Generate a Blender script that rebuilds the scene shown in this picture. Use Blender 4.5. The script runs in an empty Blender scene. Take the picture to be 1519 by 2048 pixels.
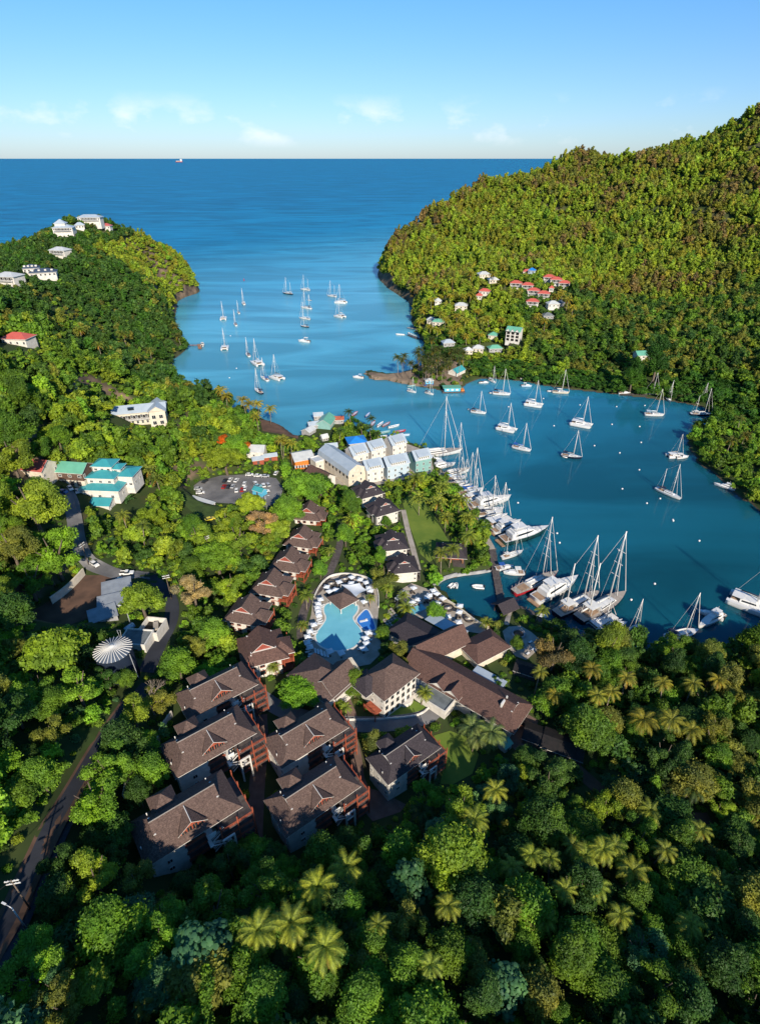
import bpy, bmesh, math, random
import numpy as np
from mathutils import Vector, Matrix, noise as mnoise

scene = bpy.context.scene
C = scene.collection
R = math.radians
random.seed(7)
RNG = np.random.default_rng(11)

# ------------------------------------------------------------------ camera
CAMZ, PITCH, FPX = 150.0, R(31.9), 1138.0
cam_d = bpy.data.cameras.new("camera")
cam = bpy.data.objects.new("camera", cam_d); C.objects.link(cam)
cam.location = (0, 0, CAMZ)
cam.rotation_euler = (R(90) - PITCH, 0, 0)
cam_d.sensor_fit = 'VERTICAL'; cam_d.sensor_height = 36.0; cam_d.sensor_width = 26.7
cam_d.lens = 36.0 * FPX / 2048.0
cam_d.clip_start = 1.0; cam_d.clip_end = 300000
scene.camera = cam

# ------------------------------------------------------------------ sun, sky, exposure
SUN_EL = R(29)
SUN_AZ = Vector((0.27, -0.963, 0)).normalized()          # horizontal direction TOWARDS the sun (behind, a little right)
sun_dir = Vector((SUN_AZ.x*math.cos(SUN_EL), SUN_AZ.y*math.cos(SUN_EL), math.sin(SUN_EL)))
sl = bpy.data.lights.new("sun", 'SUN'); sl.energy = 3.6; sl.angle = R(0.5); sl.color = (1.0, 0.88, 0.71)
so = bpy.data.objects.new("sun", sl); C.objects.link(so)
so.rotation_euler = sun_dir.to_track_quat('Z', 'Y').to_euler()

W = bpy.data.worlds.new("World"); scene.world = W; W.use_nodes = True
nt = W.node_tree; nt.nodes.clear()
def wn(t, **k):
    n = nt.nodes.new(t)
    for a, b in k.items(): setattr(n, a, b)
    return n
sky = wn('ShaderNodeTexSky', sky_type='NISHITA', sun_disc=False)
sky.sun_elevation = SUN_EL
sky.sun_rotation = math.atan2(SUN_AZ.x, SUN_AZ.y)
sky.altitude = 100; sky.air_density = 1.0; sky.dust_density = 0.3; sky.ozone_density = 4.0
tc = wn('ShaderNodeTexCoord')
sep = wn('ShaderNodeSeparateXYZ'); nt.links.new(tc.outputs['Generated'], sep.inputs[0])
# small fair-weather cumulus low over the horizon
mp = wn('ShaderNodeMapping'); mp.inputs['Scale'].default_value = (1, 1, 1.9)
mp.inputs['Location'].default_value = (0.35, 0.2, 0.1)
nt.links.new(tc.outputs['Generated'], mp.inputs[0])
cn = wn('ShaderNodeTexNoise'); cn.inputs['Scale'].default_value = 8.5; cn.inputs['Detail'].default_value = 6; cn.inputs['Roughness'].default_value = .55
nt.links.new(mp.outputs[0], cn.inputs[0])
cr = wn('ShaderNodeMapRange'); cr.inputs[1].default_value = .53; cr.inputs[2].default_value = .66
nt.links.new(cn.outputs[0], cr.inputs[0])
band = wn('ShaderNodeValToRGB')
e = band.color_ramp.elements
e[0].position = 0.012; e[0].color = (0, 0, 0, 1); e[1].position = 0.028; e[1].color = (1, 1, 1, 1)
x = e.new(0.05); x.color = (1, 1, 1, 1); x = e.new(0.078); x.color = (0, 0, 0, 1)
nt.links.new(sep.outputs[2], band.inputs[0])
mul = wn('ShaderNodeMath', operation='MULTIPLY'); nt.links.new(cr.outputs[0], mul.inputs[0]); nt.links.new(band.outputs[0], mul.inputs[1])
mul2 = wn('ShaderNodeMath', operation='MULTIPLY'); nt.links.new(mul.outputs[0], mul2.inputs[0]); mul2.inputs[1].default_value = .5
tintn = wn('ShaderNodeMix', data_type='RGBA', blend_type='MULTIPLY'); tintn.inputs[0].default_value = 1.0
air = wn('ShaderNodeValToRGB'); ae = air.color_ramp.elements
ae[0].position = 0.0; ae[0].color = (.29, .345, .46, 1); ae[1].position = .30; ae[1].color = (.195, .42, .55, 1)
x = ae.new(.10); x.color = (.27, .36, .465, 1)
nt.links.new(sep.outputs[2], air.inputs[0])
nt.links.new(sky.outputs[0], tintn.inputs[6]); nt.links.new(air.outputs[0], tintn.inputs[7])
mix = wn('ShaderNodeMix', data_type='RGBA'); nt.links.new(mul2.outputs[0], mix.inputs[0])
nt.links.new(tintn.outputs[2], mix.inputs[6]); mix.inputs[7].default_value = (3.9, 3.9, 4.0, 1)
bg = wn('ShaderNodeBackground'); bg.inputs[1].default_value = 0.15
nt.links.new(mix.outputs[2], bg.inputs[0])
wo = wn('ShaderNodeOutputWorld'); nt.links.new(bg.outputs[0], wo.inputs[0])

vs = scene.view_settings
scene.display_settings.display_device = 'sRGB'
vs.view_transform = 'Standard'; vs.look = 'None'; vs.gamma = 1.0; vs.exposure = 1.0
scene.cycles.max_bounces = 5; scene.cycles.diffuse_bounces = 3; scene.cycles.glossy_bounces = 3
scene.cycles.transmission_bounces = 2; scene.cycles.transparent_max_bounces = 4
scene.cycles.use_denoising = True

# ------------------------------------------------------------------ pixel of the photograph -> place in the world
CP, SP = math.cos(PITCH), math.sin(PITCH)
def ray(px, py):
    dx = (px - 759.5)/FPX; dy = (py - 1024)/FPX
    return np.array([dx, CP - dy*SP, -SP - dy*CP])
def at(px, py, z=0.0):
    d = ray(px, py); t = (z - CAMZ)/d[2]
    return (d[0]*t, d[1]*t, z)
def at_d(px, py, D):
    d = ray(px, py); t = D/d[1]
    return (d[0]*t, D, CAMZ + d[2]*t)
def project(x, y, z):
    vx, vy, vz = x, y, z - CAMZ
    dep = vy*CP - vz*SP
    up = vy*SP + vz*CP
    dep = np.maximum(dep, 1.0) if isinstance(dep, np.ndarray) else max(dep, 1.0)
    return 759.5 + FPX*vx/dep, 1024 - FPX*up/dep
def pxworld(pts, z):
    return [at(a, b, z)[:2] for a, b in pts]

# ------------------------------------------------------------------ object helpers
def tag(o, label=None, cat=None, group=None, kind=None):
    if label: o['label'] = label
    if cat: o['category'] = cat
    if group: o['group'] = group
    if kind: o['kind'] = kind
    return o
def thing(name, label, cat, loc=(0, 0, 0), rz=0.0, group=None):
    o = bpy.data.objects.new(name, None); C.objects.link(o)
    o.empty_display_size = .5
    o.location = loc; o.rotation_euler = (0, 0, rz)
    return tag(o, label, cat, group)
def place(name, mesh, parent=None, loc=(0, 0, 0), rz=0.0, sc=None):
    o = bpy.data.objects.new(name, mesh); C.objects.link(o)
    o.parent = parent; o.location = loc; o.rotation_euler = (0, 0, rz)
    if sc is not None: o.scale = sc if hasattr(sc, '__len__') else (sc, sc, sc)
    return o
def copy_tree(o, parent=None):
    c = o.copy(); C.objects.link(c); c.parent = parent
    for ch in list(o.children): copy_tree(ch, c)
    return c
def recolor(root, names, m, slot=0):
    """give one copy its own paint on the named parts"""
    for ch in root.children_recursive:
        if ch.name.split('.')[0] in names:
            ch.data = ch.data.copy(); ch.data.materials[slot] = m

class MB:
    """collects faces of several shapes into ONE mesh"""
    def __init__(s, tf=None): s.v = []; s.f = []; s.m = []; s.tf = tf; s.sm = []
    def add(s, vs, fs, mi=0, smooth=False):
        b = len(s.v)
        for p in vs:
            s.v.append(tuple(s.tf @ Vector(p)) if s.tf else tuple(p))
        for f in fs:
            s.f.append([b+i for i in f]); s.m.append(mi); s.sm.append(smooth)
        return s
    def face(s, pts, mi=0): return s.add(pts, [list(range(len(pts)))], mi)
    def box(s, c, d, rz=0, mi=0):
        hx, hy, hz = d[0]/2, d[1]/2, d[2]/2; cs, sn = math.cos(rz), math.sin(rz)
        vs = []
        for z in (-hz, hz):
            for x, y in ((-hx, -hy), (hx, -hy), (hx, hy), (-hx, hy)):
                vs.append((c[0]+x*cs-y*sn, c[1]+x*sn+y*cs, c[2]+z))
        return s.add(vs, [(3, 2, 1, 0), (4, 5, 6, 7), (0, 1, 5, 4), (1, 2, 6, 5), (2, 3, 7, 6), (3, 0, 4, 7)], mi)
    def prism(s, poly, z0, z1, mi=0, top=True, scale_top=1.0):
        n = len(poly); cx = sum(p[0] for p in poly)/n; cy = sum(p[1] for p in poly)/n
        vs = [(p[0], p[1], z0) for p in poly] + [(cx+(p[0]-cx)*scale_top, cy+(p[1]-cy)*scale_top, z1) for p in poly]
        fs = [(i, (i+1) % n, n+(i+1) % n, n+i) for i in range(n)]
        if top: fs.append(tuple(range(n, 2*n)))
        fs.append(tuple(range(n-1, -1, -1)))
        return s.add(vs, fs, mi)
    def tube(s, pts, r, n=6, mi=0, r1=None, cap=True):
        pts = [Vector(p) for p in pts]; k = len(pts); vs = []
        for i, p in enumerate(pts):
            d = (pts[min(i+1, k-1)] - pts[max(i-1, 0)]).normalized()
            a = d.orthogonal().normalized() if abs(d.z) < .999 else Vector((1, 0, 0))
            b = d.cross(a)
            rr = r if r1 is None else r + (r1-r)*i/max(1, k-1)
            for j in range(n):
                t = 2*math.pi*j/n
                vs.append(p + (a*math.cos(t) + b*math.sin(t))*rr)
        fs = []
        for i in range(k-1):
            for j in range(n):
                fs.append((i*n+j, i*n+(j+1) % n, (i+1)*n+(j+1) % n, (i+1)*n+j))
        if cap: fs += [tuple(range(n-1, -1, -1)), tuple(range((k-1)*n, k*n))]
        return s.add(vs, fs, mi, n > 5)
    def lathe(s, c, prof, n=16, mi=0, cap=True):
        vs = []
        for r, z in prof:
            for j in range(n):
                t = 2*math.pi*j/n; vs.append((c[0]+r*math.cos(t), c[1]+r*math.sin(t), c[2]+z))
        k = len(prof); fs = []
        for i in range(k-1):
            for j in range(n): fs.append((i*n+j, i*n+(j+1) % n, (i+1)*n+(j+1) % n, (i+1)*n+j))
        if cap: fs += [tuple(range(n-1, -1, -1)), tuple(range((k-1)*n, k*n))]
        return s.add(vs, fs, mi, True)
    def mesh(s, name, mats):
        me = bpy.data.meshes.new(name); me.from_pydata(s.v, [], s.f)
        for m in (mats if isinstance(mats, (list, tuple)) else [mats]): me.materials.append(m)
        me.polygons.foreach_set('material_index', s.m); me.polygons.foreach_set('use_smooth', s.sm)
        me.update(); return me
    def build(s, name, mats, parent=None, loc=(0, 0, 0), rz=0.0):
        return place(name, s.mesh(name, mats), parent, loc, rz)

def np_mesh(name, V, F, mats, mi=None, smooth=None, tint=None):
    """V (n,3), F (m,k) -> mesh, fast"""
    me = bpy.data.meshes.new(name); k = F.shape[1]; m = len(F)
    me.vertices.add(len(V)); me.vertices.foreach_set('co', np.ascontiguousarray(V, dtype=np.float32).ravel())
    me.loops.add(m*k); me.loops.foreach_set('vertex_index', np.ascontiguousarray(F, dtype=np.int32).ravel())
    me.polygons.add(m); me.polygons.foreach_set('loop_start', np.arange(0, m*k, k, dtype=np.int32))
    for mm in (mats if isinstance(mats, (list, tuple)) else [mats]): me.materials.append(mm)
    if mi is not None: me.polygons.foreach_set('material_index', np.asarray(mi, dtype=np.int32))
    me.update(calc_edges=True)
    if smooth is not None: me.polygons.foreach_set('use_smooth', np.full(m, smooth, dtype=bool))
    if tint is not None:
        a = me.color_attributes.new('tint', 'FLOAT_COLOR', 'POINT')
        a.data.foreach_set('color', np.ascontiguousarray(tint, dtype=np.float32).ravel())
    return me

# ------------------------------------------------------------------ materials (all procedural)
def new_mat(name):
    m = bpy.data.materials.new(name); m.use_nodes = True
    return m, m.node_tree, m.node_tree.nodes['Principled BSDF']
def N(t, kind, **k):
    n = t.nodes.new(kind)
    for a, b in k.items(): setattr(n, a, b)
    return n
def noise_mix(t, c1, c2, scale, detail=4, coord='Object', lo=.35, hi=.65, vec=None, stretch=None):
    n = N(t, 'ShaderNodeTexNoise'); n.inputs['Scale'].default_value = scale; n.inputs['Detail'].default_value = detail
    if vec is None:
        tcn = N(t, 'ShaderNodeTexCoord'); vec = tcn.outputs[coord]
    if stretch:
        mpn = N(t, 'ShaderNodeMapping'); mpn.inputs['Scale'].default_value = stretch; t.links.new(vec, mpn.inputs[0]); vec = mpn.outputs[0]
    t.links.new(vec, n.inputs['Vector'])
    mr = N(t, 'ShaderNodeMapRange'); mr.inputs[1].default_value = lo; mr.inputs[2].default_value = hi
    t.links.new(n.outputs[0], mr.inputs[0])
    mx = N(t, 'ShaderNodeMix', data_type='RGBA'); t.links.new(mr.outputs[0], mx.inputs[0])
    for sock, c in ((6, c1), (7, c2)):
        if isinstance(c, tuple): mx.inputs[sock].default_value = (*c, 1)
        else: t.links.new(c, mx.inputs[sock])
    return mx.outputs[2]
def bump(t, p, height, strength=.3, dist=.1):
    b = N(t, 'ShaderNodeBump'); b.inputs['Strength'].default_value = strength; b.inputs['Distance'].default_value = dist
    t.links.new(height, b.inputs['Height']); t.links.new(b.outputs[0], p.inputs['Normal'])
def mat(name, c, c2=None, scale=1.0, rough=.7, metal=0.0, spec=.3, coord='Object', bmp=0.0, detail=4, lo=.35, hi=.65):
    m, t, p = new_mat(name)
    p.inputs['Roughness'].default_value = rough; p.inputs['Metallic'].default_value = metal
    p.inputs['Specular IOR Level'].default_value = spec
    if c2 is None: c2 = tuple(v*.82 for v in c)
    o = noise_mix(t, c, c2, scale, detail, coord, lo, hi)
    t.links.new(o, p.inputs['Base Color'])
    if bmp: bump(t, p, o, bmp, .1)
    return m
def mat_shingle(name, c, c2, row=.35):
    m, t, p = new_mat(name); p.inputs['Roughness'].default_value = .85; p.inputs['Specular IOR Level'].default_value = .2
    a = noise_mix(t, c, c2, 2.2, 5, lo=.3, hi=.7)
    tcn = N(t, 'ShaderNodeTexCoord'); br = N(t, 'ShaderNodeTexVoronoi'); br.inputs['Scale'].default_value = 1/row*1.7
    t.links.new(tcn.outputs['Object'], br.inputs['Vector'])
    cv = N(t, 'ShaderNodeSeparateColor'); t.links.new(br.outputs['Color'], cv.inputs[0])
    mr = N(t, 'ShaderNodeMapRange'); mr.inputs[3].default_value = .72; mr.inputs[4].default_value = 1.25
    t.links.new(cv.outputs[0], mr.inputs[0])
    mx = N(t, 'ShaderNodeMix', data_type='RGBA', blend_type='MULTIPLY'); mx.inputs[0].default_value = 1
    t.links.new(a, mx.inputs[6]); t.links.new(mr.outputs[0], mx.inputs[7])
    t.links.new(mx.outputs[2], p.inputs['Base Color'])
    wv = N(t, 'ShaderNodeTexWave', bands_direction='Z'); wv.inputs['Scale'].default_value = 1.3; wv.inputs['Distortion'].default_value = .6
    t.links.new(tcn.outputs['Object'], wv.inputs['Vector']); bump(t, p, wv.outputs[0], .5, .05)
    return m
def mat_metal_roof(name, c, c2, rough=.4):
    m, t, p = new_mat(name); p.inputs['Roughness'].default_value = rough; p.inputs['Specular IOR Level'].default_value = .4
    a = noise_mix(t, c, c2, .35, 5, lo=.3, hi=.7); t.links.new(a, p.inputs['Base Color'])
    tcn = N(t, 'ShaderNodeTexCoord'); wv = N(t, 'ShaderNodeTexWave', bands_direction='X'); wv.inputs['Scale'].default_value = .8
    t.links.new(tcn.outputs['Object'], wv.inputs['Vector']); bump(t, p, wv.outputs[0], .3, .05)
    return m
M = {}
M['shingle'] = mat_shingle('brown_shingle', (.122, .083, .070), (.075, .050, .044))
M['shingle_red'] = mat_shingle('red_brown_shingle', (.122, .070, .057), (.075, .044, .038))
M['shingle_dark'] = mat_shingle('slate_shingle', (.048, .040, .046), (.03, .026, .032))
M['red_gable'] = mat('red_gable_boards', (.30, .075, .05), (.22, .05, .035), 1.5)
M['white'] = mat('white_render', (.64, .61, .56), (.50, .475, .43), .6, .8)
M['cream'] = mat('cream_render', (.62, .56, .46), (.50, .45, .36), .6, .8)
M['grey_wall'] = mat('grey_concrete', (.36, .36, .36), (.24, .24, .25), .5, .85)
M['pale_blue'] = mat('pale_blue_boards', (.42, .51, .57), (.36, .45, .51), .5)
M['teal'] = mat('teal_boards', (.20, .37, .35), (.17, .32, .30), .5)
M['sheet_roof'] = mat_metal_roof('dull_sheet_roof', (.26, .29, .32), (.17, .19, .22))
M['metal_roof'] = mat_metal_roof('pale_metal_roof', (.36, .42, .48), (.29, .35, .41))
M['white_roof'] = mat_metal_roof('white_metal_roof', (.50, .52, .52), (.38, .40, .41))
M['blue_roof'] = mat_metal_roof('blue_metal_roof', (.02, .22, .62), (.02, .17, .52))
M['green_roof'] = mat_metal_roof('green_metal_roof', (.13, .38, .27), (.10, .30, .22))
M['teal_roof'] = mat_metal_roof('teal_metal_roof', (.045, .30, .33), (.04, .25, .28))
M['pink_roof'] = mat_metal_roof('faded_red_roof', (.42, .10, .085), (.32, .075, .065))
M['red_roof'] = mat_metal_roof('red_metal_roof', (.50, .11, .08), (.42, .085, .065))
M['navy_roof'] = mat_metal_roof('navy_roof', (.05, .075, .12), (.035, .055, .09), .7)
M['flat_roof'] = mat('flat_concrete_roof', (.16, .18, .19), (.10, .115, .12), .5, .9)
M['timber'] = mat('red_timber', (.36, .095, .05), (.22, .055, .03), 1.2, .6)
M['wood'] = mat('golden_wood', (.38, .19, .08), (.26, .12, .05), 1.2, .5)
M['dark_wood'] = mat('weathered_wood', (.10, .085, .08), (.06, .05, .05), .8, .8)
M['brown_board'] = mat('brown_boards', (.12, .075, .055), (.085, .05, .04), .8, .8)
M['trim'] = mat('white_trim', (.64, .63, .60), (.56, .55, .52), 1, .5)
M['glass'] = mat('window_glass', (.02, .03, .04), (.012, .018, .025), .4, .08, spec=.6)
M['dark'] = mat('dark_opening', (.018, .015, .015), (.01, .01, .01), 1)
M['gel'] = mat('white_gelcoat', (.66, .66, .65), (.57, .58, .58), .25, .25, spec=.5)
M['gel_blue'] = mat('pale_blue_gelcoat', (.45, .56, .66), (.40, .5, .6), .25, .25, spec=.5)
M['navy_hull'] = mat('navy_hull', (.015, .025, .05), (.012, .02, .04), .3, .15, spec=.5)
M['purple_hull'] = mat('dark_plum_hull', (.03, .018, .03), (.022, .014, .024), .3, .15, spec=.5)
M['red_hull'] = mat('red_hull', (.38, .02, .03), (.3, .015, .022), .3, .2, spec=.5)
M['green_hull'] = mat('dark_green_hull', (.012, .05, .045), (.01, .04, .035), .3, .15, spec=.5)
M['teak'] = mat('teak_deck', (.33, .22, .14), (.25, .16, .10), .8, .6)
M['grey_teak'] = mat('silvered_teak', (.36, .315, .27), (.28, .245, .21), .8, .6)
M['alu'] = mat('white_mast', (.68, .67, .64), (.6, .59, .56), .3, .35, spec=.5)
M['rig'] = mat('rigging_wire', (.55, .55, .53), (.45, .45, .44), 1, .4)
M['canvas'] = mat('pale_canvas', (.66, .66, .63), (.56, .56, .54), .6, .8)
M['canvas_blue'] = mat('blue_canvas', (.02, .10, .38), (.018, .08, .3), .6, .8)
M['canvas_navy'] = mat('navy_canvas', (.02, .03, .06), (.015, .02, .045), .6, .8)
M['umbrella'] = mat('white_umbrella', (.60, .64, .68), (.52, .56, .60), .5, .8)
M['lounger'] = mat('lounger_cloth', (.72, .74, .76), (.62, .64, .66), .5, .8)
M['rattan'] = mat('dark_rattan', (.05, .042, .04), (.03, .026, .025), 2, .7)
M['asphalt'] = mat('asphalt', (.040, .044, .056), (.022, .025, .034), .12, .9, detail=7)
M['asphalt_worn'] = mat('worn_asphalt', (.19, .185, .185), (.10, .10, .105), .12, .9, detail=6)
M['paver'] = mat('brown_pavers', (.155, .105, .085), (.11, .072, .06), .5, .9)
M['stone'] = mat('pale_paving', (.37, .33, .29), (.28, .25, .21), .4, .85)
M['kerb'] = mat('white_kerb', (.68, .66, .62), (.50, .48, .44), .5, .85)
M['grass'] = mat('lawn_grass', (.15, .20, .028), (.075, .135, .016), .09, .9, detail=9)
M['rough_grass'] = mat('rough_grass', (.05, .085, .018), (.028, .05, .012), .2, .95, detail=8)
M['sand'] = mat('beach_sand', (.22, .165, .12), (.12, .09, .065), .12, .95, detail=6)
M['soil'] = mat('bare_soil', (.13, .075, .05), (.075, .045, .032), .2, .95, detail=6)
M['rock'] = mat('coastal_rock', (.20, .15, .11), (.07, .055, .045), .25, .95, bmp=.6, detail=7)
M['pool'] = mat('pool_water', (.16, .46, .56), (.13, .40, .50), .15, .06, spec=.5, bmp=.02)
M['kids_pool'] = mat('deep_blue_pool_water', (.04, .19, .55), (.035, .16, .48), .15, .06, spec=.5)
M['trunk'] = mat('tree_bark', (.16, .125, .095), (.09, .07, .055), 1.5, .9)
M['palm_trunk'] = mat('palm_bark', (.26, .215, .17), (.16, .13, .10), 1.5, .9)
M['tank'] = mat('dark_blue_tank', (.012, .020, .036), (.008, .013, .026), .3, .85, spec=.1)
M['steel'] = mat('galvanised_steel', (.5, .52, .54), (.4, .42, .44), .8, .4, .3)
M['tyre'] = mat('rubber', (.02, .02, .02), (.015, .015, .015), 1, .8)
M['yellow'] = mat('yellow_paint', (.70, .50, .03), (.6, .42, .03), 1, .5)
M['orange'] = mat('orange_paint', (.62, .20, .04), (.5, .16, .03), 1, .5)
M['cont_red'] = mat('red_container_paint', (.26, .035, .035), (.2, .028, .03), 1, .5)
M['cont_blue'] = mat('blue_container_paint', (.05, .20, .36), (.04, .16, .3), 1, .5)
M['pot'] = mat('terracotta', (.35, .14, .08), (.28, .11, .06), 1, .7)
M['cyan'] = mat('cyan_boards', (.10, .42, .62), (.08, .36, .54), .5)

def foliage_mat(name, source):
    m, t, p = new_mat(name)
    if source == 'object':
        oi = N(t, 'ShaderNodeObjectInfo'); base = oi.outputs['Color']; tcn = N(t, 'ShaderNodeTexCoord'); vec = tcn.outputs['Object']
    else:
        at_ = N(t, 'ShaderNodeAttribute', attribute_name='tint'); base = at_.outputs['Color']; g = N(t, 'ShaderNodeNewGeometry'); vec = g.outputs['Position']
    hv = N(t, 'ShaderNodeMix', data_type='RGBA', blend_type='MULTIPLY'); hv.inputs[0].default_value = 1
    t.links.new(base, hv.inputs[6])
    var = noise_mix(t, (.62, .70, .75), (1.40, 1.28, .85), .55 if source == 'object' else .22, 3, vec=vec)
    fine = noise_mix(t, (.72, .74, .8), (1.30, 1.26, 1.05), 2.4, 2, vec=vec)
    h2 = N(t, 'ShaderNodeMix', data_type='RGBA', blend_type='MULTIPLY'); h2.inputs[0].default_value = 1
    t.links.new(var, h2.inputs[6]); t.links.new(fine, h2.inputs[7]); t.links.new(h2.outputs[2], hv.inputs[7])
    t.links.new(hv.outputs[2], p.inputs['Base Color'])
    p.inputs['Roughness'].default_value = .55; p.inputs['Specular IOR Level'].default_value = .25
    tr = N(t, 'ShaderNodeBsdfTranslucent'); t.links.new(hv.outputs[2], tr.inputs[0])
    mx = N(t, 'ShaderNodeMixShader'); mx.inputs[0].default_value = .40
    t.links.new(p.outputs[0], mx.inputs[1]); t.links.new(tr.outputs[0], mx.inputs[2])
    out = t.nodes['Material Output']; t.links.new(mx.outputs[0], out.inputs[0])
    return m
M['leaf'] = foliage_mat('foliage', 'object')
M['leaf_mass'] = foliage_mat('woodland_foliage', 'tint')
# ------------------------------------------------------------------ shoreline (one land outline in world metres)
shore_px_left = [(398,585),(375,592),(354,602),(347,640),(352,668),(374,690),(370,702),(347,718),(342,745),(352,770),(400,800),
    (450,816),(500,833),(545,846),(562,852),(588,872),(604,874),(612,850),(640,838),(680,841),(715,853),(745,866),(775,879),(805,888),(846,895),
    (862,907),(870,930),(884,952),(908,978),(932,1002),(952,1032),(967,1062),(980,1100),(986,1130),(975,1143),(920,1152),
    (886,1160),(866,1172),(886,1196),(915,1216),(946,1240),(976,1258),(988,1250),(1003,1228),(1022,1206),(1055,1222),(1092,1248),(1130,1266),
    (1180,1282),(1240,1292),(1300,1302),(1380,1306),(1440,1305),(1519,1298),(1600,1280),(1680,1240),(1700,1190)]
shore_px_right = [(1640,1120),(1600,1085),(1519,1022),(1462,985),(1430,952),(1395,925),(1376,897),(1372,872),(1400,851),(1425,838),(1410,816),
    (1370,807),(1300,797),(1215,787),(1150,780),(1090,772),(1040,762),(990,758),(955,758),(935,766),(925,776),(895,784),(860,777),(820,770),(795,765),
    (770,759),(752,760),(738,756),(732,748),(733,742),(740,740),(750,746),(775,750),(800,749),(825,743),(845,730),(852,712),(850,690),(838,672),(828,655),
    (822,640),(826,618),(815,601),(795,588),(775,575),(760,560),(754,546)]
LAND = [at(a, b)[:2] for a, b in shore_px_left + shore_px_right]
LAND += [(60,990),(150,1110),(320,1300),(700,1500),(1500,1700),(1500,-300),(-1000,-300),(-1000,640),(-800,600),(-640,690),(-540,800),(-430,905),(-320,920),(-262,860)]
LAND = np.array(LAND)

def poly_sdf(poly, X, Y):
    """signed distance, positive inside"""
    poly = np.asarray(poly, float); d = np.full(X.shape, 1e9); ins = np.zeros(X.shape, bool)
    for i in range(len(poly)):
        ax, ay = poly[i]; bx, by = poly[(i+1) % len(poly)]
        ex, ey = bx-ax, by-ay
        t = np.clip(((X-ax)*ex + (Y-ay)*ey)/(ex*ex+ey*ey+1e-9), 0, 1)
        d = np.minimum(d, np.hypot(X-ax-t*ex, Y-ay-t*ey))
        if abs(ey) > 1e-9:
            c = (ay > Y) != (by > Y)
            ins ^= c & (X < ex*(Y-ay)/ey + ax)
    return np.where(ins, d, -d)

# ------------------------------------------------------------------ ground heights: survey points (photo pixel + elevation, pixel + distance, or world points, some for unseen shading hills)
sv = []
def P(*a):
    for px, py, z in a: sv.append(at(px, py, z))
def D(*a):
    for px, py, dist, dz in a:
        q = at_d(px, py, dist); sv.append((q[0], q[1], q[2]+dz))
def G(*a): sv.extend(a)
P((800,885,1.6),(905,1000,1.6),(955,1090,1.8),(700,930,2.2),(640,905,2.5),(650,850,1.6),(470,970,5.5),(545,992,4.5),(690,1240,6),(575,1150,9),
  (490,1230,12),(625,1030,6.5),(780,1080,3.6),(740,990,3),(850,1040,2.4),(900,1310,4.5),(1015,1430,5.5),(1060,1460,5),(1040,1285,2.6),(920,1225,2.6),
  (760,1390,8.5),(640,1385,11),(430,1410,13),(420,1540,13),(380,1690,13.2),(400,1740,12.5),(600,1510,8.5),(610,1635,8.5),(620,1690,9),(810,1560,5),
  (600,1850,21),(900,1900,19),(300,1870,25),(100,1830,30),(0,1950,37),(760,2048,26),(400,2048,33),(1200,1900,13),(1500,2000,15),(1500,1620,5),(1300,1500,3.5),(1200,1650,6),
  (1500,1380,2.6),(1150,1370,3.2),(1300,1350,2),(950,1700,11),(1519,1800,9),
  (225,1330,21),(300,1270,18),(170,1190,22),(240,1150,20),(150,1060,24),(60,1060,31),(0,960,42),(215,1010,23),(70,960,32),(340,1010,13),(400,930,13),
  (505,905,5),(545,850,2.5),(285,850,24),(420,810,6),(150,830,42),(0,830,60),(60,700,62),(150,710,45),(240,710,30),(325,725,5),(60,1300,31),(50,1450,33),(210,1500,24),(60,1650,34),(150,1700,27))
D((180,425,720,-7),(235,445,745,-6),(300,475,775,-6),(350,520,795,-7),(380,556,800,-5),(0,520,560,-7),(80,462,640,-7),(130,432,690,-7),(130,468,640,-4),(122,508,570,-4),(85,555,490,-4),(20,570,430,-4),(200,480,680,-6),(270,510,720,-6),(320,570,740,-6),
  (250,560,590,-7),(300,620,560,-7),(200,620,500,-7),(0,528,680,-9),(-60,528,600,-8),(60,505,690,-8),(-160,540,640,-8),(-30,520,520,-8),(-250,570,520,-8),(-250,540,620,-8),(-380,600,450,0),(-120,600,460,0),(-200,525,700,-8))
D((790,470,930,-5),(860,398,985,-8),(960,373,1010,-8),(1060,338,1050,-9),(1150,310,1080,-9),(1300,314,1050,-9),(1400,280,1000,-9),(1519,218,950,-9),(1700,140,950,-9),
  (1070,580,600,-3),(1110,560,620,-3),(960,555,640,-3),(920,610,590,-3),(1020,670,500,-3),(1290,715,455,-5),(1300,600,600,-7),(1200,450,800,-8),(1400,450,760,-8),(1519,500,650,-8),(1519,700,430,-8),(1000,460,850,-8),
  (880,500,820,-6),(830,560,790,-6),(1519,900,310,-8),(1600,700,430,-6),(890,680,500,0),(1150,740,455,-8))
G((-5,430,1.0),(60,432,1.6),(110,455,2.5),(80,480,2.2),(110,500,3),
  (-250,-40,70),(-120,-60,52),(0,-80,40),(150,-60,24),(150,0,14),(190,60,12),(190,120,6),(300,-80,95),(340,60,105),(420,135,190),(500,180,200),(420,300,60),(-330,150,66),(-300,60,70),(-330,300,85),(-400,365,110),(-560,400,130),(-780,500,110),(-900,250,150),  # unseen hills right of frame, raised to cast shade on the lower slope
  (-500,120,80),(-800,-100,90),(-400,-250,90),(200,-280,60),(900,0,60),(1300,400,120),(800,500,130),(1000,900,150),(700,1300,30),(1300,1500,10),(300,1200,40),(600,300,60))
sv = np.array(sv)
_r = np.hypot(sv[:, None, 0]-sv[None, :, 0], sv[:, None, 1]-sv[None, :, 1])
_n = len(sv)
_A = np.zeros((_n+1, _n+1)); _A[:_n, :_n] = -_r + np.eye(_n)*.6; _A[:_n, _n] = 1; _A[_n, :_n] = 1
_w = np.linalg.solve(_A, np.append(sv[:, 2], 0))
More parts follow.
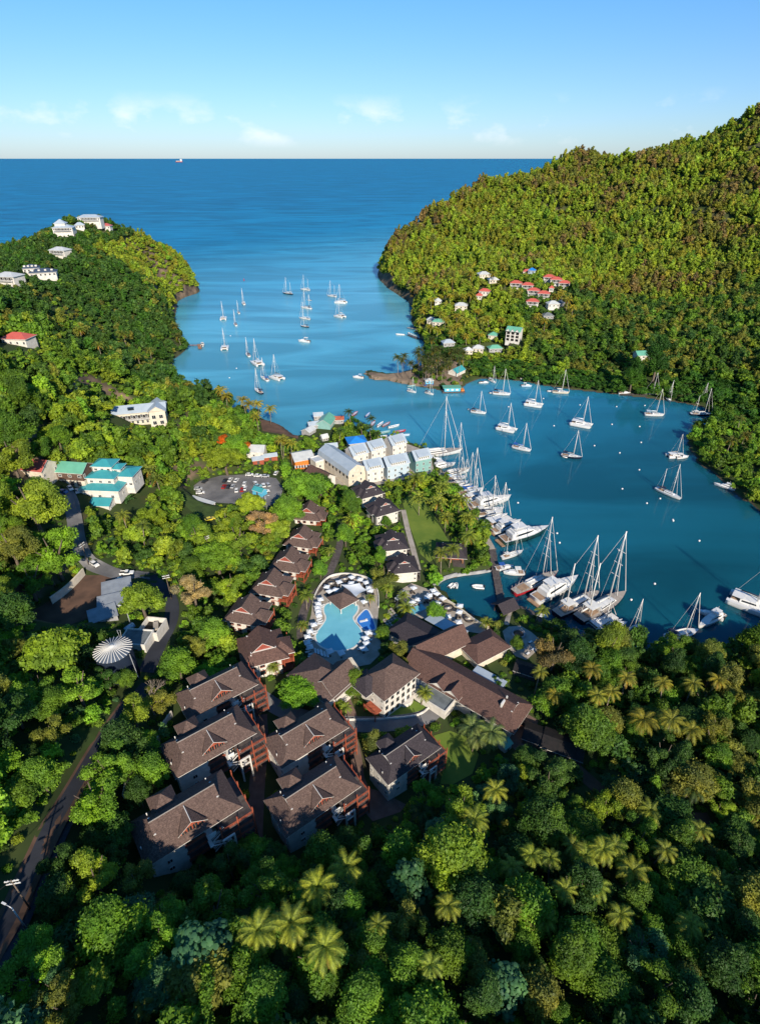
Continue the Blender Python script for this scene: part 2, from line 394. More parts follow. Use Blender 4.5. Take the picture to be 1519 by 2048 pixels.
def rbf(X, Y):
    out = np.full(X.shape, _w[_n])
    for i in range(_n): out -= _w[i]*np.hypot(X-sv[i, 0], Y-sv[i, 1])
    return out
def axis(a0, a1, b0, b1, fine, coarse):
    return np.concatenate([np.arange(a0, b0, coarse), np.arange(b0, b1, fine), np.arange(b1, a1+coarse, coarse)])
GX = axis(-1000, 1200, -250, 250, 3.0, 10.0); GY = axis(-250, 1500, 10, 500, 3.0, 10.0)
XX, YY = np.meshgrid(GX, GY)
SD = poly_sdf(LAND, XX, YY)
BASE = rbf(XX, YY)
und = (np.sin(XX*.041+1.3+.8*np.sin(YY*.021))*np.cos(YY*.036+.5) + .5*np.sin(XX*.09+YY*.06))
BASE = BASE + und*np.clip((BASE-25)/40, 0, 1)*np.where(XX < 0, 1.3, np.where(YY > 600, 8.0, 4.0))
cl = np.maximum(SD, 0)
HH = np.where(SD > 0, np.minimum(np.maximum(BASE, .7), .35 + cl*np.where((YY > 700) | ((XX < -150) & (YY > 540)), 2.4, .9)), -.6 - np.minimum(-SD*.4, 5))

FLATS = []
def flat(poly, z, blend=4.0):
    global HH
    FLATS.append(poly)
    s = poly_sdf(poly, XX, YY); w = np.clip(1 + (s+2.5)/blend, 0, 1); w = w*w*(3-2*w)
    HH = HH*(1-w) + z*w
PX_POOLDECK = [(625,1200),(640,1168),(663,1152),(700,1149),(738,1158),(757,1185),(757,1215),(753,1258),(762,1288),(758,1310),(740,1328),(690,1338),(640,1328),(614,1305),(611,1265),(622,1230)]
POOLDECK = pxworld(PX_POOLDECK, 6.0); flat(POOLDECK, 5.9, 5)
PX_PATIO = [(790,1196),(800,1180),(822,1166),(850,1176),(868,1180),(885,1199),(905,1214),(930,1232),(957,1244),(986,1262),(965,1268),(930,1262),(890,1252),(860,1240),(815,1232),(792,1215)]
PATIO = pxworld(PX_PATIO, 2.6); flat(PATIO, 2.5, 3)
PX_ROUND = [(1004,1262),(1016,1253),(1040,1251),(1062,1264),(1078,1278),(1074,1300),(1052,1320),(1030,1312),(1012,1290)]
ROUND = pxworld(PX_ROUND, 2.6); flat(ROUND, 2.5, 3)
PX_LOT = [(386,972),(400,962),(440,951),(500,948),(552,956),(566,975),(560,1000),(535,1014),(480,1008),(420,1004),(395,990)]
LOT = pxworld(PX_LOT, 5.2); flat(LOT, 5.1, 6)
PX_VILL = [(596,918),(640,902),(690,905),(722,903),(805,884),(860,905),(868,945),(800,960),(730,975),(640,965)]
VILL = pxworld(PX_VILL, 2.0); flat(VILL, 1.9, 5)
PX_REST = [(780,1255),(840,1225),(890,1262),(930,1252),(985,1262),(1030,1290),(1000,1340),(1050,1420),(1010,1460),(940,1430),(890,1370),(830,1330)]
REST = pxworld(PX_REST, 4.0); flat(REST, 3.9, 5)
flat(PATIO, 2.5, 3); flat(ROUND, 2.5, 4); flat([(-156, 294), (-117, 302), (-119, 322), (-158, 314)], 23.6, 6)
PX_YARD = [(1005,1440),(1050,1425),(1075,1440),(1070,1480),(1030,1500),(1005,1480)]
YARD = pxworld(PX_YARD, 4.5); flat(YARD, 4.4, 4)
PX_UTIL = [(60,1225),(110,1195),(160,1150),(255,1150),(270,1170),(230,1215),(140,1250),(80,1250)]
UTIL = pxworld(PX_UTIL, 20.0); flat(UTIL, 19.9, 4)
SPITP = pxworld([(735,747),(775,753),(830,748),(850,725),(920,735),(925,770),(860,774),(800,766),(745,757)], 0.8)

def gh(x, y):
    x = np.asarray(x, float); y = np.asarray(y, float)
    i = np.clip(np.searchsorted(GX, x)-1, 0, len(GX)-2); j = np.clip(np.searchsorted(GY, y)-1, 0, len(GY)-2)
    u = np.clip((x-GX[i])/(GX[i+1]-GX[i]), 0, 1); v = np.clip((y-GY[j])/(GY[j+1]-GY[j]), 0, 1)
    return (HH[j, i]*(1-u)+HH[j, i+1]*u)*(1-v) + (HH[j+1, i]*(1-u)+HH[j+1, i+1]*u)*v
def shore_d(x, y): return poly_sdf(LAND, np.asarray(x, float), np.asarray(y, float))
_T = np.concatenate([np.arange(20, 500, 1.0), np.arange(500, 2200, 3.0)])
def hit(px, py, dz=0.0):
    """where the sight line of a pixel meets the ground (or dz above it)"""
    d = ray(px, py); x = d[0]*_T; y = d[1]*_T; z = CAMZ + d[2]*_T
    under = z < np.maximum(gh(x, y), 0) + dz
    k = int(np.argmax(under)) if under.any() else len(_T)-1
    t0, t1 = _T[max(k-1, 0)], _T[k]
    for _ in range(12):
        t = (t0+t1)/2
        if CAMZ + d[2]*t < max(float(gh(d[0]*t, d[1]*t)), 0) + dz: t1 = t
        else: t0 = t
    return (d[0]*t1, d[1]*t1, CAMZ + d[2]*t1 - dz)

# ------------------------------------------------------------------ terrain sheet
def terrain_mat():
    m, t, p = new_mat('undergrowth'); p.inputs['Roughness'].default_value = .95; p.inputs['Specular IOR Level'].default_value = .1
    a = noise_mix(t, (.030, .052, .018), (.058, .075, .024), .09, 8, lo=.3, hi=.7)
    b = noise_mix(t, a, (.075, .055, .034), .05, 6, lo=.60, hi=.74)
    g = N(t, 'ShaderNodeNewGeometry'); s = N(t, 'ShaderNodeSeparateXYZ'); t.links.new(g.outputs['Position'], s.inputs[0])
    mr = N(t, 'ShaderNodeMapRange'); mr.inputs[1].default_value = .35; mr.inputs[2].default_value = .6; mr.inputs[3].default_value = 1; mr.inputs[4].default_value = 0
    t.links.new(s.outputs[2], mr.inputs[0])
    mx = N(t, 'ShaderNodeMix', data_type='RGBA'); t.links.new(mr.outputs[0], mx.inputs[0]); t.links.new(b, mx.inputs[6]); mx.inputs[7].default_value = (.07, .058, .042, 1)
    sn = N(t, 'ShaderNodeSeparateXYZ'); t.links.new(g.outputs['Normal'], sn.inputs[0])
    rk = N(t, 'ShaderNodeMapRange'); rk.inputs[1].default_value = .80; rk.inputs[2].default_value = .62; t.links.new(sn.outputs[2], rk.inputs[0])
    m2 = N(t, 'ShaderNodeMix', data_type='RGBA'); t.links.new(rk.outputs[0], m2.inputs[0]); t.links.new(mx.outputs[2], m2.inputs[6])
    t.links.new(noise_mix(t, (.20, .145, .10), (.06, .048, .04), .12, 8), m2.inputs[7])
    t.links.new(m2.outputs[2], p.inputs['Base Color']); bump(t, p, b, .8, .6)
    return m
ny, nx = XX.shape
idx = np.arange(ny*nx).reshape(ny, nx)
F_ = np.stack([idx[:-1, :-1], idx[:-1, 1:], idx[1:, 1:], idx[1:, :-1]], -1).reshape(-1, 4)
ter = place('terrain', np_mesh('terrain', np.stack([XX, YY, HH], -1).reshape(-1, 3), F_, terrain_mat(), smooth=True))
tag(ter, kind='structure')

# ------------------------------------------------------------------ sea
def sea_mat():
    m, t, p = new_mat('sea_water')
    g = N(t, 'ShaderNodeNewGeometry'); s = N(t, 'ShaderNodeSeparateXYZ'); t.links.new(g.outputs['Position'], s.inputs[0])
    sub = N(t, 'ShaderNodeMath', operation='SUBTRACT'); t.links.new(s.outputs[1], sub.inputs[0]); t.links.new(s.outputs[0], sub.inputs[1])
    mr = N(t, 'ShaderNodeMapRange'); mr.inputs[1].default_value = 0; mr.inputs[2].default_value = 3000; t.links.new(sub.outputs[0], mr.inputs[0])
    # depth tint: green lagoon, bay paled by painted sky reflection, deep blue open sea
    rp = N(t, 'ShaderNodeValToRGB'); el = rp.color_ramp.elements
    el[0].position = .02; el[0].color = (.004, .066, .098, 1); el[1].position = .085; el[1].color = (.011, .125, .205, 1)
    for pos, c in ((.135, (.055, .26, .38)), (.24, (.085, .33, .46)), (.32, (.035, .24, .38)), (.55, (.002, .135, .28)), (1.0, (.001, .112, .245))):
        q = el.new(pos); q.color = (*c, 1)
    t.links.new(mr.outputs[0], rp.inputs[0])
    nz = N(t, 'ShaderNodeTexNoise'); nz.inputs['Scale'].default_value = .008; nz.inputs['Detail'].default_value = 5; nz.inputs['Distortion'].default_value = 1.4
    mp_ = N(t, 'ShaderNodeMapping'); mp_.inputs['Rotation'].default_value = (0, 0, R(-18)); mp_.inputs['Scale'].default_value = (.6, 1.9, 1)
    t.links.new(g.outputs['Position'], mp_.inputs[0]); t.links.new(mp_.outputs[0], nz.inputs['Vector'])
    st = N(t, 'ShaderNodeMapRange'); st.inputs[1].default_value = .38; st.inputs[2].default_value = .68; st.inputs[3].default_value = .74; st.inputs[4].default_value = 1.26
    t.links.new(nz.outputs[0], st.inputs[0])
    mx = N(t, 'ShaderNodeMix', data_type='RGBA', blend_type='MULTIPLY'); mx.inputs[0].default_value = 1
    t.links.new(rp.outputs[0], mx.inputs[6]); t.links.new(st.outputs[0], mx.inputs[7]); w1 = N(t, 'ShaderNodeTexNoise'); w1.inputs['Scale'].default_value = .5; w1.inputs['Detail'].default_value = 3
    mp2 = N(t, 'ShaderNodeMapping'); mp2.inputs['Scale'].default_value = (.55, 1.4, 1); mp2.inputs['Rotation'].default_value = (0, 0, R(14))
    t.links.new(g.outputs['Position'], mp2.inputs[0]); t.links.new(mp2.outputs[0], w1.inputs['Vector'])
    # sheltered lagoon is calmer than the open sea
    cs = N(t, 'ShaderNodeMapRange'); cs.inputs[1].default_value = 250; cs.inputs[2].default_value = 900; cs.inputs[3].default_value = .10; cs.inputs[4].default_value = .42
    t.links.new(sub.outputs[0], cs.inputs[0])
    b = N(t, 'ShaderNodeBump'); b.inputs['Distance'].default_value = .25; t.links.new(cs.outputs[0], b.inputs['Strength'])
    t.links.new(w1.outputs[0], b.inputs['Height'])
    # light scattered back out of the water body, under a wave-broken mirror
    sss = N(t, 'ShaderNodeSubsurfaceScattering'); sss.inputs['Scale'].default_value = 14.0; sss.inputs['Radius'].default_value = (.6, 1.0, 1.2)
    dif = N(t, 'ShaderNodeBsdfDiffuse')
    for n_ in (sss, dif): t.links.new(mx.outputs[2], n_.inputs['Color'])
    mxs = N(t, 'ShaderNodeMixShader'); mxs.inputs[0].default_value = .75; t.links.new(dif.outputs[0], mxs.inputs[1]); t.links.new(sss.outputs[0], mxs.inputs[2])
    gl = N(t, 'ShaderNodeBsdfGlossy'); gl.inputs['Roughness'].default_value = .12; t.links.new(b.outputs[0], gl.inputs['Normal'])
    rg = N(t, 'ShaderNodeMapRange'); rg.inputs[1].default_value = 300; rg.inputs[2].default_value = 1500; rg.inputs[3].default_value = .06; rg.inputs[4].default_value = .3; t.links.new(sub.outputs[0], rg.inputs[0]); t.links.new(rg.outputs[0], gl.inputs['Roughness'])
    fr = N(t, 'ShaderNodeFresnel'); fr.inputs[0].default_value = 1.33; t.links.new(b.outputs[0], fr.inputs['Normal'])
    cap = N(t, 'ShaderNodeMapRange'); cap.inputs[1].default_value = 500; cap.inputs[2].default_value = 1400; cap.inputs[3].default_value = .46; cap.inputs[4].default_value = .14; t.links.new(sub.outputs[0], cap.inputs[0])
    mn = N(t, 'ShaderNodeMath', operation='MINIMUM'); t.links.new(fr.outputs[0], mn.inputs[0]); t.links.new(cap.outputs[0], mn.inputs[1])
    fin = N(t, 'ShaderNodeMixShader'); t.links.new(mn.outputs[0], fin.inputs[0]); t.links.new(mxs.outputs[0], fin.inputs[1]); t.links.new(gl.outputs[0], fin.inputs[2])
    t.links.new(fin.outputs[0], t.nodes['Material Output'].inputs[0])
    return m
S = 140000.0
sea = place('sea', MB().face([(-S, -600, 0), (S, -600, 0), (S, S, 0), (-S, S, 0)]).mesh('sea', sea_mat())); tag(sea, kind='structure')

# ------------------------------------------------------------------ draped ground sheets
NO_TREE = []          # world polygons with a margin where no tree is rooted
def in_poly(poly, x, y): return poly_sdf(poly, np.asarray(x, float), np.asarray(y, float))
def sheet(name, poly, z, m, kind='structure'):
    o = MB().face([(x, y, z) for x, y in poly]).build(name, m); tag(o, kind=kind); return o
def drape(name, poly, m, dz=.1, res=1.5):
    poly = np.array(poly); x0, y0 = poly.min(0); x1, y1 = poly.max(0)
    bm = bmesh.new()
    bm.faces.new([bm.verts.new((x, y, 0)) for x, y in poly])
    for ax, lo, hi in ((0, x0, x1), (1, y0, y1)):
        v = lo + res
        while v < hi:
            co = [0, 0, 0]; no = [0, 0, 0]; co[ax] = v; no[ax] = 1
            bmesh.ops.bisect_plane(bm, geom=bm.verts[:]+bm.edges[:]+bm.faces[:], plane_co=co, plane_no=no); v += res
    for v in bm.verts: v.co.z = float(gh(v.co.x, v.co.y)) + dz
    bmesh.ops.triangulate(bm, faces=bm.faces[:])
    me = bpy.data.meshes.new(name); bm.to_mesh(me); bm.free(); me.materials.append(m)
    o = place(name, me); tag(o, kind='structure'); NO_TREE.append((poly, .5)); return o
def path_world(px, step=2.0, dz=0.0):
    pts = [Vector(hit(a, b)) for a, b in px]; out = []
    n = len(pts)
    for i in range(n-1):
        p0, p1, p2, p3 = pts[max(i-1, 0)], pts[i], pts[i+1], pts[min(i+2, n-1)]
        k = max(2, int((p2-p1).length/step))
        for j in range(k):
            t = j/k
            out.append(.5*((2*p1)+(-p0+p2)*t+(2*p0-5*p1+4*p2-p3)*t*t+(-p0+3*p1-3*p2+p3)*t**3))
    out.append(pts[-1]); return out
def ribbon(name, px, width, m, dz=.12, kind='structure', edge=None):
    c = path_world(px); vs = []; fs = []; n = len(c); L = []; Rr = []
    K = max(2, int(width/1.2))
    for i, p in enumerate(c):
        d = (c[min(i+1, n-1)]-c[max(i-1, 0)]); d.z = 0; d.normalize(); s = Vector((-d.y, d.x, 0))
        hc = float(gh(p.x, p.y))
        for j in range(K+1):
            q = p + s*width*(.5-j/K); zz = max(float(gh(q.x, q.y)), hc - .4) + dz
            vs.append((q.x, q.y, zz))
        L.append(p+s*width*.5); Rr.append(p-s*width*.5)
    for i in range(n-1):
        for j in range(K): a = i*(K+1)+j; fs.append((a, a+K+1, a+K+2, a+1))
    o = MB().add(vs, fs).build(name, m); tag(o, kind=kind)
    NO_TREE.append((np.array([(p.x, p.y) for p in L+Rr[::-1]]), 1.0))
    return c
def low_wall(name, px, h, th, m, label, cat='wall', group=None, z0=None):
    c = path_world(px, 1.5); mb = MB()
    for i in range(len(c)-1):
        a, b = c[i], c[i+1]; d = b-a; ln = math.hypot(d.x, d.y)
        z = min(float(gh(a.x, a.y)), float(gh(b.x, b.y)))
        mb.box(((a.x+b.x)/2, (a.y+b.y)/2, z+h/2-.4), (ln+.02, th, h+.8), math.atan2(d.y, d.x))
    o = mb.build(name, m); return tag(o, label, cat, group)

sheet('parking_lot', LOT, 5.14, M['asphalt_worn'])
sheet('service_yard', YARD, 4.44, M['paver'])
sheet('village_square', VILL, 1.94, M['stone'])
sheet('pool_deck', POOLDECK, 5.96, M['stone'])
sheet('waterside_patio', PATIO, 2.56, M['stone'])
sheet('round_patio', ROUND, 2.56, M['stone'])
sheet('yard_soil', UTIL, 19.96, M['soil'])
ribbon('drive', [(486,1366),(520,1392),(560,1418),(610,1436),(666,1446),(740,1449),(800,1445),(845,1436),(872,1420),(874,1398)], 5.0, M['asphalt_worn'])
ribbon('hill_road', [(128,978),(142,1000),(150,1040),(156,1080),(172,1115),(205,1138),(250,1150),(300,1152)], 5.5, M['asphalt_worn'])
ribbon('utility_road', [(300,1152),(340,1195),(342,1240),(318,1290),(292,1345)], 4.5, M['asphalt'])
ribbon('near_verge', [(262,1400),(205,1485),(156,1570),(104,1662),(54,1765),(6,1868),(-60,1985)], 4.0, M['soil'], .06)
ribbon('near_road', [(300,1370),(250,1430),(205,1500),(160,1580),(112,1670),(65,1770),(20,1870),(-40,1980)], 4.6, M['asphalt'])
ribbon('garden_path', [(680,1048),(681,1080),(668,1125),(645,1170),(618,1200),(604,1240),(602,1280)], 3.0, M['dark_wood'])
ribbon('brick_path', [(690,1400),(705,1440),(703,1470),(712,1515),(718,1560),(742,1610)], 3.2, M['paver'])
ribbon('lane', [(520,1430),(522,1490),(515,1560),(510,1640),(508,1690)], 4.0, M['paver'])
ribbon('lawn_path', [(806,1020),(815,1060),(826,1100),(836,1140)], 2.4, M['stone'])
ribbon('east_track', [(1072,1462),(1110,1500),(1170,1555),(1240,1610),(1330,1635),(1420,1640)], 4.0, M['soil'])
ribbon('patio_path', [(1022,1216),(1016,1232),(1012,1250)], 1.8, M['stone'])
drape('lawn', pxworld([(803,1000),(822,988),(845,998),(868,1030),(890,1070),(915,1108),(905,1118),(880,1110),(858,1126),(840,1110),(826,1075),(812,1035)], 2.5), M['grass'])
drape('garden_lawn', pxworld([(868,1462),(900,1452),(940,1466),(958,1500),(945,1540),(905,1562),(880,1560),(888,1520),(872,1490)], 8), M['grass'])
drape('block_lawn', pxworld([(770,1416),(790,1405),(826,1396),(858,1408),(846,1428),(780,1436)], 8), M['grass'])
drape('villa_forecourt', pxworld([(718,1560),(770,1575),(812,1600),(800,1618),(745,1640),(722,1610)], 9), M['paver'])
drape('sand_spit', SPITP, M['sand'], .12); NO_TREE.pop()
FG = drape('field_grass', [hit(*q)[:2] for q in [(130,1420),(190,1400),(215,1430),(190,1480),(130,1540),(90,1530)]], M['rough_grass']); NO_TREE.pop()
drape('lot_verge', [hit(*q)[:2] for q in [(365,975),(386,965),(392,995),(410,1012),(470,1016),(450,1040),(390,1030),(360,1000)]], M['rough_grass'])
drape('dock_lane', [hit(*q)[:2] for q in [(520,840),(560,842),(600,860),(596,878),(560,868),(525,862)]], M['soil'])
for pl in (LOT, YARD, VILL, POOLDECK, PATIO, ROUND, UTIL): NO_TREE.append((np.array(pl), .8))
low_wall('kerb_wall', [(668,1440),(720,1441),(780,1438),(836,1431),(858,1416),(864,1408)], .8, .35, M['kerb'], 'white low wall curving round the lawn of the white block')
low_wall('kerb_wall', [(886,1416),(905,1417),(930,1424),(945,1432)], .8, .35, M['kerb'], 'short white wall beside the drive under the long brown roof')
low_wall('retaining_wall', [(105,1208),(130,1190),(152,1170),(170,1150)], 3.0, .5, M['cream'], 'tall pale retaining wall behind the bare soil yard')
low_wall('garden_wall', [(345,1432),(332,1450),(322,1470),(318,1488)], 2.2, .4, M['white'], 'curved white wall beside the middle villa of the left row')
low_wall('garden_wall', [(272,1508),(264,1540),(255,1575),(250,1600)], 2.2, .4, M['white'], 'long white wall above the road left of the villas')
low_wall('deck_wall', [(757,1215),(755,1185),(738,1160),(700,1150),(664,1153),(642,1170),(628,1196)], 1.0, .3, M['kerb'], 'curved pale parapet round the upper pool terrace')
low_wall('quay_wall', [(866,1172),(886,1160),(920,1152),(960,1147),(984,1142)], 1.6, .5, M['grey_wall'], 'stone edge of the little harbour under the hedge')
low_wall('quay_wall', [(868,1180),(886,1200),(915,1219),(946,1243),(976,1260)], 1.6, .5, M['cream'], 'pale quay edge of the waterside patio')
# ------------------------------------------------------------------ building kit
CLEAR = []            # photo-pixel outlines of things that nothing grows in front of
def foot(loc, rz, w, d, margin=1.0):
    c, s = math.cos(rz), math.sin(rz)
    NO_TREE.append((np.array([(loc[0]+x*c-y*s, loc[1]+x*s+y*c) for x, y in ((-w/2, -d/2), (w/2, -d/2), (w/2, d/2), (-w/2, d/2))]), margin))
def clear_obj(loc, rz, w, d, z0, z1, grow=0):
    """the silhouette of a building box, kept free of trees"""
    c, s = math.cos(rz), math.sin(rz); pts = []
    for x, y in ((-w/2, -d/2), (w/2, -d/2), (w/2, d/2), (-w/2, d/2)):
        for z in (z0, z1): pts.append(project(loc[0]+x*c-y*s, loc[1]+x*s+y*c, z))
    CLEAR.append((chull(pts), loc[1]+.35*min(w, d)))
def chull(pts):
    pts = sorted(set(pts))
    def half(ps):
        o = []
        for p in ps:
            while len(o) > 1 and (o[-1][0]-o[-2][0])*(p[1]-o[-2][1]) - (o[-1][1]-o[-2][1])*(p[0]-o[-2][0]) <= 0: o.pop()
            o.append(p)
        return o
    a = half(pts); b = half(pts[::-1]); return a[:-1]+b[:-1]
SIDES = {'f': 0.0, 'r': R(90), 'b': R(180), 'l': R(-90)}
_WM = {}
def window_mesh(w, h, frame='trim', mull=1):
    k = (w, h, frame, mull)
    if k not in _WM:
        mb = MB(); t = min(.14, w*.12)
        mb.box((0, -.02, 0), (w, .04, h), mi=1)
        for sx in (-1, 1): mb.box((sx*(w/2), -.05, 0), (t, .1, h+t), mi=0)
        for sz in (-1, 1): mb.box((0, -.052, sz*h/2), (w-t, .1, t), mi=0)
        for i in range(mull): mb.box((w*((i+1)/(mull+1)-.5), -.04, 0), (t*.6, .07, h-t), mi=0)
        _WM[k] = mb.mesh('window', [M[frame], M['glass']])
    return _WM[k]
def windows(par, w, d, side, n, z, ww=1.1, hh=1.3, x0=None, x1=None, frame='trim', mull=1, name='window'):
    L = w if side in 'fb' else d; off = d/2 if side in 'fb' else w/2; rz = SIDES[side]
    x0 = -L/2+ww if x0 is None else x0; x1 = L/2-ww if x1 is None else x1
    for i in range(n):
        x = (x0+x1)/2 if n == 1 else x0+(x1-x0)*i/(n-1)
        c, s = math.cos(rz), math.sin(rz); y = -off-.03
        place(name, window_mesh(ww, hh, frame, mull), par, (x*c-y*s, x*s+y*c, z), rz)
def door(par, w, d, side, x, z0, m='dark_wood', ww=1.0, hh=2.1):
    off = d/2 if side in 'fb' else w/2; rz = SIDES[side]; c, s = math.cos(rz), math.sin(rz); y = -off-.04
    return MB().box((0, 0, hh/2), (ww, .08, hh)).build('door', M[m], par, (x*c-y*s, x*s+y*c, z0), rz)
def hip_roof(mb, w, d, z, h, over=.6, ridge=None, mi=0, trim=1, cx=0, cy=0, rz=0):
    W_, D_ = w/2+over, d/2+over; r = (max(w-d, 0) if ridge is None else ridge)/2
    c, s = math.cos(rz), math.sin(rz)
    def T(x, y, zz): return (cx+x*c-y*s, cy+x*s+y*c, zz)
    e = [T(-W_, -D_, z), T(W_, -D_, z), T(W_, D_, z), T(-W_, D_, z)]; b = [(p[0], p[1], p[2]-.22) for p in e]
    a1, a2 = T(-r, 0, z+h), T(r, 0, z+h)
    if r > .01:
        for f in ((e[0], e[1], a2, a1), (e[1], e[2], a2), (e[2], e[3], a1, a2), (e[3], e[0], a1)): mb.face(f, mi)
    else:
        for i in range(4): mb.face((e[i], e[(i+1) % 4], a1), mi)
    for i in range(4): mb.face((b[i], b[(i+1) % 4], e[(i+1) % 4], e[i]), trim)
    mb.face(b[::-1], trim); return mb
def gable_roof(mb, w, d, z, h, over=.5, mi=0, trim=1, wall=None, th=.18, cx=0, cy=0, rz=0, eave=None):
    """ridge along X; optional gable wall faces in material slot `wall`"""
    eave = over if eave is None else eave
    W_, D_ = w/2+over, d/2+eave; k = h/(d/2); zl = z - k*eave; c, s = math.cos(rz), math.sin(rz)
    def T(x, y, zz): return (cx+x*c-y*s, cy+x*s+y*c, zz)
    for sg in (-1, 1):
        q = [T(-W_, sg*D_, zl), T(W_, sg*D_, zl), T(W_, 0, z+h), T(-W_, 0, z+h)]
        p = [(a, b_, cc+th) for a, b_, cc in q]
        if sg > 0: p = p[::-1]; q = q[::-1]
        mb.face(p, mi); mb.face(q[::-1], trim)
        for i in range(4): mb.face((q[i], q[(i+1) % 4], p[(i+1) % 4], p[i]), trim)
    if wall is not None:
        for sx in (-1, 1): mb.face([T(sx*w/2, -d/2, z), T(sx*w/2, d/2, z), T(sx*w/2, 0, z+h)], wall)
    return mb
def dutch_roof(mb, w, d, z, h, over=.8, g=.45, inset=2.0, mi=0, trim=1, gab=2, lip=.5, ends=(1, 1), cap=None):
    """hipped skirt with a small gable at the head; ridge along X"""
    W_, D_ = w/2+over, d/2+over; zf = z+h*(1-g); x1 = W_-inset; yg = D_*g
    xe = [W_ if not ends[0] else x1, W_ if not ends[1] else x1]       # index 0: -X end, 1: +X end
    for sg in (-1, 1):
        poly = [(-W_, sg*D_, z), (W_, sg*D_, z)]
        poly += [(x1, sg*yg, zf), (x1+lip, sg*yg, zf), (x1+lip, 0, z+h)] if ends[1] else [(W_, 0, z+h)]
        poly += [(-x1-lip, 0, z+h), (-x1-lip, sg*yg, zf), (-x1, sg*yg, zf)] if ends[0] else [(-W_, 0, z+h)]
        mb.face(poly if sg < 0 else poly[::-1], mi)
        under = [(p[0], p[1], p[2]-.16) for p in poly]
        mb.face(under[::-1] if sg < 0 else under, trim)
        for i in range(len(poly)):
            j = (i+1) % len(poly); mb.face((under[i], under[j], poly[j], poly[i]), trim)
    for sx, on in ((-1, ends[0]), (1, ends[1])):
        if on:
            a = [(sx*W_, -D_, z), (sx*W_, D_, z), (sx*x1, yg, zf), (sx*x1, -yg, zf)]
            mb.face(a if sx > 0 else a[::-1], mi)
            mb.face([(p[0], p[1], p[2]-.2) for p in (a if sx < 0 else a[::-1])], trim)
            mb.face([(sx*W_, -D_, z-.2), (sx*W_, D_, z-.2), (sx*W_, D_, z), (sx*W_, -D_, z)], trim)
            t = [(sx*x1, -yg, zf), (sx*x1, yg, zf), (sx*x1, 0, z+h-.05)]
            mb.face(t if sx > 0 else t[::-1], gab)
            if cap is not None: mb.box((sx*(x1+.1), 0, zf+.02), (.4, 2*yg+.3, .14), mi=cap)
    return mb
def railing(mb, a, b, z, h=1.0, n=None, mi=0, mid=2, t=.08):
    a = Vector((*a, z)); b = Vector((*b, z)); L = (b-a).length; n = n or max(2, int(L/1.6)); rz = math.atan2(b.y-a.y, b.x-a.x)
    for i in range(n+1):
        p = a+(b-a)*i/n; mb.box((p.x, p.y, z+h/2), (t, t, h), rz, mi)
    m = (a+b)/2
    for k in range(mid+1): mb.box((m.x, m.y, z+h*(k+1)/(mid+1)), (L, t*.8, t), rz, mi)
    return mb
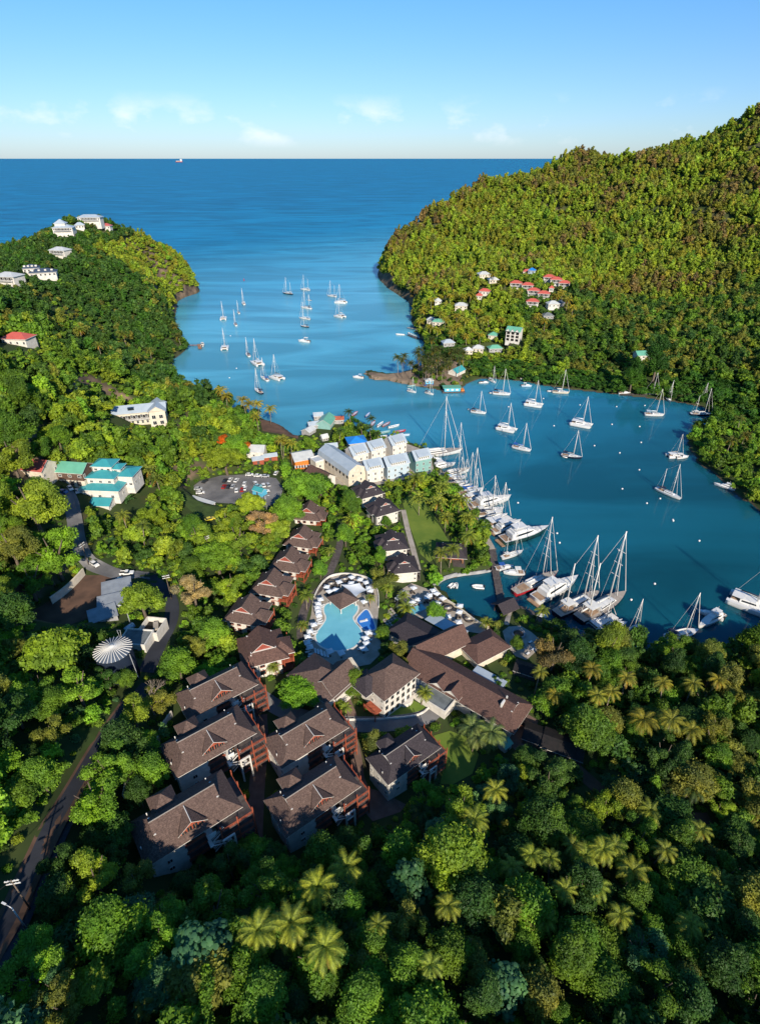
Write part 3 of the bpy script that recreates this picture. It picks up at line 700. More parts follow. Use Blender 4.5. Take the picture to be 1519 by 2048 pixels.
def house(name, label, loc, rz, w, d, h, roof='hip', rh=2.5, rm='red_roof', wm='white', over=.6, cat='house', wins=(), group=None, below=3.0,
          doors=(), clear=True, ridge=None, balcony=None, margin=1.2, wall_below=None):
    """generic house: wall, roof, windows, doors, optional balcony; loc is the foot of the walls"""
    t = thing(name, label, cat, loc, rz, group)
    wb = MB()
    if roof == 'gable' or roof == 'gambrel':
        wb.box((0, 0, (h-below)/2), (w, d, h+below))
    else: wb.box((0, 0, (h-.25-below)/2), (w, d, h-.25+below))
    rb = MB()
    if roof == 'hip': hip_roof(rb, w, d, h, rh, over, ridge)
    elif roof == 'gable':
        gable_roof(rb, w, d, h, rh, over, eave=over)
        for sx in (-1, 1): wb.face([(sx*w/2, -sx*d/2, h), (sx*w/2, sx*d/2, h), (sx*w/2, 0, h+rh)])
    elif roof == 'gambrel':
        prof = [(-d/2-over, -.5), (-d/2+.4, 0+rh*.45), (0, rh), (d/2-.4, rh*.45), (d/2+over, -.5)]
        for i in range(4):
            (y0, z0), (y1, z1) = prof[i], prof[i+1]; q = [(-w/2-over, y0, h+z0), (w/2+over, y0, h+z0), (w/2+over, y1, h+z1), (-w/2-over, y1, h+z1)]
            rb.face([(a, b, c_+.15) for a, b, c_ in q]); rb.face(q[::-1], 1)
            rb.face([q[1], q[2], (q[2][0], q[2][1], q[2][2]+.15), (q[1][0], q[1][1], q[1][2]+.15)], 1)
            rb.face([q[3], q[0], (q[0][0], q[0][1], q[0][2]+.15), (q[3][0], q[3][1], q[3][2]+.15)], 1)
        for sx in (-1, 1): wb.face([(sx*w/2, -d/2, h), (sx*w/2, d/2, h), (sx*w/2, d/2-.5, h+rh*.42), (sx*w/2, 0, h+rh-.1), (sx*w/2, -d/2+.5, h+rh*.42)])
    elif roof == 'flat':
        rb.box((0, 0, h-.02), (w-.5, d-.5, .2))
        for sx in (-1, 1): rb.box((sx*(w/2), 0, h+.15), (.3, d+.3, .7), mi=1)
        for sy in (-1, 1): rb.box((0, sy*(d/2), h+.15), (w-.3, .3, .7), mi=1)
    elif roof == 'shed':
        q = [(-w/2-over, -d/2-over, h), (w/2+over, -d/2-over, h), (w/2+over, d/2+over, h+rh), (-w/2-over, d/2+over, h+rh)]
        rb.add(q+[(a, b, c_+.2) for a, b, c_ in q], [(3, 2, 1, 0), (4, 5, 6, 7), (0, 1, 5, 4), (1, 2, 6, 5), (2, 3, 7, 6), (3, 0, 4, 7)])
        wb.box((0, d/2-.1, h+rh/2-.2), (w, .2, rh))
    wb.build('wall', [M[wm]], t); rb.build('roof', [M[rm], M['trim']], t)
    for s in wins: windows(t, w, d, **s)
    for s in doors: door(t, w, d, **s)
    if balcony:
        for (x0, x1, z, dep) in balcony:
            b = MB(); b.box(((x0+x1)/2, -d/2-dep/2, z), (x1-x0, dep, .22))
            railing(b, (x0, -d/2-dep+.1), (x1, -d/2-dep+.1), z+.1, 1.0)
            for x in (x0, x1): b.box((x, -d/2-dep+.12, z/2-.6), (.2, .2, z+1.2))
            b.build('balcony', M['trim'], t)
            MB().box(((x0+x1)/2, -d/2-.025, z+1.25), ((x1-x0)*.8, .05, 2.0)).build('opening', M['dark'], t)
    foot(loc, rz, w, d, margin)
    if clear: clear_obj(loc, rz, w+over, d+over, loc[2]+h*(.9 if clear == 'roof' else .3), loc[2]+h+rh*.6)
    return t

# ------------------------------------------------------------------ hotel villas with dormers (six of one kind)
def build_villa(label):
    t = thing('hotel_villa', label, 'villa', group='large brown roofed hotel villas below the drive')
    eh, rh = 9.2, 4.8; w, d = 20.4, 10.0
    wb = MB(); wb.box((-6.4, 0, 1.4), (8.0, d, 14.7)); wb.box((4.0, 1.2, 1.4), (12.9, d-2.6, 14.7))
    wb.build('wall', M['white'], t)
    rb = MB(); dutch_roof(rb, w, d, eh, rh, 1.1, .36, 4.2, cap=1)
    rb.box((0, 0, eh+rh+.02), (15.2, .2, .1), mi=3)
    rf = rb.build('roof', [M['shingle'], M['trim'], M['shingle'], M['stone']], t)
    for x, y, z in ((-10.6, -2.2, eh+1.3), (-7.2, 3.9, eh+2.3), (6.8, 4.0, eh+2.4)): MB().tube([(x, y, z-.5), (x, y, z+.55)], .13, 8).build('vent_pipe', M['trim'], rf)
    # dormer on the front slope
    dm = MB(); zr, yf, hw = eh+rh-.3, -4.7, 2.75
    zb = eh+.95; apex = (0, -.6, zr); fa = (0, yf-.4, zr-.25)
    for sg in (-1, 1):
        q = [apex, fa, (sg*hw*1.25, yf-.4, zb+.75), (sg*hw*1.05, -3.6, zb+.75)]
        dm.face([(p[0], p[1], p[2]+.05) for p in q], 0)
        dm.face([(p[0], p[1], p[2]-.14) for p in q], 1)
        dm.face([q[1], q[2], (q[2][0], q[2][1], q[2][2]-.14), (q[1][0], q[1][1], q[1][2]-.14)], 1)
        dm.face([(sg*hw, yf, zb-.5), (sg*hw, -3.2, zb+.2), (sg*hw, -3.2, zb+.85), (sg*hw, yf, zb+.85)], 2)
    dm.box((0, yf-.22, zb-.5), (2*hw+.8, .4, .3), mi=1); dm.tube([(0, -.6, zr+.05), (0, yf-.4, zr-.2)], .1, 5, 1)
    dm.face([(-hw, yf, zb-.4), (hw, yf, zb-.4), (hw, yf, zb+.8), (0, yf, zr-.45), (-hw, yf, zb+.8)], 2)
    do = dm.build('dormer', [M['shingle'], M['trim'], M['timber']], t)
    for i in range(4):
        x = -1.95+1.3*i; hh = 1.05 if i in (0, 3) else 1.75
        MB().box((x, yf-.06, zb-.2+hh/2), (1.0, .08, hh)).box((x, yf-.09, zb-.2+hh/2), (.09, .06, hh), mi=1).build('pane', [M['glass'], M['wood']], do)
    # little turret roof at the rear
    tb = MB(); hip_roof(tb, 5.0, 5.0, eh+2.2, 3.0, .5, 0); tb.box((0, 0, eh+1.0), (4.6, 4.6, 2.4), mi=2)
    tb.build('turret', [M['shingle'], M['trim'], M['white']], t, (-3.2, 5.2, -.4))
    # recessed timber balconies left of the stair
    for z in (.2, 3.1, 6.0):
        b = MB(); b.box((-.2, -3.9, z), (5.0, 2.9, .2), mi=1); railing(b, (-2.6, -5.3), (2.2, -5.3), z+.1, 1.0, 4, mid=3)
        b.build('balcony', [M['timber'], M['dark_wood']], t)
    MB().box((-.2, -2.5, 2.4), (4.9, .1, 12.6)).build('recess', M['timber'], t)
    for z in (1.4, 4.4, 7.2):
        for x in (-1.5, 1.0): MB().box((x, -2.62, z), (1.6, .08, 2.1)).build('glass_door', M['glass'], t)
    # outside stair with white stringers and the white portal frame
    st = MB()
    for k, (xa, xb, za, zb_) in enumerate(((2.9, 6.0, 0, 2.0), (6.0, 2.9, 2.0, 4.0), (2.9, 6.0, 4.0, 6.0))):
        y = -6.2-(.9 if k == 1 else 0)
        for i in range(9):
            u = (i+.5)/9; st.box((xa+(xb-xa)*u, y, za+(zb_-za)*u), (.4, .85, .1), mi=1)
        for sy in (-.46, .46):
            a, b = Vector((xa, y+sy, za+.25)), Vector((xb, y+sy, zb_+.25)); st.tube([a, b], .14, 4, 0)
        st.tube([(xa, y-.46, za+1.2), (xb, y-.46, zb_+1.2)], .06, 4, 0)
    st.box((6.5, -6.5, 2.0), (1.0, 1.9, .2)); st.box((2.5, -6.5, 4.0), (.9, 1.9, .2)); st.box((2.9, -5.2, 6.1), (1.6, 3.0, .2))
    st.build('stair', [M['trim'], M['dark_wood']], t)
    pf = MB()
    for x in (5.0, 7.6): pf.box((x, -8.0, .2), (.42, .45, 9.0))
    pf.box((6.3, -8.0, 4.65), (2.96, .42, .34)); pf.box((6.3, -8.0, 2.2), (2.2, .34, .3)); pf.build('portal_frame', M['white'], t)
    MB().box((3.3, -6.6, 7.0), (1.7, .12, 1.3)).build('lattice_screen', M['canvas'], t)
    # timber veranda wrapping the right-hand end
    for z in (-2.6, .2, 3.1, 6.0):
        v = MB(); v.box((9.0, -5.0, z), (8.2, 4.2, .22), mi=1); v.box((11.65, 1.0, z), (2.9, 7.6, .22), mi=1)
        railing(v, (5.0, -7.0), (13.0, -7.0), z+.1, 1.05, 5, mid=3); railing(v, (13.0, -7.0), (13.0, 4.6), z+.1, 1.05, 6, mid=3)
        v.build('veranda', [M['timber'], M['dark_wood']], t)
    for x, y in ((5.1, -7.05), (9.2, -7.05), (13.05, -7.05), (13.05, -3.2), (13.05, 1.0), (13.05, 4.7)):
        MB().box((x, y, 2.0), (.26, .26, 13.2)).build('post', M['timber'], t)
    for z in (1.5, 4.5, 7.3): MB().box((7.6, -2.67, z), (5.0, .1, 2.1)).build('glass_front', M['wood'], t)
    for z in (1.7, 4.6): windows(t, 20.8, d, 'f', 1, z, 1.2, 1.3, x0=-6.4, x1=-6.4)
    for z in (1.7, 4.6, 7.3): windows(t, 20.8, d, 'l', 3, z, 1.1, 1.4)
    return t
VILLA_YAW = R(37)
villas = [((-43.5, 72.0, 30.0), 'largest brown roofed villa, nearest the wood, white outside stair, palm shadows on its roof'),
          ((-44.2, 92.5, 28.4), 'middle villa of the left three, open red timber balconies and white stair frame'),
          ((-46.8, 109.5, 27.0), 'upper left villa beside the drive, half its brown roof in tree shadow'),
          ((-20.5, 97.6, 23.6), 'villa just below the curve of the drive, golden balcony at its corner'),
          ((-16.8, 80.5, 23.9), 'villa in the middle of the lower pair with leafy shadows over its dormer'),
          (at(797, 1494, 19.5), 'dark shaded villa standing alone beside the small green lawn')]
proto = None
for (q, lb), vs_ in zip(villas, (.97, .95, .91, .91, .92, .80)):
    q = (q[0]+(1-vs_)*9*math.cos(VILLA_YAW), q[1]+(1-vs_)*9*math.sin(VILLA_YAW), q[2])
    if proto is None: proto = v = build_villa(lb)
    else: v = copy_tree(proto); v['label'] = lb
    v.location = (q[0], q[1], q[2]-14.0*vs_); v.rotation_euler = (0, 0, VILLA_YAW); v.scale = (vs_, vs_, vs_)
    foot(v.location, VILLA_YAW, 25*vs_, 15*vs_, .1)
    clear_obj((q[0], q[1]), VILLA_YAW, 21*vs_, 14*vs_, q[2]-12.5*vs_, q[2]-.5)
recolor(v, ('roof', 'dormer', 'turret'), M['shingle_dark'])  # shade on the last villa is put into darker roof shingles

# ------------------------------------------------------------------ row of terrace villas with red gables
def build_row(label):
    t = thing('terrace_villa', label, 'villa', group='row of villas with red gables')
    w, d, eh, rh = 10.5, 11.0, 8.2, 5.2
    MB().box((0, -.6, 2.0), (w, d-1.2, 12.2)).build('wall', M['white'], t)
    rb = MB(); dutch_roof(rb, w, d, eh, rh, 1.0, .52, 3.0, cap=1, ends=(1, 1)); rf = rb.build('roof', [M['shingle'], M['trim'], M['red_gable']], t)
    cg = MB(); hip_roof(cg, 5.4, 5.0, eh-.1, 2.9, .7, 1.5, cx=1.2, cy=5.2); cg.build('side_roof', [M['shingle'], M['trim']], t)
    for x, y, z in ((3.9, -3.5, eh+1.7), (-3.9, -3.5, eh+1.7)): MB().tube([(x, y, z-.3), (x, y, z+.6)], .13, 8).build('vent_pipe', M['trim'], rf)
    for z in (-.6, 2.4, 5.4):
        b = MB(); b.box((.6, d/2+.9, z), (9.0, 2.8, .2)); railing(b, (-3.8, d/2+2.2), (5.0, d/2+2.2), z+.1, 1.0, 6, mid=3); railing(b, (5.0, d/2-.3), (5.0, d/2+2.2), z+.1, 1.0, 2, mid=3)
        b.box((4.6, d/2-2.0, z), (1.6, 3.2, .2)); b.build('balcony', M['timber'], t)
        MB().box((.6, d/2-1.13, z+1.35), (7.5, .1, 2.2)).build('glass_front', M['dark'], t)
    for x, y in ((-3.9, 2.3), (.6, 2.3), (5.05, 2.3), (5.05, -.4)): MB().box((x, d/2+y, 2.6), (.24, .24, 11.0)).build('post', M['timber'], t)
    for z in (1.2, 4.2, 6.9):
        for y in (-3.6, -1.0, 2.4): place('window', window_mesh(1.3, 1.5, 'timber', 1), t, (w/2+.03, y, z), R(90))
    return t
row = [((617, 1012), 13.5, 'brown house with a red gable at the far end of the red gabled row'), ((603, 1062), 15.0, 'second farthest house of the red gabled row, timber balconies over the path'),
       ((577, 1107), 17.0, 'third farthest house of the red gabled row, between two timber balconies'), ((541, 1152), 19.0, 'red gabled row house with a tall timber balcony above the pool trees'),
       ((493, 1205), 21.5, 'wide red gabled house at the near end of the row, white walls below'), ((522, 1282), 21.0, 'separate brown house below the row, sunlit left roof and white front')]
proto = None
for i, ((px, py), zr, lb) in enumerate(row):
    q = at(px, py, zr); rz = R(-104 if i < 5 else -70) + (R(6) if i == 0 else 0)
    if proto is None: proto = v = build_row(lb)
    else: v = copy_tree(proto); v['label'] = lb
    v.location = (q[0], q[1], zr-12.2); v.rotation_euler = (0, 0, rz); 
    if i == 5: v.scale = (1.12, 1.12, 1.12); recolor(v, ('roof', 'side_roof'), M['shingle_red'])
    foot(v.location, rz, 12, 15, .5); clear_obj((q[0], q[1]), rz, 11, 13, zr-8, zr)

# ------------------------------------------------------------------ white blocks with dark roofs along the lawn
def build_lawn_block(label):
    t = thing('garden_block', label, 'house', group='dark roofed white houses along the lawn')
    w, d, eh, rh = 10.5, 11.0, 8.2, 4.6
    MB().box((0, 0, 2.5), (w, d, 11.2)).build('wall', M['white'], t)
    rb = MB(); dutch_roof(rb, w, d, eh, rh, 1.0, .35, 3.4, cap=1); rf = rb.build('roof', [M['shingle_dark'], M['trim'], M['red_gable']], t)
    cg = MB(); hip_roof(cg, 4.4, 5.6, eh+.1, 3.2, .5, .3, cx=.8, cy=-4.4); cg.build('side_roof', [M['shingle_dark'], M['trim']], t)
    for x, y, z in ((4.2, -2.8, eh+1.6), (4.2, 2.2, eh+1.6)): MB().tube([(x, y, z-.3), (x, y, z+.6)], .13, 8).build('vent_pipe', M['trim'], rf)
    for y in (-2.7, 2.6):
        MB().box((-1.0, -d/2-.03, 4.6), (1.6, .06, 6.0)).build('opening', M['dark'], t) if y < 0 else None
    MB().box((2.8, -d/2-.03, 4.6), (1.2, .06, 6.0)).build('opening', M['dark'], t)
    for z in (2.6, 5.6):
        b = MB(); b.box((.5, d/2+.8, z), (9, 1.6, .2)); railing(b, (-4, d/2+1.5), (5, d/2+1.5), z+.1, 1.0, 6, mid=2); b.build('balcony', M['dark_wood'], t)
    for x in (-3.9, .5, 4.9): MB().box((x, d/2+1.5, 3.2), (.22, .22, 9.6)).build('post', M['dark_wood'], t)
    for z in (4.0, 6.6): windows(t, w, d, 'r', 2, z, .9, 1.1)
    return t
lawnb = [((735, 972), 14.0, 'dark roofed white house touching the pale blue village'), ((764, 1006), 14.5, 'dark roofed white house with a round tree against its white wall'),
         ((783, 1074), 14.5, 'dark roofed house whose red gable tip faces the lawn path'), ((806, 1116), 13.5, 'nearest and lowest dark roof of the lawn side row')]
proto = None
for i, ((px, py), zr, lb) in enumerate(lawnb):
    q = at(px, py, zr-2.0); rz = R((-62, -62, -80, -82)[i])
    if proto is None: proto = v = build_lawn_block(lb)
    else: v = copy_tree(proto); v['label'] = lb
    v.location = (q[0], q[1], zr-12.8); v.rotation_euler = (0, 0, rz)
    if i == 3: v.scale = (.9, .9, .9)
    foot(v.location, rz, 12, 13, .5); clear_obj((q[0], q[1]), rz, 11, 12, zr-8, zr-.5)

# ------------------------------------------------------------------ two white blocks below the pool
q = at(777, 1352, 17.0); zb = 17.0-9.5
blk = house('white_block', 'white three storey block with brown hipped roof and rows of small dark windows', (q[0], q[1], zb), R(44), 13.5, 10.0, 9.5, 'hip', 4.4, 'shingle', 'white', .9, 'hotel block', ridge=3.0,
            wins=[dict(side='f', n=6, z=z, ww=1.0, hh=1.5, frame='dark_wood', mull=0) for z in (1.6, 4.5, 7.4)] + [dict(side='l', n=3, z=z, ww=.9, hh=1.3) for z in (4.5, 7.4)])
b = MB(); b.box((-8.2, -1.5, 3.2), (2.8, 5.0, .2)); railing(b, (-9.5, -4.0), (-9.5, 1.0), 3.3, 1.0, 4, mid=3); b.box((-9.4, -3.9, .4), (.24, .24, 7.2)); b.box((-9.4, .9, .4), (.24, .24, 7.2)); b.build('balcony', M['timber'], blk)
hb = MB(); hip_roof(hb, 6.5, 7, 9.2, 3.2, .6, 1.0, cx=-6.5, cy=3.0); hb.build('side_roof', [M['shingle_dark'], M['trim']], blk)
bb = MB(); bb.prism([(3.0+2.4*math.cos(a), -4.9+1.7*math.sin(a)) for a in np.linspace(math.pi, 2*math.pi, 9)], -.4, .9); bb.build('bow_balcony', M['white'], blk)
q = at(640, 1352, 18.0)
blk2 = house('white_block', 'white gabled block with a long brown roof between two bright green trees', (q[0], q[1], 8.5), R(50), 10.0, 15.0, 9.0, 'hip', 4.0, 'shingle', 'white', 1.0, 'hotel block', ridge=1.5,
             wins=[dict(side='r', n=2, z=z, ww=.9, hh=1.3, x0=-5, x1=-2.5) for z in (1.8, 4.8)], clear=False)
clear_obj((q[0], q[1]), R(50), 10, 14, 14, 20)
wg = MB(); gable_roof(wg, 9, 7.5, 9.3, 3.4, 1.2, cx=2.6, cy=-4.0, rz=0); wg.build('wing_roof', [M['shingle'], M['trim']], blk2)
MB().box((7.0, -4.0, 3.5), (5.6, 6.6, 11.5)).add([(9.8, -7.3, 9.25), (9.8, -.7, 9.25), (9.8, -4.0, 12.3)], [(0, 1, 2)]).build('wing', M['white'], blk2)
for z in (2.6, 5.4): place('window', window_mesh(1.0, 1.4, 'trim', 1), blk2, (9.83, -4.6, z), R(90))

# ------------------------------------------------------------------ restaurant and lobby: several roofs under one
rz0 = R(-38.2); A0 = (11.6, 134.5); cL = (24.4+2.2, 124.3-1.6)
lob = thing('hotel_lobby', 'long brown roofed lobby building with white end wall and two small dormers', 'hotel building', (cL[0], cL[1], 4.0), rz0)
MB().box((0, 0, 2.2), (37, 10.5, 6.4)).build('wall', M['white'], lob)
rb = MB(); dutch_roof(rb, 38, 11, 5.4, 4.0, 1.2, .3, 3.5, cap=1, ends=(0, 1)); lr = rb.build('roof', [M['shingle_red'], M['trim'], M['shingle_red']], lob)
for x in (-6.0, -1.0):
    d_ = MB(); gable_roof(d_, 4.2, 5.0, 6.7, 2.0, .5, cx=x, cy=-4.6, rz=R(90), wall=2); d_.build('dormer', [M['shingle_red'], M['trim'], M['white']], lob)
ch = MB(); ch.box((13.6, -1.6, 8.9), (.5, 2.0, 1.6)); ch.box((13.6, .9, 9.3), (.4, .4, 1.0)); ch.build('chimney', M['trim'], lr)
windows(lob, 37, 10.5, 'r', 2, 2.6, 1.2, 1.6); door(lob, 37, 10.5, 'r', 2.6, .4, 'dark', 2.2, 2.6); windows(lob, 37, 10.5, 'f', 4, 2.6, 1.2, 1.6, x0=6, x1=16)
foot(cL, rz0, 39, 13); clear_obj(cL, rz0, 38, 11, 8, 13)
fl = MB(); fl.box((0, 0, 2.4), (16, 6.5, 5.6)); fl.box((0, 0, 5.3), (15, 5.6, .3), mi=1)
for sy in (-1, 1): fl.box((0, sy*3.2, 5.55), (16.2, .3, .6))
for sx in (-1, 1): fl.box((sx*8.0, 0, 5.55), (.3, 6.1, .6))
fo = fl.build('flat_annex', [M['white'], M['flat_roof']], lob, (-7.6, -8.9, -.3)); foot(at(870, 1362, 9)[:2], rz0, 16, 7); CLEAR.append([(838, 1320), (856, 1312), (905, 1350), (900, 1375), (862, 1360)])
gp = MB(); gp.box((0, 0, 3.4), (11, 5.0, .25)); [gp.box((x, y, 1.4), (.25, .25, 4)) for x in (-5, 5) for y in (-2.2, 2.2)]; gp.build('canopy', M['metal_roof'], lob, (3.6, 8.7, .3))
CLEAR.append([(955, 1324), (975, 1316), (1003, 1336), (990, 1350)])
def wing(nm, label, ctr, rz, w, d, h, rh, rm, wm='white', ridge=None, roof='hip', wins=()):
    return house(nm, label, (ctr[0], ctr[1], 4.0), rz, w, d, h, roof, rh, rm, wm, 1.0, 'hotel building', wins=wins, ridge=ridge, below=1.5)
wing('cross_wing', 'brown ridged cross wing meeting the long lobby roof, cream gable to the harbour', (20.2, 141.0), R(31.5), 18, 8.0, 5.6, 3.9, 'shingle_red', 'cream', roof='gable')
c3 = at(832, 1262, 9.5)
wing('dining_hall', 'broad dark brown hipped hall roof beside the palms of the pool garden', c3[:2], R(-40), 15.5, 11.0, 4.6, 2.6, 'shingle_dark', ridge=9.5)
c4 = at(892, 1251, 7.6); pv = thing('patio_canopy', 'long pale translucent canopy roof beside the waterside patio', 'canopy', (c4[0], c4[1], 3.9), R(-41))
MB().add([(-7.5, -3.0, 4.2), (7.5, -3.0, 4.2), (7.5, 3.0, 3.4), (-7.5, 3.0, 3.4), (-7.5, -3.0, 4.35), (7.5, -3.0, 4.35), (7.5, 3.0, 3.55), (-7.5, 3.0, 3.55)], [(3, 2, 1, 0), (4, 5, 6, 7), (0, 1, 5, 4), (1, 2, 6, 5), (2, 3, 7, 6), (3, 0, 4, 7)]).build('canopy_roof', M['metal_roof'], pv)
for x in (-7.2, -2.4, 2.4, 7.2): MB().box((x, 2.8, 1.4), (.18, .18, 4.2)).build('post', M['trim'], pv)
foot(c4, R(-41), 15, 6); CLEAR.append([(834, 1236), (858, 1222), (900, 1256), (884, 1264)])
c5 = at(968, 1288, 8.6)
wing('spa_hall', 'red brown roofed hall on the harbour side of the cross wing', c5[:2], R(32), 13.0, 9.0, 3.8, 2.6, 'shingle_red', 'cream', ridge=7.0)
c6 = at(902, 1100, 6.0)
gz = thing('waterside_pavilion', 'open dark roofed pavilion with red timber front between two leaning palms', 'pavilion', (c6[0], c6[1], 1.8), R(-6))
rb = MB(); dutch_roof(rb, 11, 9, 4.0, 3.6, 1.2, .3, 3.0, cap=1); rb.build('roof', [M['shingle_dark'], M['trim'], M['red_gable']], gz)
MB().box((0, 1.2, 1.6), (10, 6.0, 4.6)).build('wall', M['timber'], gz)
for x in (-5, 0, 5): MB().box((x, -4.2, 1.7), (.3, .3, 4.4)).build('post', M['wood'], gz)
dk = MB(); dk.box((0, -3.0, .3), (12, 7.5, .4)); dk.build('deck', M['dark_wood'], gz)
foot(c6, R(-6), 12, 12); clear_obj((c6[0], c6[1]-2), R(-6), 11, 10, 2.5, 8.5)
# ------------------------------------------------------------------ pale boat-house village by the marina
vy = R(24.1)
def village_unit(label, px, py, zr, w, wm, group, yaw=vy, d=9.5, h=8.0):
    q = at(px, py, zr)
    t = house('village_house', label, (q[0], q[1], 2.0), yaw, w, d, h, 'gable', 3.6, 'metal_roof', wm, .5, 'townhouse', group=group, below=.6,
              wins=[dict(side='f', n=max(2, int(w/3)), z=z, ww=.9, hh=1.4) for z in (1.8, 5.0)] + [dict(side='r', n=2, z=z, ww=.9, hh=1.3) for z in (1.8, 5.0)], margin=.6)
    dm = MB(); dw = w*.68; yf = -d/2-.15
    dm.face([(-dw/2, yf, h-.3), (dw/2, yf, h-.3), (dw/2, yf, h+1.8), (-dw/2, yf, h+1.8)], 1)
    for sx in (-1, 1): dm.face([(sx*dw/2, yf, h-.3), (sx*dw/2, yf, h+1.8), (sx*dw/2, -.9, h+3.1), (sx*dw/2, -2.2, h+1.6)], 1)
    q1 = [(-dw/2-.3, yf-.5, h+1.75), (dw/2+.3, yf-.5, h+1.75), (dw/2+.3, -.4, h+3.55), (-dw/2-.3, -.4, h+3.55)]
    dm.add(q1+[(a, b, c+.16) for a, b, c in q1], [(3, 2, 1, 0), (4, 5, 6, 7), (0, 1, 5, 4), (1, 2, 6, 5), (2, 3, 7, 6), (3, 0, 4, 7)], 0)
    do = dm.build('dormer', [M['metal_roof'], M['trim']], t)
    n = max(4, int(dw/1.15))
    for i in range(n): place('window', window_mesh(.6, 1.1, 'trim', 0), do, (-dw/2+dw*(i+.5)/n, yf-.03, h+.95))
    return t
g1 = 'front row of pale boat-house townhouses'; g2 = 'back row of pale boat-house townhouses'
village_unit('white front row townhouse with a pale dormer, nearest the gambrel roof', 743, 928, 10.5, 9.5, 'white', g1)
village_unit('pale blue middle townhouse of the front row with the widest dormer', 789, 920, 10.5, 13.0, 'pale_blue', g1)
village_unit('teal fronted townhouse at the marina end of the front row', 839, 909, 10.5, 9.5, 'teal', g1)
yb = R(32)
village_unit('white back row townhouse beside the blue roofed house', 713, 900, 10.5, 9.5, 'white', g2, yb)
village_unit('middle townhouse of the back row with shutters in its dormer', 748, 890, 10.5, 9.5, 'white', g2, yb)
village_unit('back row townhouse at the waters edge with a low veranda roof', 790, 880, 10.5, 9.5, 'white', g2, yb)
q = at(682, 922, 9.5)
house('gambrel_hall', 'long pale hall with a curved gambrel roof and cream end wall', (q[0], q[1], 2.0), R(-54.6), 31, 10.5, 7.2, 'gambrel', 4.6, 'metal_roof', 'cream', .4, 'hall', below=.6,
      wins=[dict(side='r', n=2, z=z, ww=1.0, hh=1.5, x0=-2.5, x1=2.5) for z in (2.5, 6.0)] + [dict(side='f', n=9, z=5.4, ww=1.2, hh=1.2, frame='dark')], margin=.6)
q = at(634, 925, 9.5)
house('stair_block', 'narrow white flat roofed tower block behind the gambrel hall', (q[0], q[1], 2.0), R(-54), 6, 5.0, 9.5, 'flat', .3, 'white_roof', 'cream', .1, 'tower', below=.6, wins=[dict(side='r', n=1, z=6.5, ww=1.2, hh=1.4)])
q = at(712, 878, 8.0)
house('blue_roof_house', 'small house under a bright blue hipped roof', (q[0], q[1], 2.0), R(16), 10, 9, 5.6, 'hip', 2.3, 'blue_roof', 'grey_wall', .9, 'house', ridge=0.5, below=.6, wins=[dict(side='f', n=3, z=3.6, ww=1.4, hh=1.6)])
q = at(603, 909, 8.0)
house('store_shed', 'white roofed shed with an orange brick end wall', (q[0], q[1], 2.5), R(22), 11, 12, 4.8, 'gable', 2.4, 'white_roof', 'orange', .4, 'shed', below=.8)
q = at(640, 945, 8.0)
house('dark_hall', 'dark brown roof sunk behind the pale hall and big round trees', (q[0], q[1], 2.5), R(-45), 15, 8, 4.6, 'gable', 2.6, 'shingle_red', 'white', .6, 'house', clear=False, below=.8)
q = at(607, 931, 7.0); aw = thing('pergola', 'low row of white pergola beams over the dark lane', 'pergola', (q[0], q[1], 2.4), R(10))
for i in range(7): MB().box((-4.5+1.5*i, 0, 4.2), (.8, 2.6, .2)).build('beam', M['trim'], aw)
for x in (-4.8, 0, 4.8): MB().box((x, -1.2, 2.0), (.2, .2, 4.2)).build('post', M['dark_wood'], aw)
foot(q, R(10), 11, 4)

# ------------------------------------------------------------------ waterside restaurant huts at the point
q = at(652, 838, 6.0)
house('waterside_hut', 'green roofed waterside restaurant on the point', (q[0], q[1], 1.2), R(78), 13, 9, 4.0, 'gable', 2.8, 'green_roof', 'teal', .5, 'restaurant', below=1.8, wins=[dict(side='f', n=4, z=2.2, ww=1.5, hh=1.3)])
for px, py, w, d, rm, rz, lb in ((628, 846, 8, 6, 'metal_roof', 20, 'grey roofed hut beside the green roofed restaurant'), (617, 858, 7, 6, 'white_roof', 60, 'pale gabled hut at the water beside the dirt lot'),
                                 (636, 828, 6, 5, 'metal_roof', 10, 'small silver roof standing out over the water'), (676, 836, 7, 4, 'timber', 5, 'dark red roofed jetty shelter behind two palms'), (648, 872, 4, 3.5, 'white_roof', 30, 'tiny white roofed kiosk among dark trees'),
                                 (662, 890, 7, 4, 'metal_roof', 12, 'low grey roof half hidden behind the blue roofed house')):
    q = at(px, py, 4.6)
    house('waterside_hut', lb, (q[0], q[1], 1.2), R(rz), w, d, 3.0, 'gable', 1.6, rm, 'grey_wall', .4, 'hut', below=1.8, wins=[dict(side='f', n=2, z=1.7, ww=1.2, hh=1.1)])

# ------------------------------------------------------------------ hillside hotel and houses left of the bay
q = at(278, 812, 33.0); zb = float(q[2])-9.0
ht = house('hillside_hotel', 'long cream two storey hotel with pale blue roof on the wooded slope', (q[0], q[1], zb), R(15.5), 27, 9, 7.4, 'gable', 2.6, 'metal_roof', 'cream', .8, 'hotel', below=4,
           wins=[dict(side='f', n=8, z=z, ww=1.2, hh=1.9, mull=1, x0=-12, x1=6) for z in (1.6, 4.9)] + [dict(side='r', n=2, z=z, ww=1.5, hh=1.8) for z in (1.6, 4.9)], balcony=[(-13, 7, 3.2, 1.6)])
b = MB(); b.box((9.4, -5.6, 2.0), (8.5, 4.0, 11.6)); b.build('end_wing', M['cream'], ht)
b = MB(); gable_roof(b, 14, 8.6, 8.0, 2.7, .6, cx=9.4, cy=-1.2, rz=R(90), wall=2); b.build('wing_roof', [M['metal_roof'], M['trim'], M['cream']], ht)
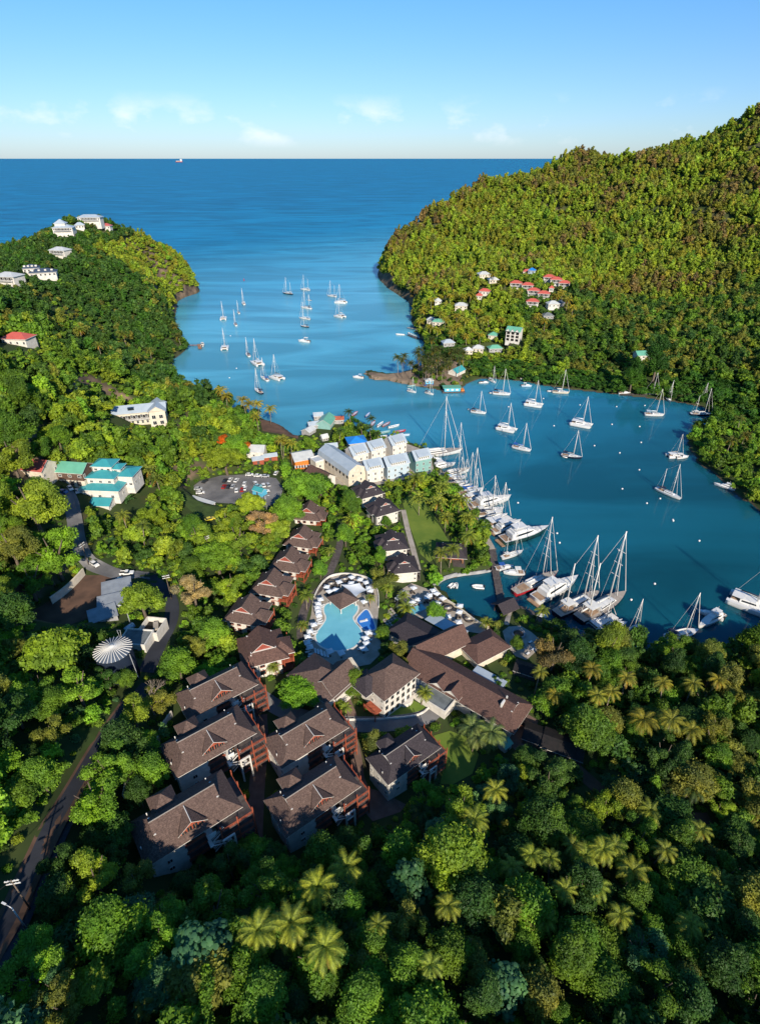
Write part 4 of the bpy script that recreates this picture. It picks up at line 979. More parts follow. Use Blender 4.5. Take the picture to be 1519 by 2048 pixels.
for z in (1.2, 4.6):
    for x in (7.4, 11.2): place('window', window_mesh(2.0, 2.1, 'trim', 1), ht, (x, -7.63, z))
b = MB(); b.box((-4, -.9, 9.0), (4.0, .5, 1.0)); b.box((-4, -3.0, 9.0), (3.2, 1.6, 1.3), mi=1); b.build('dormer', [M['metal_roof'], M['glass']], ht)
b = MB()
for k in range(9): b.box((6, -10.5-.9*k, -2.2-.75*k), (4.0, .9, .3))
for x in (4, 8): b.box((x, -14, -5.0), (.3, 8.5, 1.0))
b.build('garden_stair', M['kerb'], ht)
CLEAR.append([(225, 800), (335, 780), (335, 822), (300, 850), (228, 838)])

q = hit(214, 990); zb = q[2]
tw = thing('teal_roof_house', 'large white house of stepped storeys under teal metal roofs', 'house', (q[0], q[1]+3, zb+2.6), R(-4))
def tier(cx, cy, w, d, z0, h, rz=0, rh=1.9, wins=3, roof='hip', ridge=None, rm='teal_roof'):
    wb = MB(); wb.box((cx, cy, z0+h/2-.1), (w, d, h-.2)); wb.build('wall', M['white'], tw)
    rb = MB()
    hip_roof(rb, w, d, z0+h, rh, .7, ridge, cx=cx, cy=cy) if roof == 'hip' else gable_roof(rb, w, d, z0+h, rh, .6, cx=cx, cy=cy, rz=rz, wall=1)
    rb.build('roof', [M[rm], M['trim']], tw)
    for i in range(wins): place('window', window_mesh(1.3, 1.1, 'trim', 1), tw, (cx-w/2+w*(i+.5)/wins, cy-d/2-.03, z0+h*.55))
    for i in range(2): place('window', window_mesh(1.2, 1.1, 'trim', 1), tw, (cx+w/2+.03, cy-d/4+d*.5*i, z0+h*.55), R(90))
tier(0, 0, 17, 15, -4, 6.5); tier(-.5, 2.0, 12, 11, 2.2, 4.0); tier(-1.2, 4.6, 8.5, 7, 5.9, 3.6)
tier(8.5, 4.5, 7, 9, -3, 8.6, rh=1.5); tier(4.2, 4.5, 4.0, 5, 5.4, 2.6, rh=1.2, wins=1); tier(2, -9.5, 8, 7, -7, 5.2, roof='gable', wins=2, rh=1.6)
b = MB()
for k in range(6): b.box((4+.6*k, -12.5-1.2*k, -4.6-.8*k), (4.5-.3*k, 1.6, 1.0))
b.build('terrace_stair', M['white'], tw)
foot((q[0]+2, q[1]+1), 0, 24, 26, 1); CLEAR.append([(168, 985), (186, 948), (240, 932), (268, 960), (262, 1000), (262, 1026), (235, 1030), (172, 1000)])
q = hit(152, 968)
gh_ = house('green_roof_house', 'brown boarded house with a pale green gabled roof at the road end', (q[0], q[1]+3, q[2]), R(-8), 12, 9, 6.6, 'gable', 2.6, 'green_roof', 'brown_board', .6, 'house', below=3,
      wins=[dict(side='f', n=3, z=4.8, ww=1.5, hh=1.1), dict(side='r', n=2, z=4.8, ww=1.2, hh=1.3)])
MB().box((.2, 0, 1.0), (12.1, 9.1, 3.4)).build('ground_floor', M['cream'], gh_)
for x in (-3.5, 0, 3.5): MB().box((x, -4.58, 1.2), (2.0, .08, 2.2)).build('door', M['dark_wood'], gh_)
q = hit(72, 958)
house('red_roof_house', 'cream house with a faded red roof above the trees at the hill edge', (q[0], q[1]+2, q[2]), R(-12), 14, 9, 5.6, 'gable', 3.0, 'pink_roof', 'cream', .5, 'house', wins=[dict(side='r', n=2, z=3.2, ww=1.1, hh=1.3), dict(side='f', n=3, z=3.2, ww=1.1, hh=1.3)])
q = hit(512, 912)
house('white_cottage', 'white gabled cottage behind the orange flowering tree', (q[0], q[1], q[2]), R(-3), 11, 8, 4.6, 'gable', 2.4, 'white_roof', 'white', .5, 'cottage', wins=[dict(side='f', n=3, z=2.4, ww=1.0, hh=1.2)])
for px, py, w, d, rm, lb in ((516, 925, 6, 5, 'metal_roof', 'small grey roofed shed below the white cottage'), (540, 919, 8, 4, 'metal_roof', 'long low grey roofed shed at the lot edge')):
    q = hit(px, py); house('lot_shed', lb, q, R(18), w, d, 2.6, 'gable', 1.2, rm, 'timber', .3, 'shed', doors=[dict(side='f', x=0, z0=0, ww=1.4)])
q = hit(42, 690)
house('red_roof_house', 'red roofed house alone in the dark woods of the left slope', q, R(-6), 14, 9, 4.6, 'hip', 2.6, 'red_roof', 'white', .8, 'house', wins=[dict(side='f', n=4, z=2.4, ww=1.2, hh=1.4)])
q = hit(64, 694); house('red_porch', 'small bright red porch roof beside the lone red roofed house', q, R(-6), 5, 6, 3.2, 'shed', .6, 'red_roof', 'white', .4, 'porch', wins=[dict(side='f', n=1, z=1.6, ww=1.2, hh=1.4)])
for px, py, D_, w, d, h, rm, rz, lb in ((180, 432, 712, 24, 11, 5.5, 'metal_roof', 4, 'white villa with grey roof on the headland summit'), (207, 428, 722, 11, 7, 3.5, 'pink_roof', 0, 'orange roofed cottage at the seaward edge of the summit'),
        (130, 462, 642, 19, 12, 8.5, 'metal_roof', 8, 'grey roofed villa with a pointed upper storey and wrap round veranda'), (160, 452, 665, 9, 6, 3, 'metal_roof', 20, 'small open roofed gazebo between the two summit villas'),
        (122, 505, 572, 16, 10, 6, 'white_roof', -14, 'white two gabled house halfway down the headland'), (88, 548, 495, 20, 12, 5, 'navy_roof', 22, 'navy roofed house with white skylights on the shaded slope'),
        (64, 540, 505, 12, 10, 5, 'navy_roof', 22, 'smaller navy roofed wing with a row of white skylights'), (20, 558, 432, 17, 12, 6.5, 'white_roof', -10, 'white roofed house at the far left of the headland')):
    q = hit(px, py, h*.55+1.2); q = q if abs(q[1]-D_) < 90 else at_d(px, py, D_); x, y = q[0], q[1]; z = float(gh(x, y))
    t = house('headland_house', lb, (x, y, z+1.0), R(rz), w, d, h, 'hip', 2.6, rm, 'white', .8, 'house', below=6, wins=[dict(side='f', n=max(3, int(w/3)), z=h-1.7, ww=1.5, hh=1.5)], balcony=[(-w/2+1, w/2-1, h-3.1, 1.8)] if h > 5 else None, clear='roof')
    CLEAR.append(([(px-w*.55, py-14), (px+w*.55, py-14), (px+w*.6, py+5), (px-w*.6, py+5)], y))
    if 'pointed' in lb: b = MB(); b.box((-2.5, 1, h+1.4), (10, 8, 4.4), mi=2); hip_roof(b, 10, 8, h+3.6, 3.6, .7, 1.0, cx=-2.5, cy=1); b.build('upper_storey', [M['metal_roof'], M['trim'], M['white']], t)
    if 'skylights' in lb:
        for i in range(4): MB().box((-w*.36+w*.24*i, -d*.28, h+1.6), (1.6, 2.4, 1.0)).build('skylight', M['white'], t)

# ------------------------------------------------------------------ hillside cottages right of the bay
cot = [(1030,570,'pink'),(1053,574,'pink'),(1096,558,'pink'),(1110,563,'pink'),(1126,570,'pink'),(1065,585,'pink'),(1085,591,'pink'),(1063,607,'pink')]
clb = ['leftmost cottage of the upper red roofed terrace, above a white wall', 'second cottage of the upper red roofed terrace', 'topmost of the three stepped red roofed cottages', 'middle of the three stepped red roofed cottages', 'lowest of the three stepped red roofed cottages',
       'small red roofed cottage below the upper terrace', 'wide red roofed cottage below the stepped three', 'nearest red roofed cottage standing on a tall white base']
for (px, py, _), lb in zip(cot, clb):
    q = hit(px, py+6)
    house('hill_cottage', lb, (q[0], q[1], q[2]-.3), R(-14), 11, 8, 5.6, 'hip', 2.3, 'red_roof', 'white', .8, 'cottage', group='red roofed cottages on the right hillside', below=5, ridge=4, clear='roof',
          wins=[dict(side='f', n=3, z=4.1, ww=1.5, hh=1.6), dict(side='f', n=2, z=1.2, ww=1.5, hh=1.4)], balcony=[(-4.6, 4.6, 2.7, 1.5)])
for px, py, w, d, h, rm, wm, rz, lb in ((966, 552, 15, 10, 6, 'white_roof', 'cream', 10, 'cream house with a pointed pale roof among the palms'), (985, 560, 12, 7, 4, 'white_roof', 'cream', 10, 'low flat pale annex right of the pointed house'),
        (968, 584, 12, 7, 4.5, 'red_roof', 'white', -20, 'orange red roofed house half hidden by a yellow palm'), (957, 592, 7, 6, 4, 'red_roof', 'white', -20, 'tiny red roofed hut below the orange red house'),
        (921, 614, 14, 9, 5.5, 'white_roof', 'cream', -8, 'bright white flat roofed house halfway up the palm slope'), (875, 603, 8, 7, 4.5, 'white_roof', 'white', 0, 'small white house by the shore palms'),
        (1062, 545, 8, 6, 6, 'blue_roof', 'pale_blue', -30, 'bright blue narrow house beside a tall dark tree'), (1053, 542, 12, 6, 3, 'pink_roof', 'cream', 0, 'low terracotta roof above the red roofed cottages'),
        (1103, 612, 13, 9, 6, 'white_roof', 'white', 5, 'unroofed pale house at the right end of the cottages'), (1118, 606, 8, 6, 3.5, 'navy_roof', 'grey_wall', 25, 'grey timber frame beside the pale house'), (1094, 630, 11, 8, 3, 'flat_roof', 'grey_wall', 0, 'grey flat roof below the pale house'),
        (1101, 577, 5, 5, 4, 'red_roof', 'white', -14, 'small square red roofed hut between cottages'), (876, 645, 13, 8, 4.5, 'green_roof', 'cream', -15, 'green roofed house above the jetties'), (862, 640, 10, 7, 4, 'white_roof', 'cream', -8, 'pale roofed house at the left of the shore palms'),
        (985, 671, 9, 8, 4, 'green_roof', 'cream', -20, 'small pale green roof between palms'), (988, 696, 14, 8, 3.5, 'green_roof', 'grey_wall', 8, 'curved green roof at the mangrove edge'), (955, 696, 11, 8, 3.5, 'white_roof', 'cream', -10, 'broad pale roof at the back of the beach'),
        (895, 685, 12, 8, 3.5, 'metal_roof', 'grey_wall', 12, 'grey roofed boat workshop among palms'), (1288, 712, 21, 10, 5, 'green_roof', 'white', 6, 'dark green roofed villa alone above the mangroves'), (935, 700, 8, 6, 3.2, 'white_roof', 'cream', 15, 'little white roof left of the broad pale roof')):
    q = hit(px, py+5)
    w, d = w*.82, d*.82; house('hill_house', lb, (q[0], q[1], q[2]-.4), R(rz), w, d, h*.9, 'hip' if w < 17 else 'gable', 2.4, rm, wm, .7, 'house', below=4, wins=[dict(side='f', n=max(2, int(w/3.0)), z=h*.9-1.7, ww=1.4, hh=1.4)], clear='roof')
q = hit(1026, 680)
gx = house('gabled_house', 'tall white house with three pointed green gables and dark verandas', (q[0], q[1], q[2]), R(-28), 15, 11, 11, 'gable', 3.2, 'green_roof', 'white', .8, 'house', below=5); gx.scale = (.8, .8, .8)
for i in range(3):
    b = MB(); gable_roof(b, 6, 4.4, 10.6, 2.6, .4, cx=-5+5*i, cy=-4.4, rz=R(90), wall=1); b.build('front_gable', [M['green_roof'], M['trim']], gx)
    for z in (1.5, 5.0, 8.4): MB().box((-5+5*i, -5.55, z), (3.2, .12, 2.5)).build('veranda_opening', M['dark'], gx)

# ------------------------------------------------------------------ boat sheds by the water
q = at(913, 742, 4.5)
house('boat_shed', 'cyan and white striped boat shed at the mangrove edge', (q[0], q[1], 1.0), R(52), 13, 8, 4, 'gable', 2.6, 'teal_roof', 'white', .4, 'shed', below=1.2)
q = at(906, 772, 4.0)
fs = thing('floating_bar', 'pale floating bar with a green roof on a dark pontoon', 'boathouse', (q[0], q[1], 0), R(3))
MB().box((0, 0, .25), (17, 8, .9)).build('pontoon', M['dark_wood'], fs); MB().box((-1, 0, 1.9), (12, 5.5, 2.4)).build('wall', M['cyan'], fs)
MB().box((-1, .4, 3.3), (14, 7, .3)).build('roof', M['green_roof'], fs); MB().box((6.8, -.5, 1.3), (2.4, 4.5, 1.2)).build('counter', M['orange'], fs)
for x in (-4.5, -1, 2.5): MB().box((x, -2.78, 2.0), (1.8, .06, 1.2)).build('window', M['trim'], fs)
q = at(857, 762, 3.0)
house('beach_kiosk', 'white and blue beach kiosk on the sand spit', (q[0], q[1], .9), R(8), 6, 5, 3.2, 'hip', 1.2, 'white_roof', 'cyan', .5, 'kiosk', below=.5, wins=[dict(side='f', n=2, z=1.9, ww=1.4, hh=1.1)])
q = at(1225, 775, 2.5)
gd = thing('dock_hut', 'dark jetty hut with a rounded green canopy under the mangroves', 'hut', (q[0], q[1], 0), R(-4))
MB().box((0, 0, .5), (9, 6, 1.0)).build('deck', M['dark_wood'], gd); MB().box((0, 0, 2.0), (6.5, 4.5, 2.2)).build('wall', M['dark'], gd)
MB().lathe((0, 0, 3.0), [(4.2, 0), (3.6, 1.2), (2.0, 2.1), (.05, 2.5)], 12).build('canopy', M['green_roof'], gd)
CLEAR.append([(1212, 764), (1245, 764), (1260, 782), (1215, 792)])

# ------------------------------------------------------------------ utility yard, tank, containers
q = at(226, 1300, 30.5)
tk = thing('water_tank', 'dark blue round water tank with a white ribbed conical roof', 'water tank', (q[0], q[1], 20.5))
MB().lathe((0, 0, 0), [(5.0, -2), (5.0, 10.0)], 32).build('shell', M['tank'], tk)
rf = MB().lathe((0, 0, 10.0), [(5.2, 0), (5.2, .12), (.5, 1.5), (.0, 1.52)], 32).build('roof', M['navy_roof'], tk)
for i in range(30):
    a = 2*math.pi*i/30; MB().tube([(5.3*math.cos(a), 5.3*math.sin(a), 10.2), (.4*math.cos(a), .4*math.sin(a), 11.65)], .13, 4).build('rib', M['trim'], rf)
MB().lathe((0, 0, 11.5), [(.7, 0), (.7, .25), (.3, .35)], 12).build('hatch', M['trim'], tk)
MB().tube([(5.1, -1.2, 9.6), (6.6, -3.0, 2.0)], .09, 5).build('pipe', M['steel'], tk); MB().tube([(0, 5.1, 10.2), (-.4, 5.5, 12.4), (.5, 5.5, 12.4), (.5, 5.1, 10.2)], .06, 5).build('ladder_hoop', M['steel'], tk)
foot(q, 0, 12, 12); CLEAR.append(([(192, 1268), (258, 1268), (262, 1312), (215, 1314), (190, 1300)], 116.0))
q = at(272, 1274, 21.5)
ub = house('pump_house', 'flat roofed white pump house right of the water tank', (q[0], q[1], 17.5), R(-5), 8.5, 6.5, 3.8, 'flat', .3, 'flat_roof', 'white', .1, 'pump house', below=2, doors=[dict(side='f', x=1, z0=0)])
q = at(304, 1250, 21.0)
rs = thing('roofless_room', 'roofless white concrete room with rubble inside beside the pump house', 'ruin', (q[0], q[1], 17.5), R(-8))
wb = MB()
for sx in (-1, 1): wb.box((sx*3.2, 0, 1.0), (.3, 7.0, 5.4))
for sy in (-1, 1): wb.box((0, sy*3.4, 1.0), (6.1, .3, 5.4))
wb.build('wall', M['white'], rs); MB().box((0, 0, 1.6), (6.0, 6.4, .3)).build('floor', M['dark'], rs); MB().box((.9, .6, 2.3), (1.6, 3.6, 1.4), .5).build('rubble', M['stone'], rs)
foot(q, 0, 9, 9); CLEAR.append([(245, 1255), (285, 1228), (330, 1228), (330, 1262), (296, 1292), (248, 1292)])
q = at(258, 1252, 20.5); bt = thing('water_cylinder', 'pale blue metal cylinder lying beside the pump house', 'tank', (q[0], q[1], 18.5), R(60))
MB().tube([(-1.6, 0, 1.3), (1.6, 0, 1.3)], 1.0, 14).build('shell', M['gel_blue'], bt); [MB().box((x, 0, .2), (.3, 1.6, .8)).build('saddle', M['steel'], bt) for x in (-1, 1)]
for px, py, w, d, rm, rz, lb in ((233, 1172, 9, 6.5, 'sheet_roof', 22, 'long sheet metal roof at the head of the soil yard'), (222, 1200, 8, 5.5, 'sheet_roof', 22, 'grey sheet roof with dark beams in the soil yard'), (205, 1226, 8, 6, 'sheet_roof', 30, 'pale slab roof at the low end of the soil yard')):
    q = at(px, py, 23.0)
    house('yard_shed', lb, (q[0], q[1], 20), R(rz), w, d, 2.6, 'shed', .6, rm, 'grey_wall', .4, 'shed', below=1.5)
q = at(402, 1005, 7.5)
house('store_shed', 'long white shed with a pale mono pitch roof below the car park', (q[0], q[1], 4.8), R(-28), 14, 4.6, 2.9, 'shed', .5, 'white_roof', 'white', .3, 'shed')
def container(label, px, py, z, rz, m):
    q = at(px, py, z+1.3); t = thing('shipping_container', label, 'container', (q[0], q[1], z), rz); mb = MB()
    mb.box((0, 0, 1.3), (6.0, 2.4, 2.5))
    for i in range(14):
        for sy in (-1, 1): mb.box((-2.8+.43*i, sy*1.23, 1.3), (.2, .08, 2.3))
    mb.build('body', M[m], t); dd = MB(); [dd.box((3.03, s*.6, 1.3), (.06, 1.1, 2.3)) for s in (-1, 1)]; dd.build('door', M[m], t)
    foot(q, rz, 6, 3, .5); CLEAR.append([project(q[0]+a, q[1], z+b) for a, b in ((-3, .5), (3, .5), (3, 2.6), (-3, 2.6))])
container('dark red shipping container in front of the long white shed', 404, 1016, 5.0, R(-25), 'cont_red')
container('blue topped container beside the rusty one', 384, 1026, 5.2, R(-25), 'cont_blue')
container('rusty red container nearest the dark hedge', 374, 1031, 5.4, R(-25), 'red_gable')
# ------------------------------------------------------------------ boats: one of each kind, bow along +X, waterline at z = 0
def hull(L, B, fb, stern=.75, fine=.62, sheer=.35, rake=.06, dmi=1, n=12, deck_drop=0.0, cy=0.0, mb=None):
    mb = mb or MB(); ring = []
    for i in range(n+1):
        u = i/n
        b = B/2*(stern+(1-stern)*math.sin(min(u/.45, 1)*math.pi/2)) if u < .45 else B/2*max(1-((u-.45)/.55)**(1/fine*1.35), 0.012)
        z = fb*(1+sheer*(u*u)); x = -L/2+L*u
        ring.append([(x-rake*L*(1-u)*0+0, cy-b, z), (x-rake*L*u*.5, cy-b*.93, z*.5), (x-rake*L*u, cy-b*.78, -.05), (x-rake*L*u, cy, -.35*fb),
                     (x-rake*L*u, cy+b*.78, -.05), (x-rake*L*u*.5, cy+b*.93, z*.5), (x, cy+b, z)])
    k = 7; vs = [p for r in ring for p in r]; fs = []
    for i in range(n):
        for j in range(k-1): fs.append((i*k+j, (i+1)*k+j, (i+1)*k+j+1, i*k+j+1))
    fs.append(tuple(range(k)))
    mb.add(vs, fs, 0, True)
    dv = [(r[0][0], r[0][1]*1 if cy else r[0][1]*.97, r[0][2]-deck_drop+.01) for r in ring] + [(r[6][0], r[6][1] if cy else r[6][1]*.97, r[6][2]-deck_drop+.01) for r in ring]
    mb.add(dv, [(i, i+1, n+2+i, n+1+i) for i in range(n)], dmi)
    return mb
def cabin_mb(x0, x1, b0, b1, z, h, slope=.35, mi=0, win=1):
    """rounded coachroof with a dark window strip"""
    mb = MB(); n = 5; t = .84
    bot = [(x0, -b0/2, z), (x1, -b1/2, z), (x1, b1/2, z), (x0, b0/2, z)]
    top = [(x0+.1, -b0/2*t, z+h), (x1-h*slope*3, -b1/2*t, z+h*.92), (x1-h*slope*3, b1/2*t, z+h*.92), (x0+.1, b0/2*t, z+h)]
    mb.add(bot+top, [(0, 1, 5, 4), (1, 2, 6, 5), (2, 3, 7, 6), (3, 0, 4, 7), (4, 5, 6, 7)], mi)
    return mb
def side_windows(par, x0, x1, b0, b1, z, h, hh=.5, slope=.35, name='window_strip'):
    for s in (-1, 1):
        mb = MB(); t = 1-.16*.55
        p = [(x0+.5, s*(b0/2*t+.03), z+h*.35), (x1-h*slope*2.2, s*(b1/2*t+.03), z+h*.35), (x1-h*slope*2.6, s*(b1/2*t*.95+.03), z+h*.35+h*hh), (x0+.6, s*(b0/2*t*.95+.03), z+h*.35+h*hh)]
        mb.face(p if s < 0 else p[::-1]); mb.build(name, M['glass'], par)
def mast(par, x, z0, z1, r=.15, boom=None, spread=2, rake=0.0, cover='canvas', bz=1.6):
    m = MB().tube([(x, 0, z0), (x-rake, 0, z1)], r, 6, r1=r*.7).build('mast', M['alu'], par)
    if boom:
        MB().tube([(x-.2, 0, z0+bz), (x-boom, 0, z0+bz+.1)], r*.75, 6).build('boom', M['alu'], m)
        MB().tube([(x-.3, 0, z0+bz+.28), (x-boom*.5, 0, z0+bz+.34), (x-boom*.95, 0, z0+bz+.25)], .26, 6, r1=.14).build('furled_sail', M[cover], m)
    for i in range(spread):
        zz = z0+(z1-z0)*(.4+.5*i/max(1, spread)); w = (z1-z0)*.055
        MB().tube([(x-rake*(zz-z0)/(z1-z0), -w, zz), (x-rake*(zz-z0)/(z1-z0), w, zz)], r*.4, 4).build('spreader', M['alu'], m)
    return m
def stays(par, x, zt, xf, zf, xa, za, b=1.6, zs=1.0, furl=True, r=.035):
    MB().tube([(xf, 0, zf), (x, 0, zt)], .11 if furl else r, 5, r1=.06 if furl else r).build('forestay', M['alu'] if furl else M['rig'], par)
    MB().tube([(xa, 0, za), (x, 0, zt)], r, 4).build('backstay', M['rig'], par)
    for s in (-1, 1): MB().tube([(x-.3, s*b, zs), (x, 0, zt*.97)], r, 4).build('shroud', M['rig'], par)
def build_sloop():
    t = thing('sailboat', 'sloop', 'sailboat')
    hull(12, 3.8, 1.15).build('hull', [M['gel'], M['gel']], t)
    cabin_mb(-1.6, 3.2, 2.5, 1.7, 1.25, .55).build('cabin', M['gel'], t); side_windows(t, -1.6, 3.0, 2.5, 1.8, 1.25, .55)
    MB().box((-3.7, 0, 1.2), (3.4, 2.2, .1)).build('cockpit', M['teak'], t)
    mast(t, .9, 1.2, 17.5, .17, 4.6); stays(t, .9, 17.3, 5.8, 1.6, -5.8, 1.3)
    bm = MB(); bm.box((-4.0, 0, 3.1), (2.4, 2.6, .12)); [bm.box((x, s*1.2, 2.2), (.07, .07, 1.8)) for x in (-5, -3) for s in (-1, 1)]; bm.build('bimini', M['canvas_navy'], t)
    return t
def build_ketch():
    t = thing('ketch', 'two masted yacht', 'sailboat')
    hull(20, 5.2, 1.5).build('hull', [M['gel'], M['gel']], t)
    cabin_mb(-3.0, 4.5, 3.4, 2.4, 1.65, .8).build('cabin', M['gel'], t); side_windows(t, -3.0, 4.2, 3.4, 2.5, 1.65, .8)
    MB().box((-5.6, 0, 1.65), (4.2, 3.0, .12)).build('cockpit', M['teak'], t)
    mast(t, 2.4, 1.6, 25.5, .22, 6.5, 3, .6); mast(t, -5.8, 1.6, 18.5, .18, 3.6, 2, .4); stays(t, 1.8, 25.2, 9.7, 2.1, -5.9, 18.0, 2.2, 1.7); MB().tube([(-6.2, 0, 18.3), (-9.8, 0, 1.9)], .035, 4).build('backstay', M['rig'], t)
    MB().tube([(6.0, 0, 2.0), (2.0, 0, 20)], .1, 5, r1=.06).build('inner_forestay', M['alu'], t)
    bm = MB(); bm.box((-5.2, 0, 3.9), (3.6, 3.4, .14)); [bm.box((x, s*1.5, 2.8), (.08, .08, 2.2)) for x in (-6.8, -3.6) for s in (-1, 1)]; bm.build('bimini', M['canvas'], t)
    return t
def build_super():
    t = thing('sailing_yacht', 'large sailing yacht', 'sailing yacht')
    hull(26, 6.0, 1.9, .7).build('hull', [M['gel'], M['grey_teak']], t)
    cabin_mb(-5.5, 4.5, 4.0, 2.8, 2.05, 1.2).build('deckhouse', M['gel'], t); side_windows(t, -5.5, 4.2, 4.0, 2.9, 2.05, 1.2)
    MB().box((-2.2, 0, 3.5), (6.0, 3.4, .25)).build('awning', M['canvas'], t)
    MB().box((-8.0, 0, 2.1), (4.2, 3.4, .12)).build('cockpit', M['teak'], t)
    rl = MB(); [rl.box((-12+2*i, s*2.4 if i < 8 else s*(2.4-.35*(i-7)), 2.6), (.07, .07, 1.1)) for i in range(11) for s in (-1, 1)]; rl.build('guard_rail', M['rig'], t)
    m = mast(t, 3.2, 2.0, 34, .22, 9.5, 4, .8); stays(t, 2.4, 33.5, 12.4, 2.7, -12.6, 2.2, 2.7, 2.2)
    MB().tube([(8.5, 0, 2.5), (2.7, 0, 26)], .13, 5, r1=.07).build('inner_forestay', M['alu'], t)
    return t
def build_cat():
    t = thing('catamaran', 'catamaran', 'catamaran')
    for s in (-1, 1): hull(13.5, 1.9, 1.5, .8, .6, .12, cy=s*2.7).build('hull', [M['gel'], M['gel']], t)
    MB().box((-1.6, 0, 1.35), (8.6, 4.4, .7)).build('bridge_deck', M['gel'], t)
    cabin_mb(-3.4, 2.4, 4.8, 3.6, 1.65, 1.35, .4).build('saloon', M['gel'], t); side_windows(t, -3.4, 2.2, 4.9, 3.8, 1.65, 1.35, .4)
    MB().box((-4.2, 0, 3.15), (3.2, 4.6, .14)).build('hardtop', M['gel'], t); MB().box((4.4, 0, 1.25), (3.0, 3.4, .06)).build('trampoline', M['canvas'], t)
    MB().box((-4.6, 0, 1.75), (2.4, 3.6, .1)).build('cockpit', M['teak'], t)
    mast(t, .9, 2.8, 19.5, .18, 5.2, 2); stays(t, .9, 19.2, 6.2, 1.7, -6.2, 1.6, 2.9, 1.6)
    return t
def build_motor_yacht():
    t = thing('motor_yacht', 'motor yacht', 'motor yacht')
    hull(20, 5.4, 2.0, .9, .7, .3).build('hull', [M['gel'], M['gel']], t)
    cabin_mb(-7.2, 4.6, 4.4, 3.2, 2.1, 1.9, .45).build('deckhouse', M['gel'], t); side_windows(t, -6.0, 4.2, 4.4, 3.3, 2.1, 1.9, .4, .45)
    cabin_mb(-6.2, 1.0, 3.8, 3.0, 3.95, .7, .5).build('flybridge', M['gel'], t)
    fb = MB(); fb.box((-3.4, 0, 6.0), (4.6, 3.4, .16)); [fb.box((x, s*1.5, 5.2), (.12, .12, 1.5)) for x in (-5.4, -1.5) for s in (-1, 1)]; fb.build('hardtop', M['gel'], t)
    MB().box((-8.5, 0, 2.1), (2.4, 3.8, .1)).build('aft_deck', M['teak'], t); MB().box((-10.6, 0, .5), (1.4, 4.6, .25)).build('swim_platform', M['teak'], t)
    MB().box((6.2, 0, 2.45), (3.0, 2.0, .22)).build('sun_pad', M['canvas'], t); MB().tube([(-3.4, 0, 6.0), (-3.8, 0, 8.6)], .07, 5).build('aerial', M['alu'], t)
    for i in range(4):
        for s in (-1, 1): MB().box((-4.5+2.1*i, s*(2.58-.02*i), 1.2), (.8, .16, .35)).build('porthole', M['glass'], t)
    return t
def build_cruiser():
    t = thing('motorboat', 'motorboat', 'motorboat')
    hull(8, 2.7, 1.05, .92, .75, .25).build('hull', [M['gel'], M['gel']], t)
    cabin_mb(-.6, 2.6, 2.0, 1.4, 1.15, .6, .5).build('cabin', M['gel'], t); MB().box((-.7, 0, 1.9), (.08, 1.9, .6)).build('windscreen', M['glass'], t)
    hb = MB(); hb.box((-1.4, 0, 2.9), (2.2, 2.0, .1)); [hb.box((x, s*.9, 2.0), (.06, .06, 1.8)) for x in (-2.3, -.5) for s in (-1, 1)]; hb.build('bimini', M['canvas'], t)
    MB().box((-2.6, 0, 1.1), (1.8, 2.0, .08)).build('cockpit', M['teak'], t); MB().box((-4.2, 0, .9), (.5, .7, 1.1)).build('outboard_motor', M['tyre'], t)
    return t
def build_pirogue():
    t = thing('fishing_boat', 'open fishing boat', 'fishing boat')
    hull(8.5, 1.9, .75, .7, .6, .7, deck_drop=.28).build('hull', [M['gel'], M['gel_blue']], t)
    for x in (-2.4, -.4, 1.6): MB().box((x, 0, .62), (.35, 1.6, .08)).build('thwart', M['wood'], t)
    MB().box((-4.3, 0, .8), (.4, .5, .9)).build('outboard_motor', M['tyre'], t)
    return t
def build_dinghy():
    t = thing('dinghy', 'dinghy', 'dinghy')
    mb = MB()
    mb.tube([(-1.7, -.7, .3), (.6, -.7, .35), (1.5, -.3, .45), (1.75, 0, .5), (1.5, .3, .45), (.6, .7, .35), (-1.7, .7, .3)], .25, 6); mb.build('tube', M['gel'], t)
    MB().box((-.3, 0, .18), (2.6, 1.2, .12)).build('floor', M['canvas'], t); MB().box((-1.8, 0, .55), (.35, .4, .8)).build('outboard_motor', M['tyre'], t)
    return t
BUILD = dict(sloop=(build_sloop, 12), ketch=(build_ketch, 20), super=(build_super, 26), cat=(build_cat, 13.5), yacht=(build_motor_yacht, 20), motor=(build_cruiser, 8), pirogue=(build_pirogue, 8.5), dinghy=(build_dinghy, 3.5))
_proto = {}
def boat(kind, label, p, yaw=None, L=None, bow=None, hullm=None, canvas=None, group=None, tall=1.0, cat=None, name=None, z=0.0):
    f, L0 = BUILD[kind]
    if bow is not None:
        a, b = at(*p), at(*bow); pos = ((a[0]+b[0])/2, (a[1]+b[1])/2); yaw = math.degrees(math.atan2(b[1]-a[1], b[0]-a[0])); L = L or math.hypot(b[0]-a[0], b[1]-a[1])
    else: pos = at(*p)[:2]
    if kind not in _proto: _proto[kind] = t = f()
    else: t = copy_tree(_proto[kind])
    s = (L or L0)/L0
    t.location = (pos[0], pos[1], z); t.rotation_euler = (0, 0, R(yaw)); t.scale = (s, s, s*tall)
    t['label'] = label
    if name: t.name = name
    if cat: t['category'] = cat
    if group: t['group'] = group
    elif 'group' in t: del t['group']
    boat.n += 1
    if not canvas and kind in ('sloop', 'cat', 'ketch'): canvas = ('', 'canvas', '', 'gel_blue', 'canvas_navy')[boat.n % 5]
    t['_h'] = hullm or ''; t['_c'] = canvas or ''
    return t
boat.n = 0
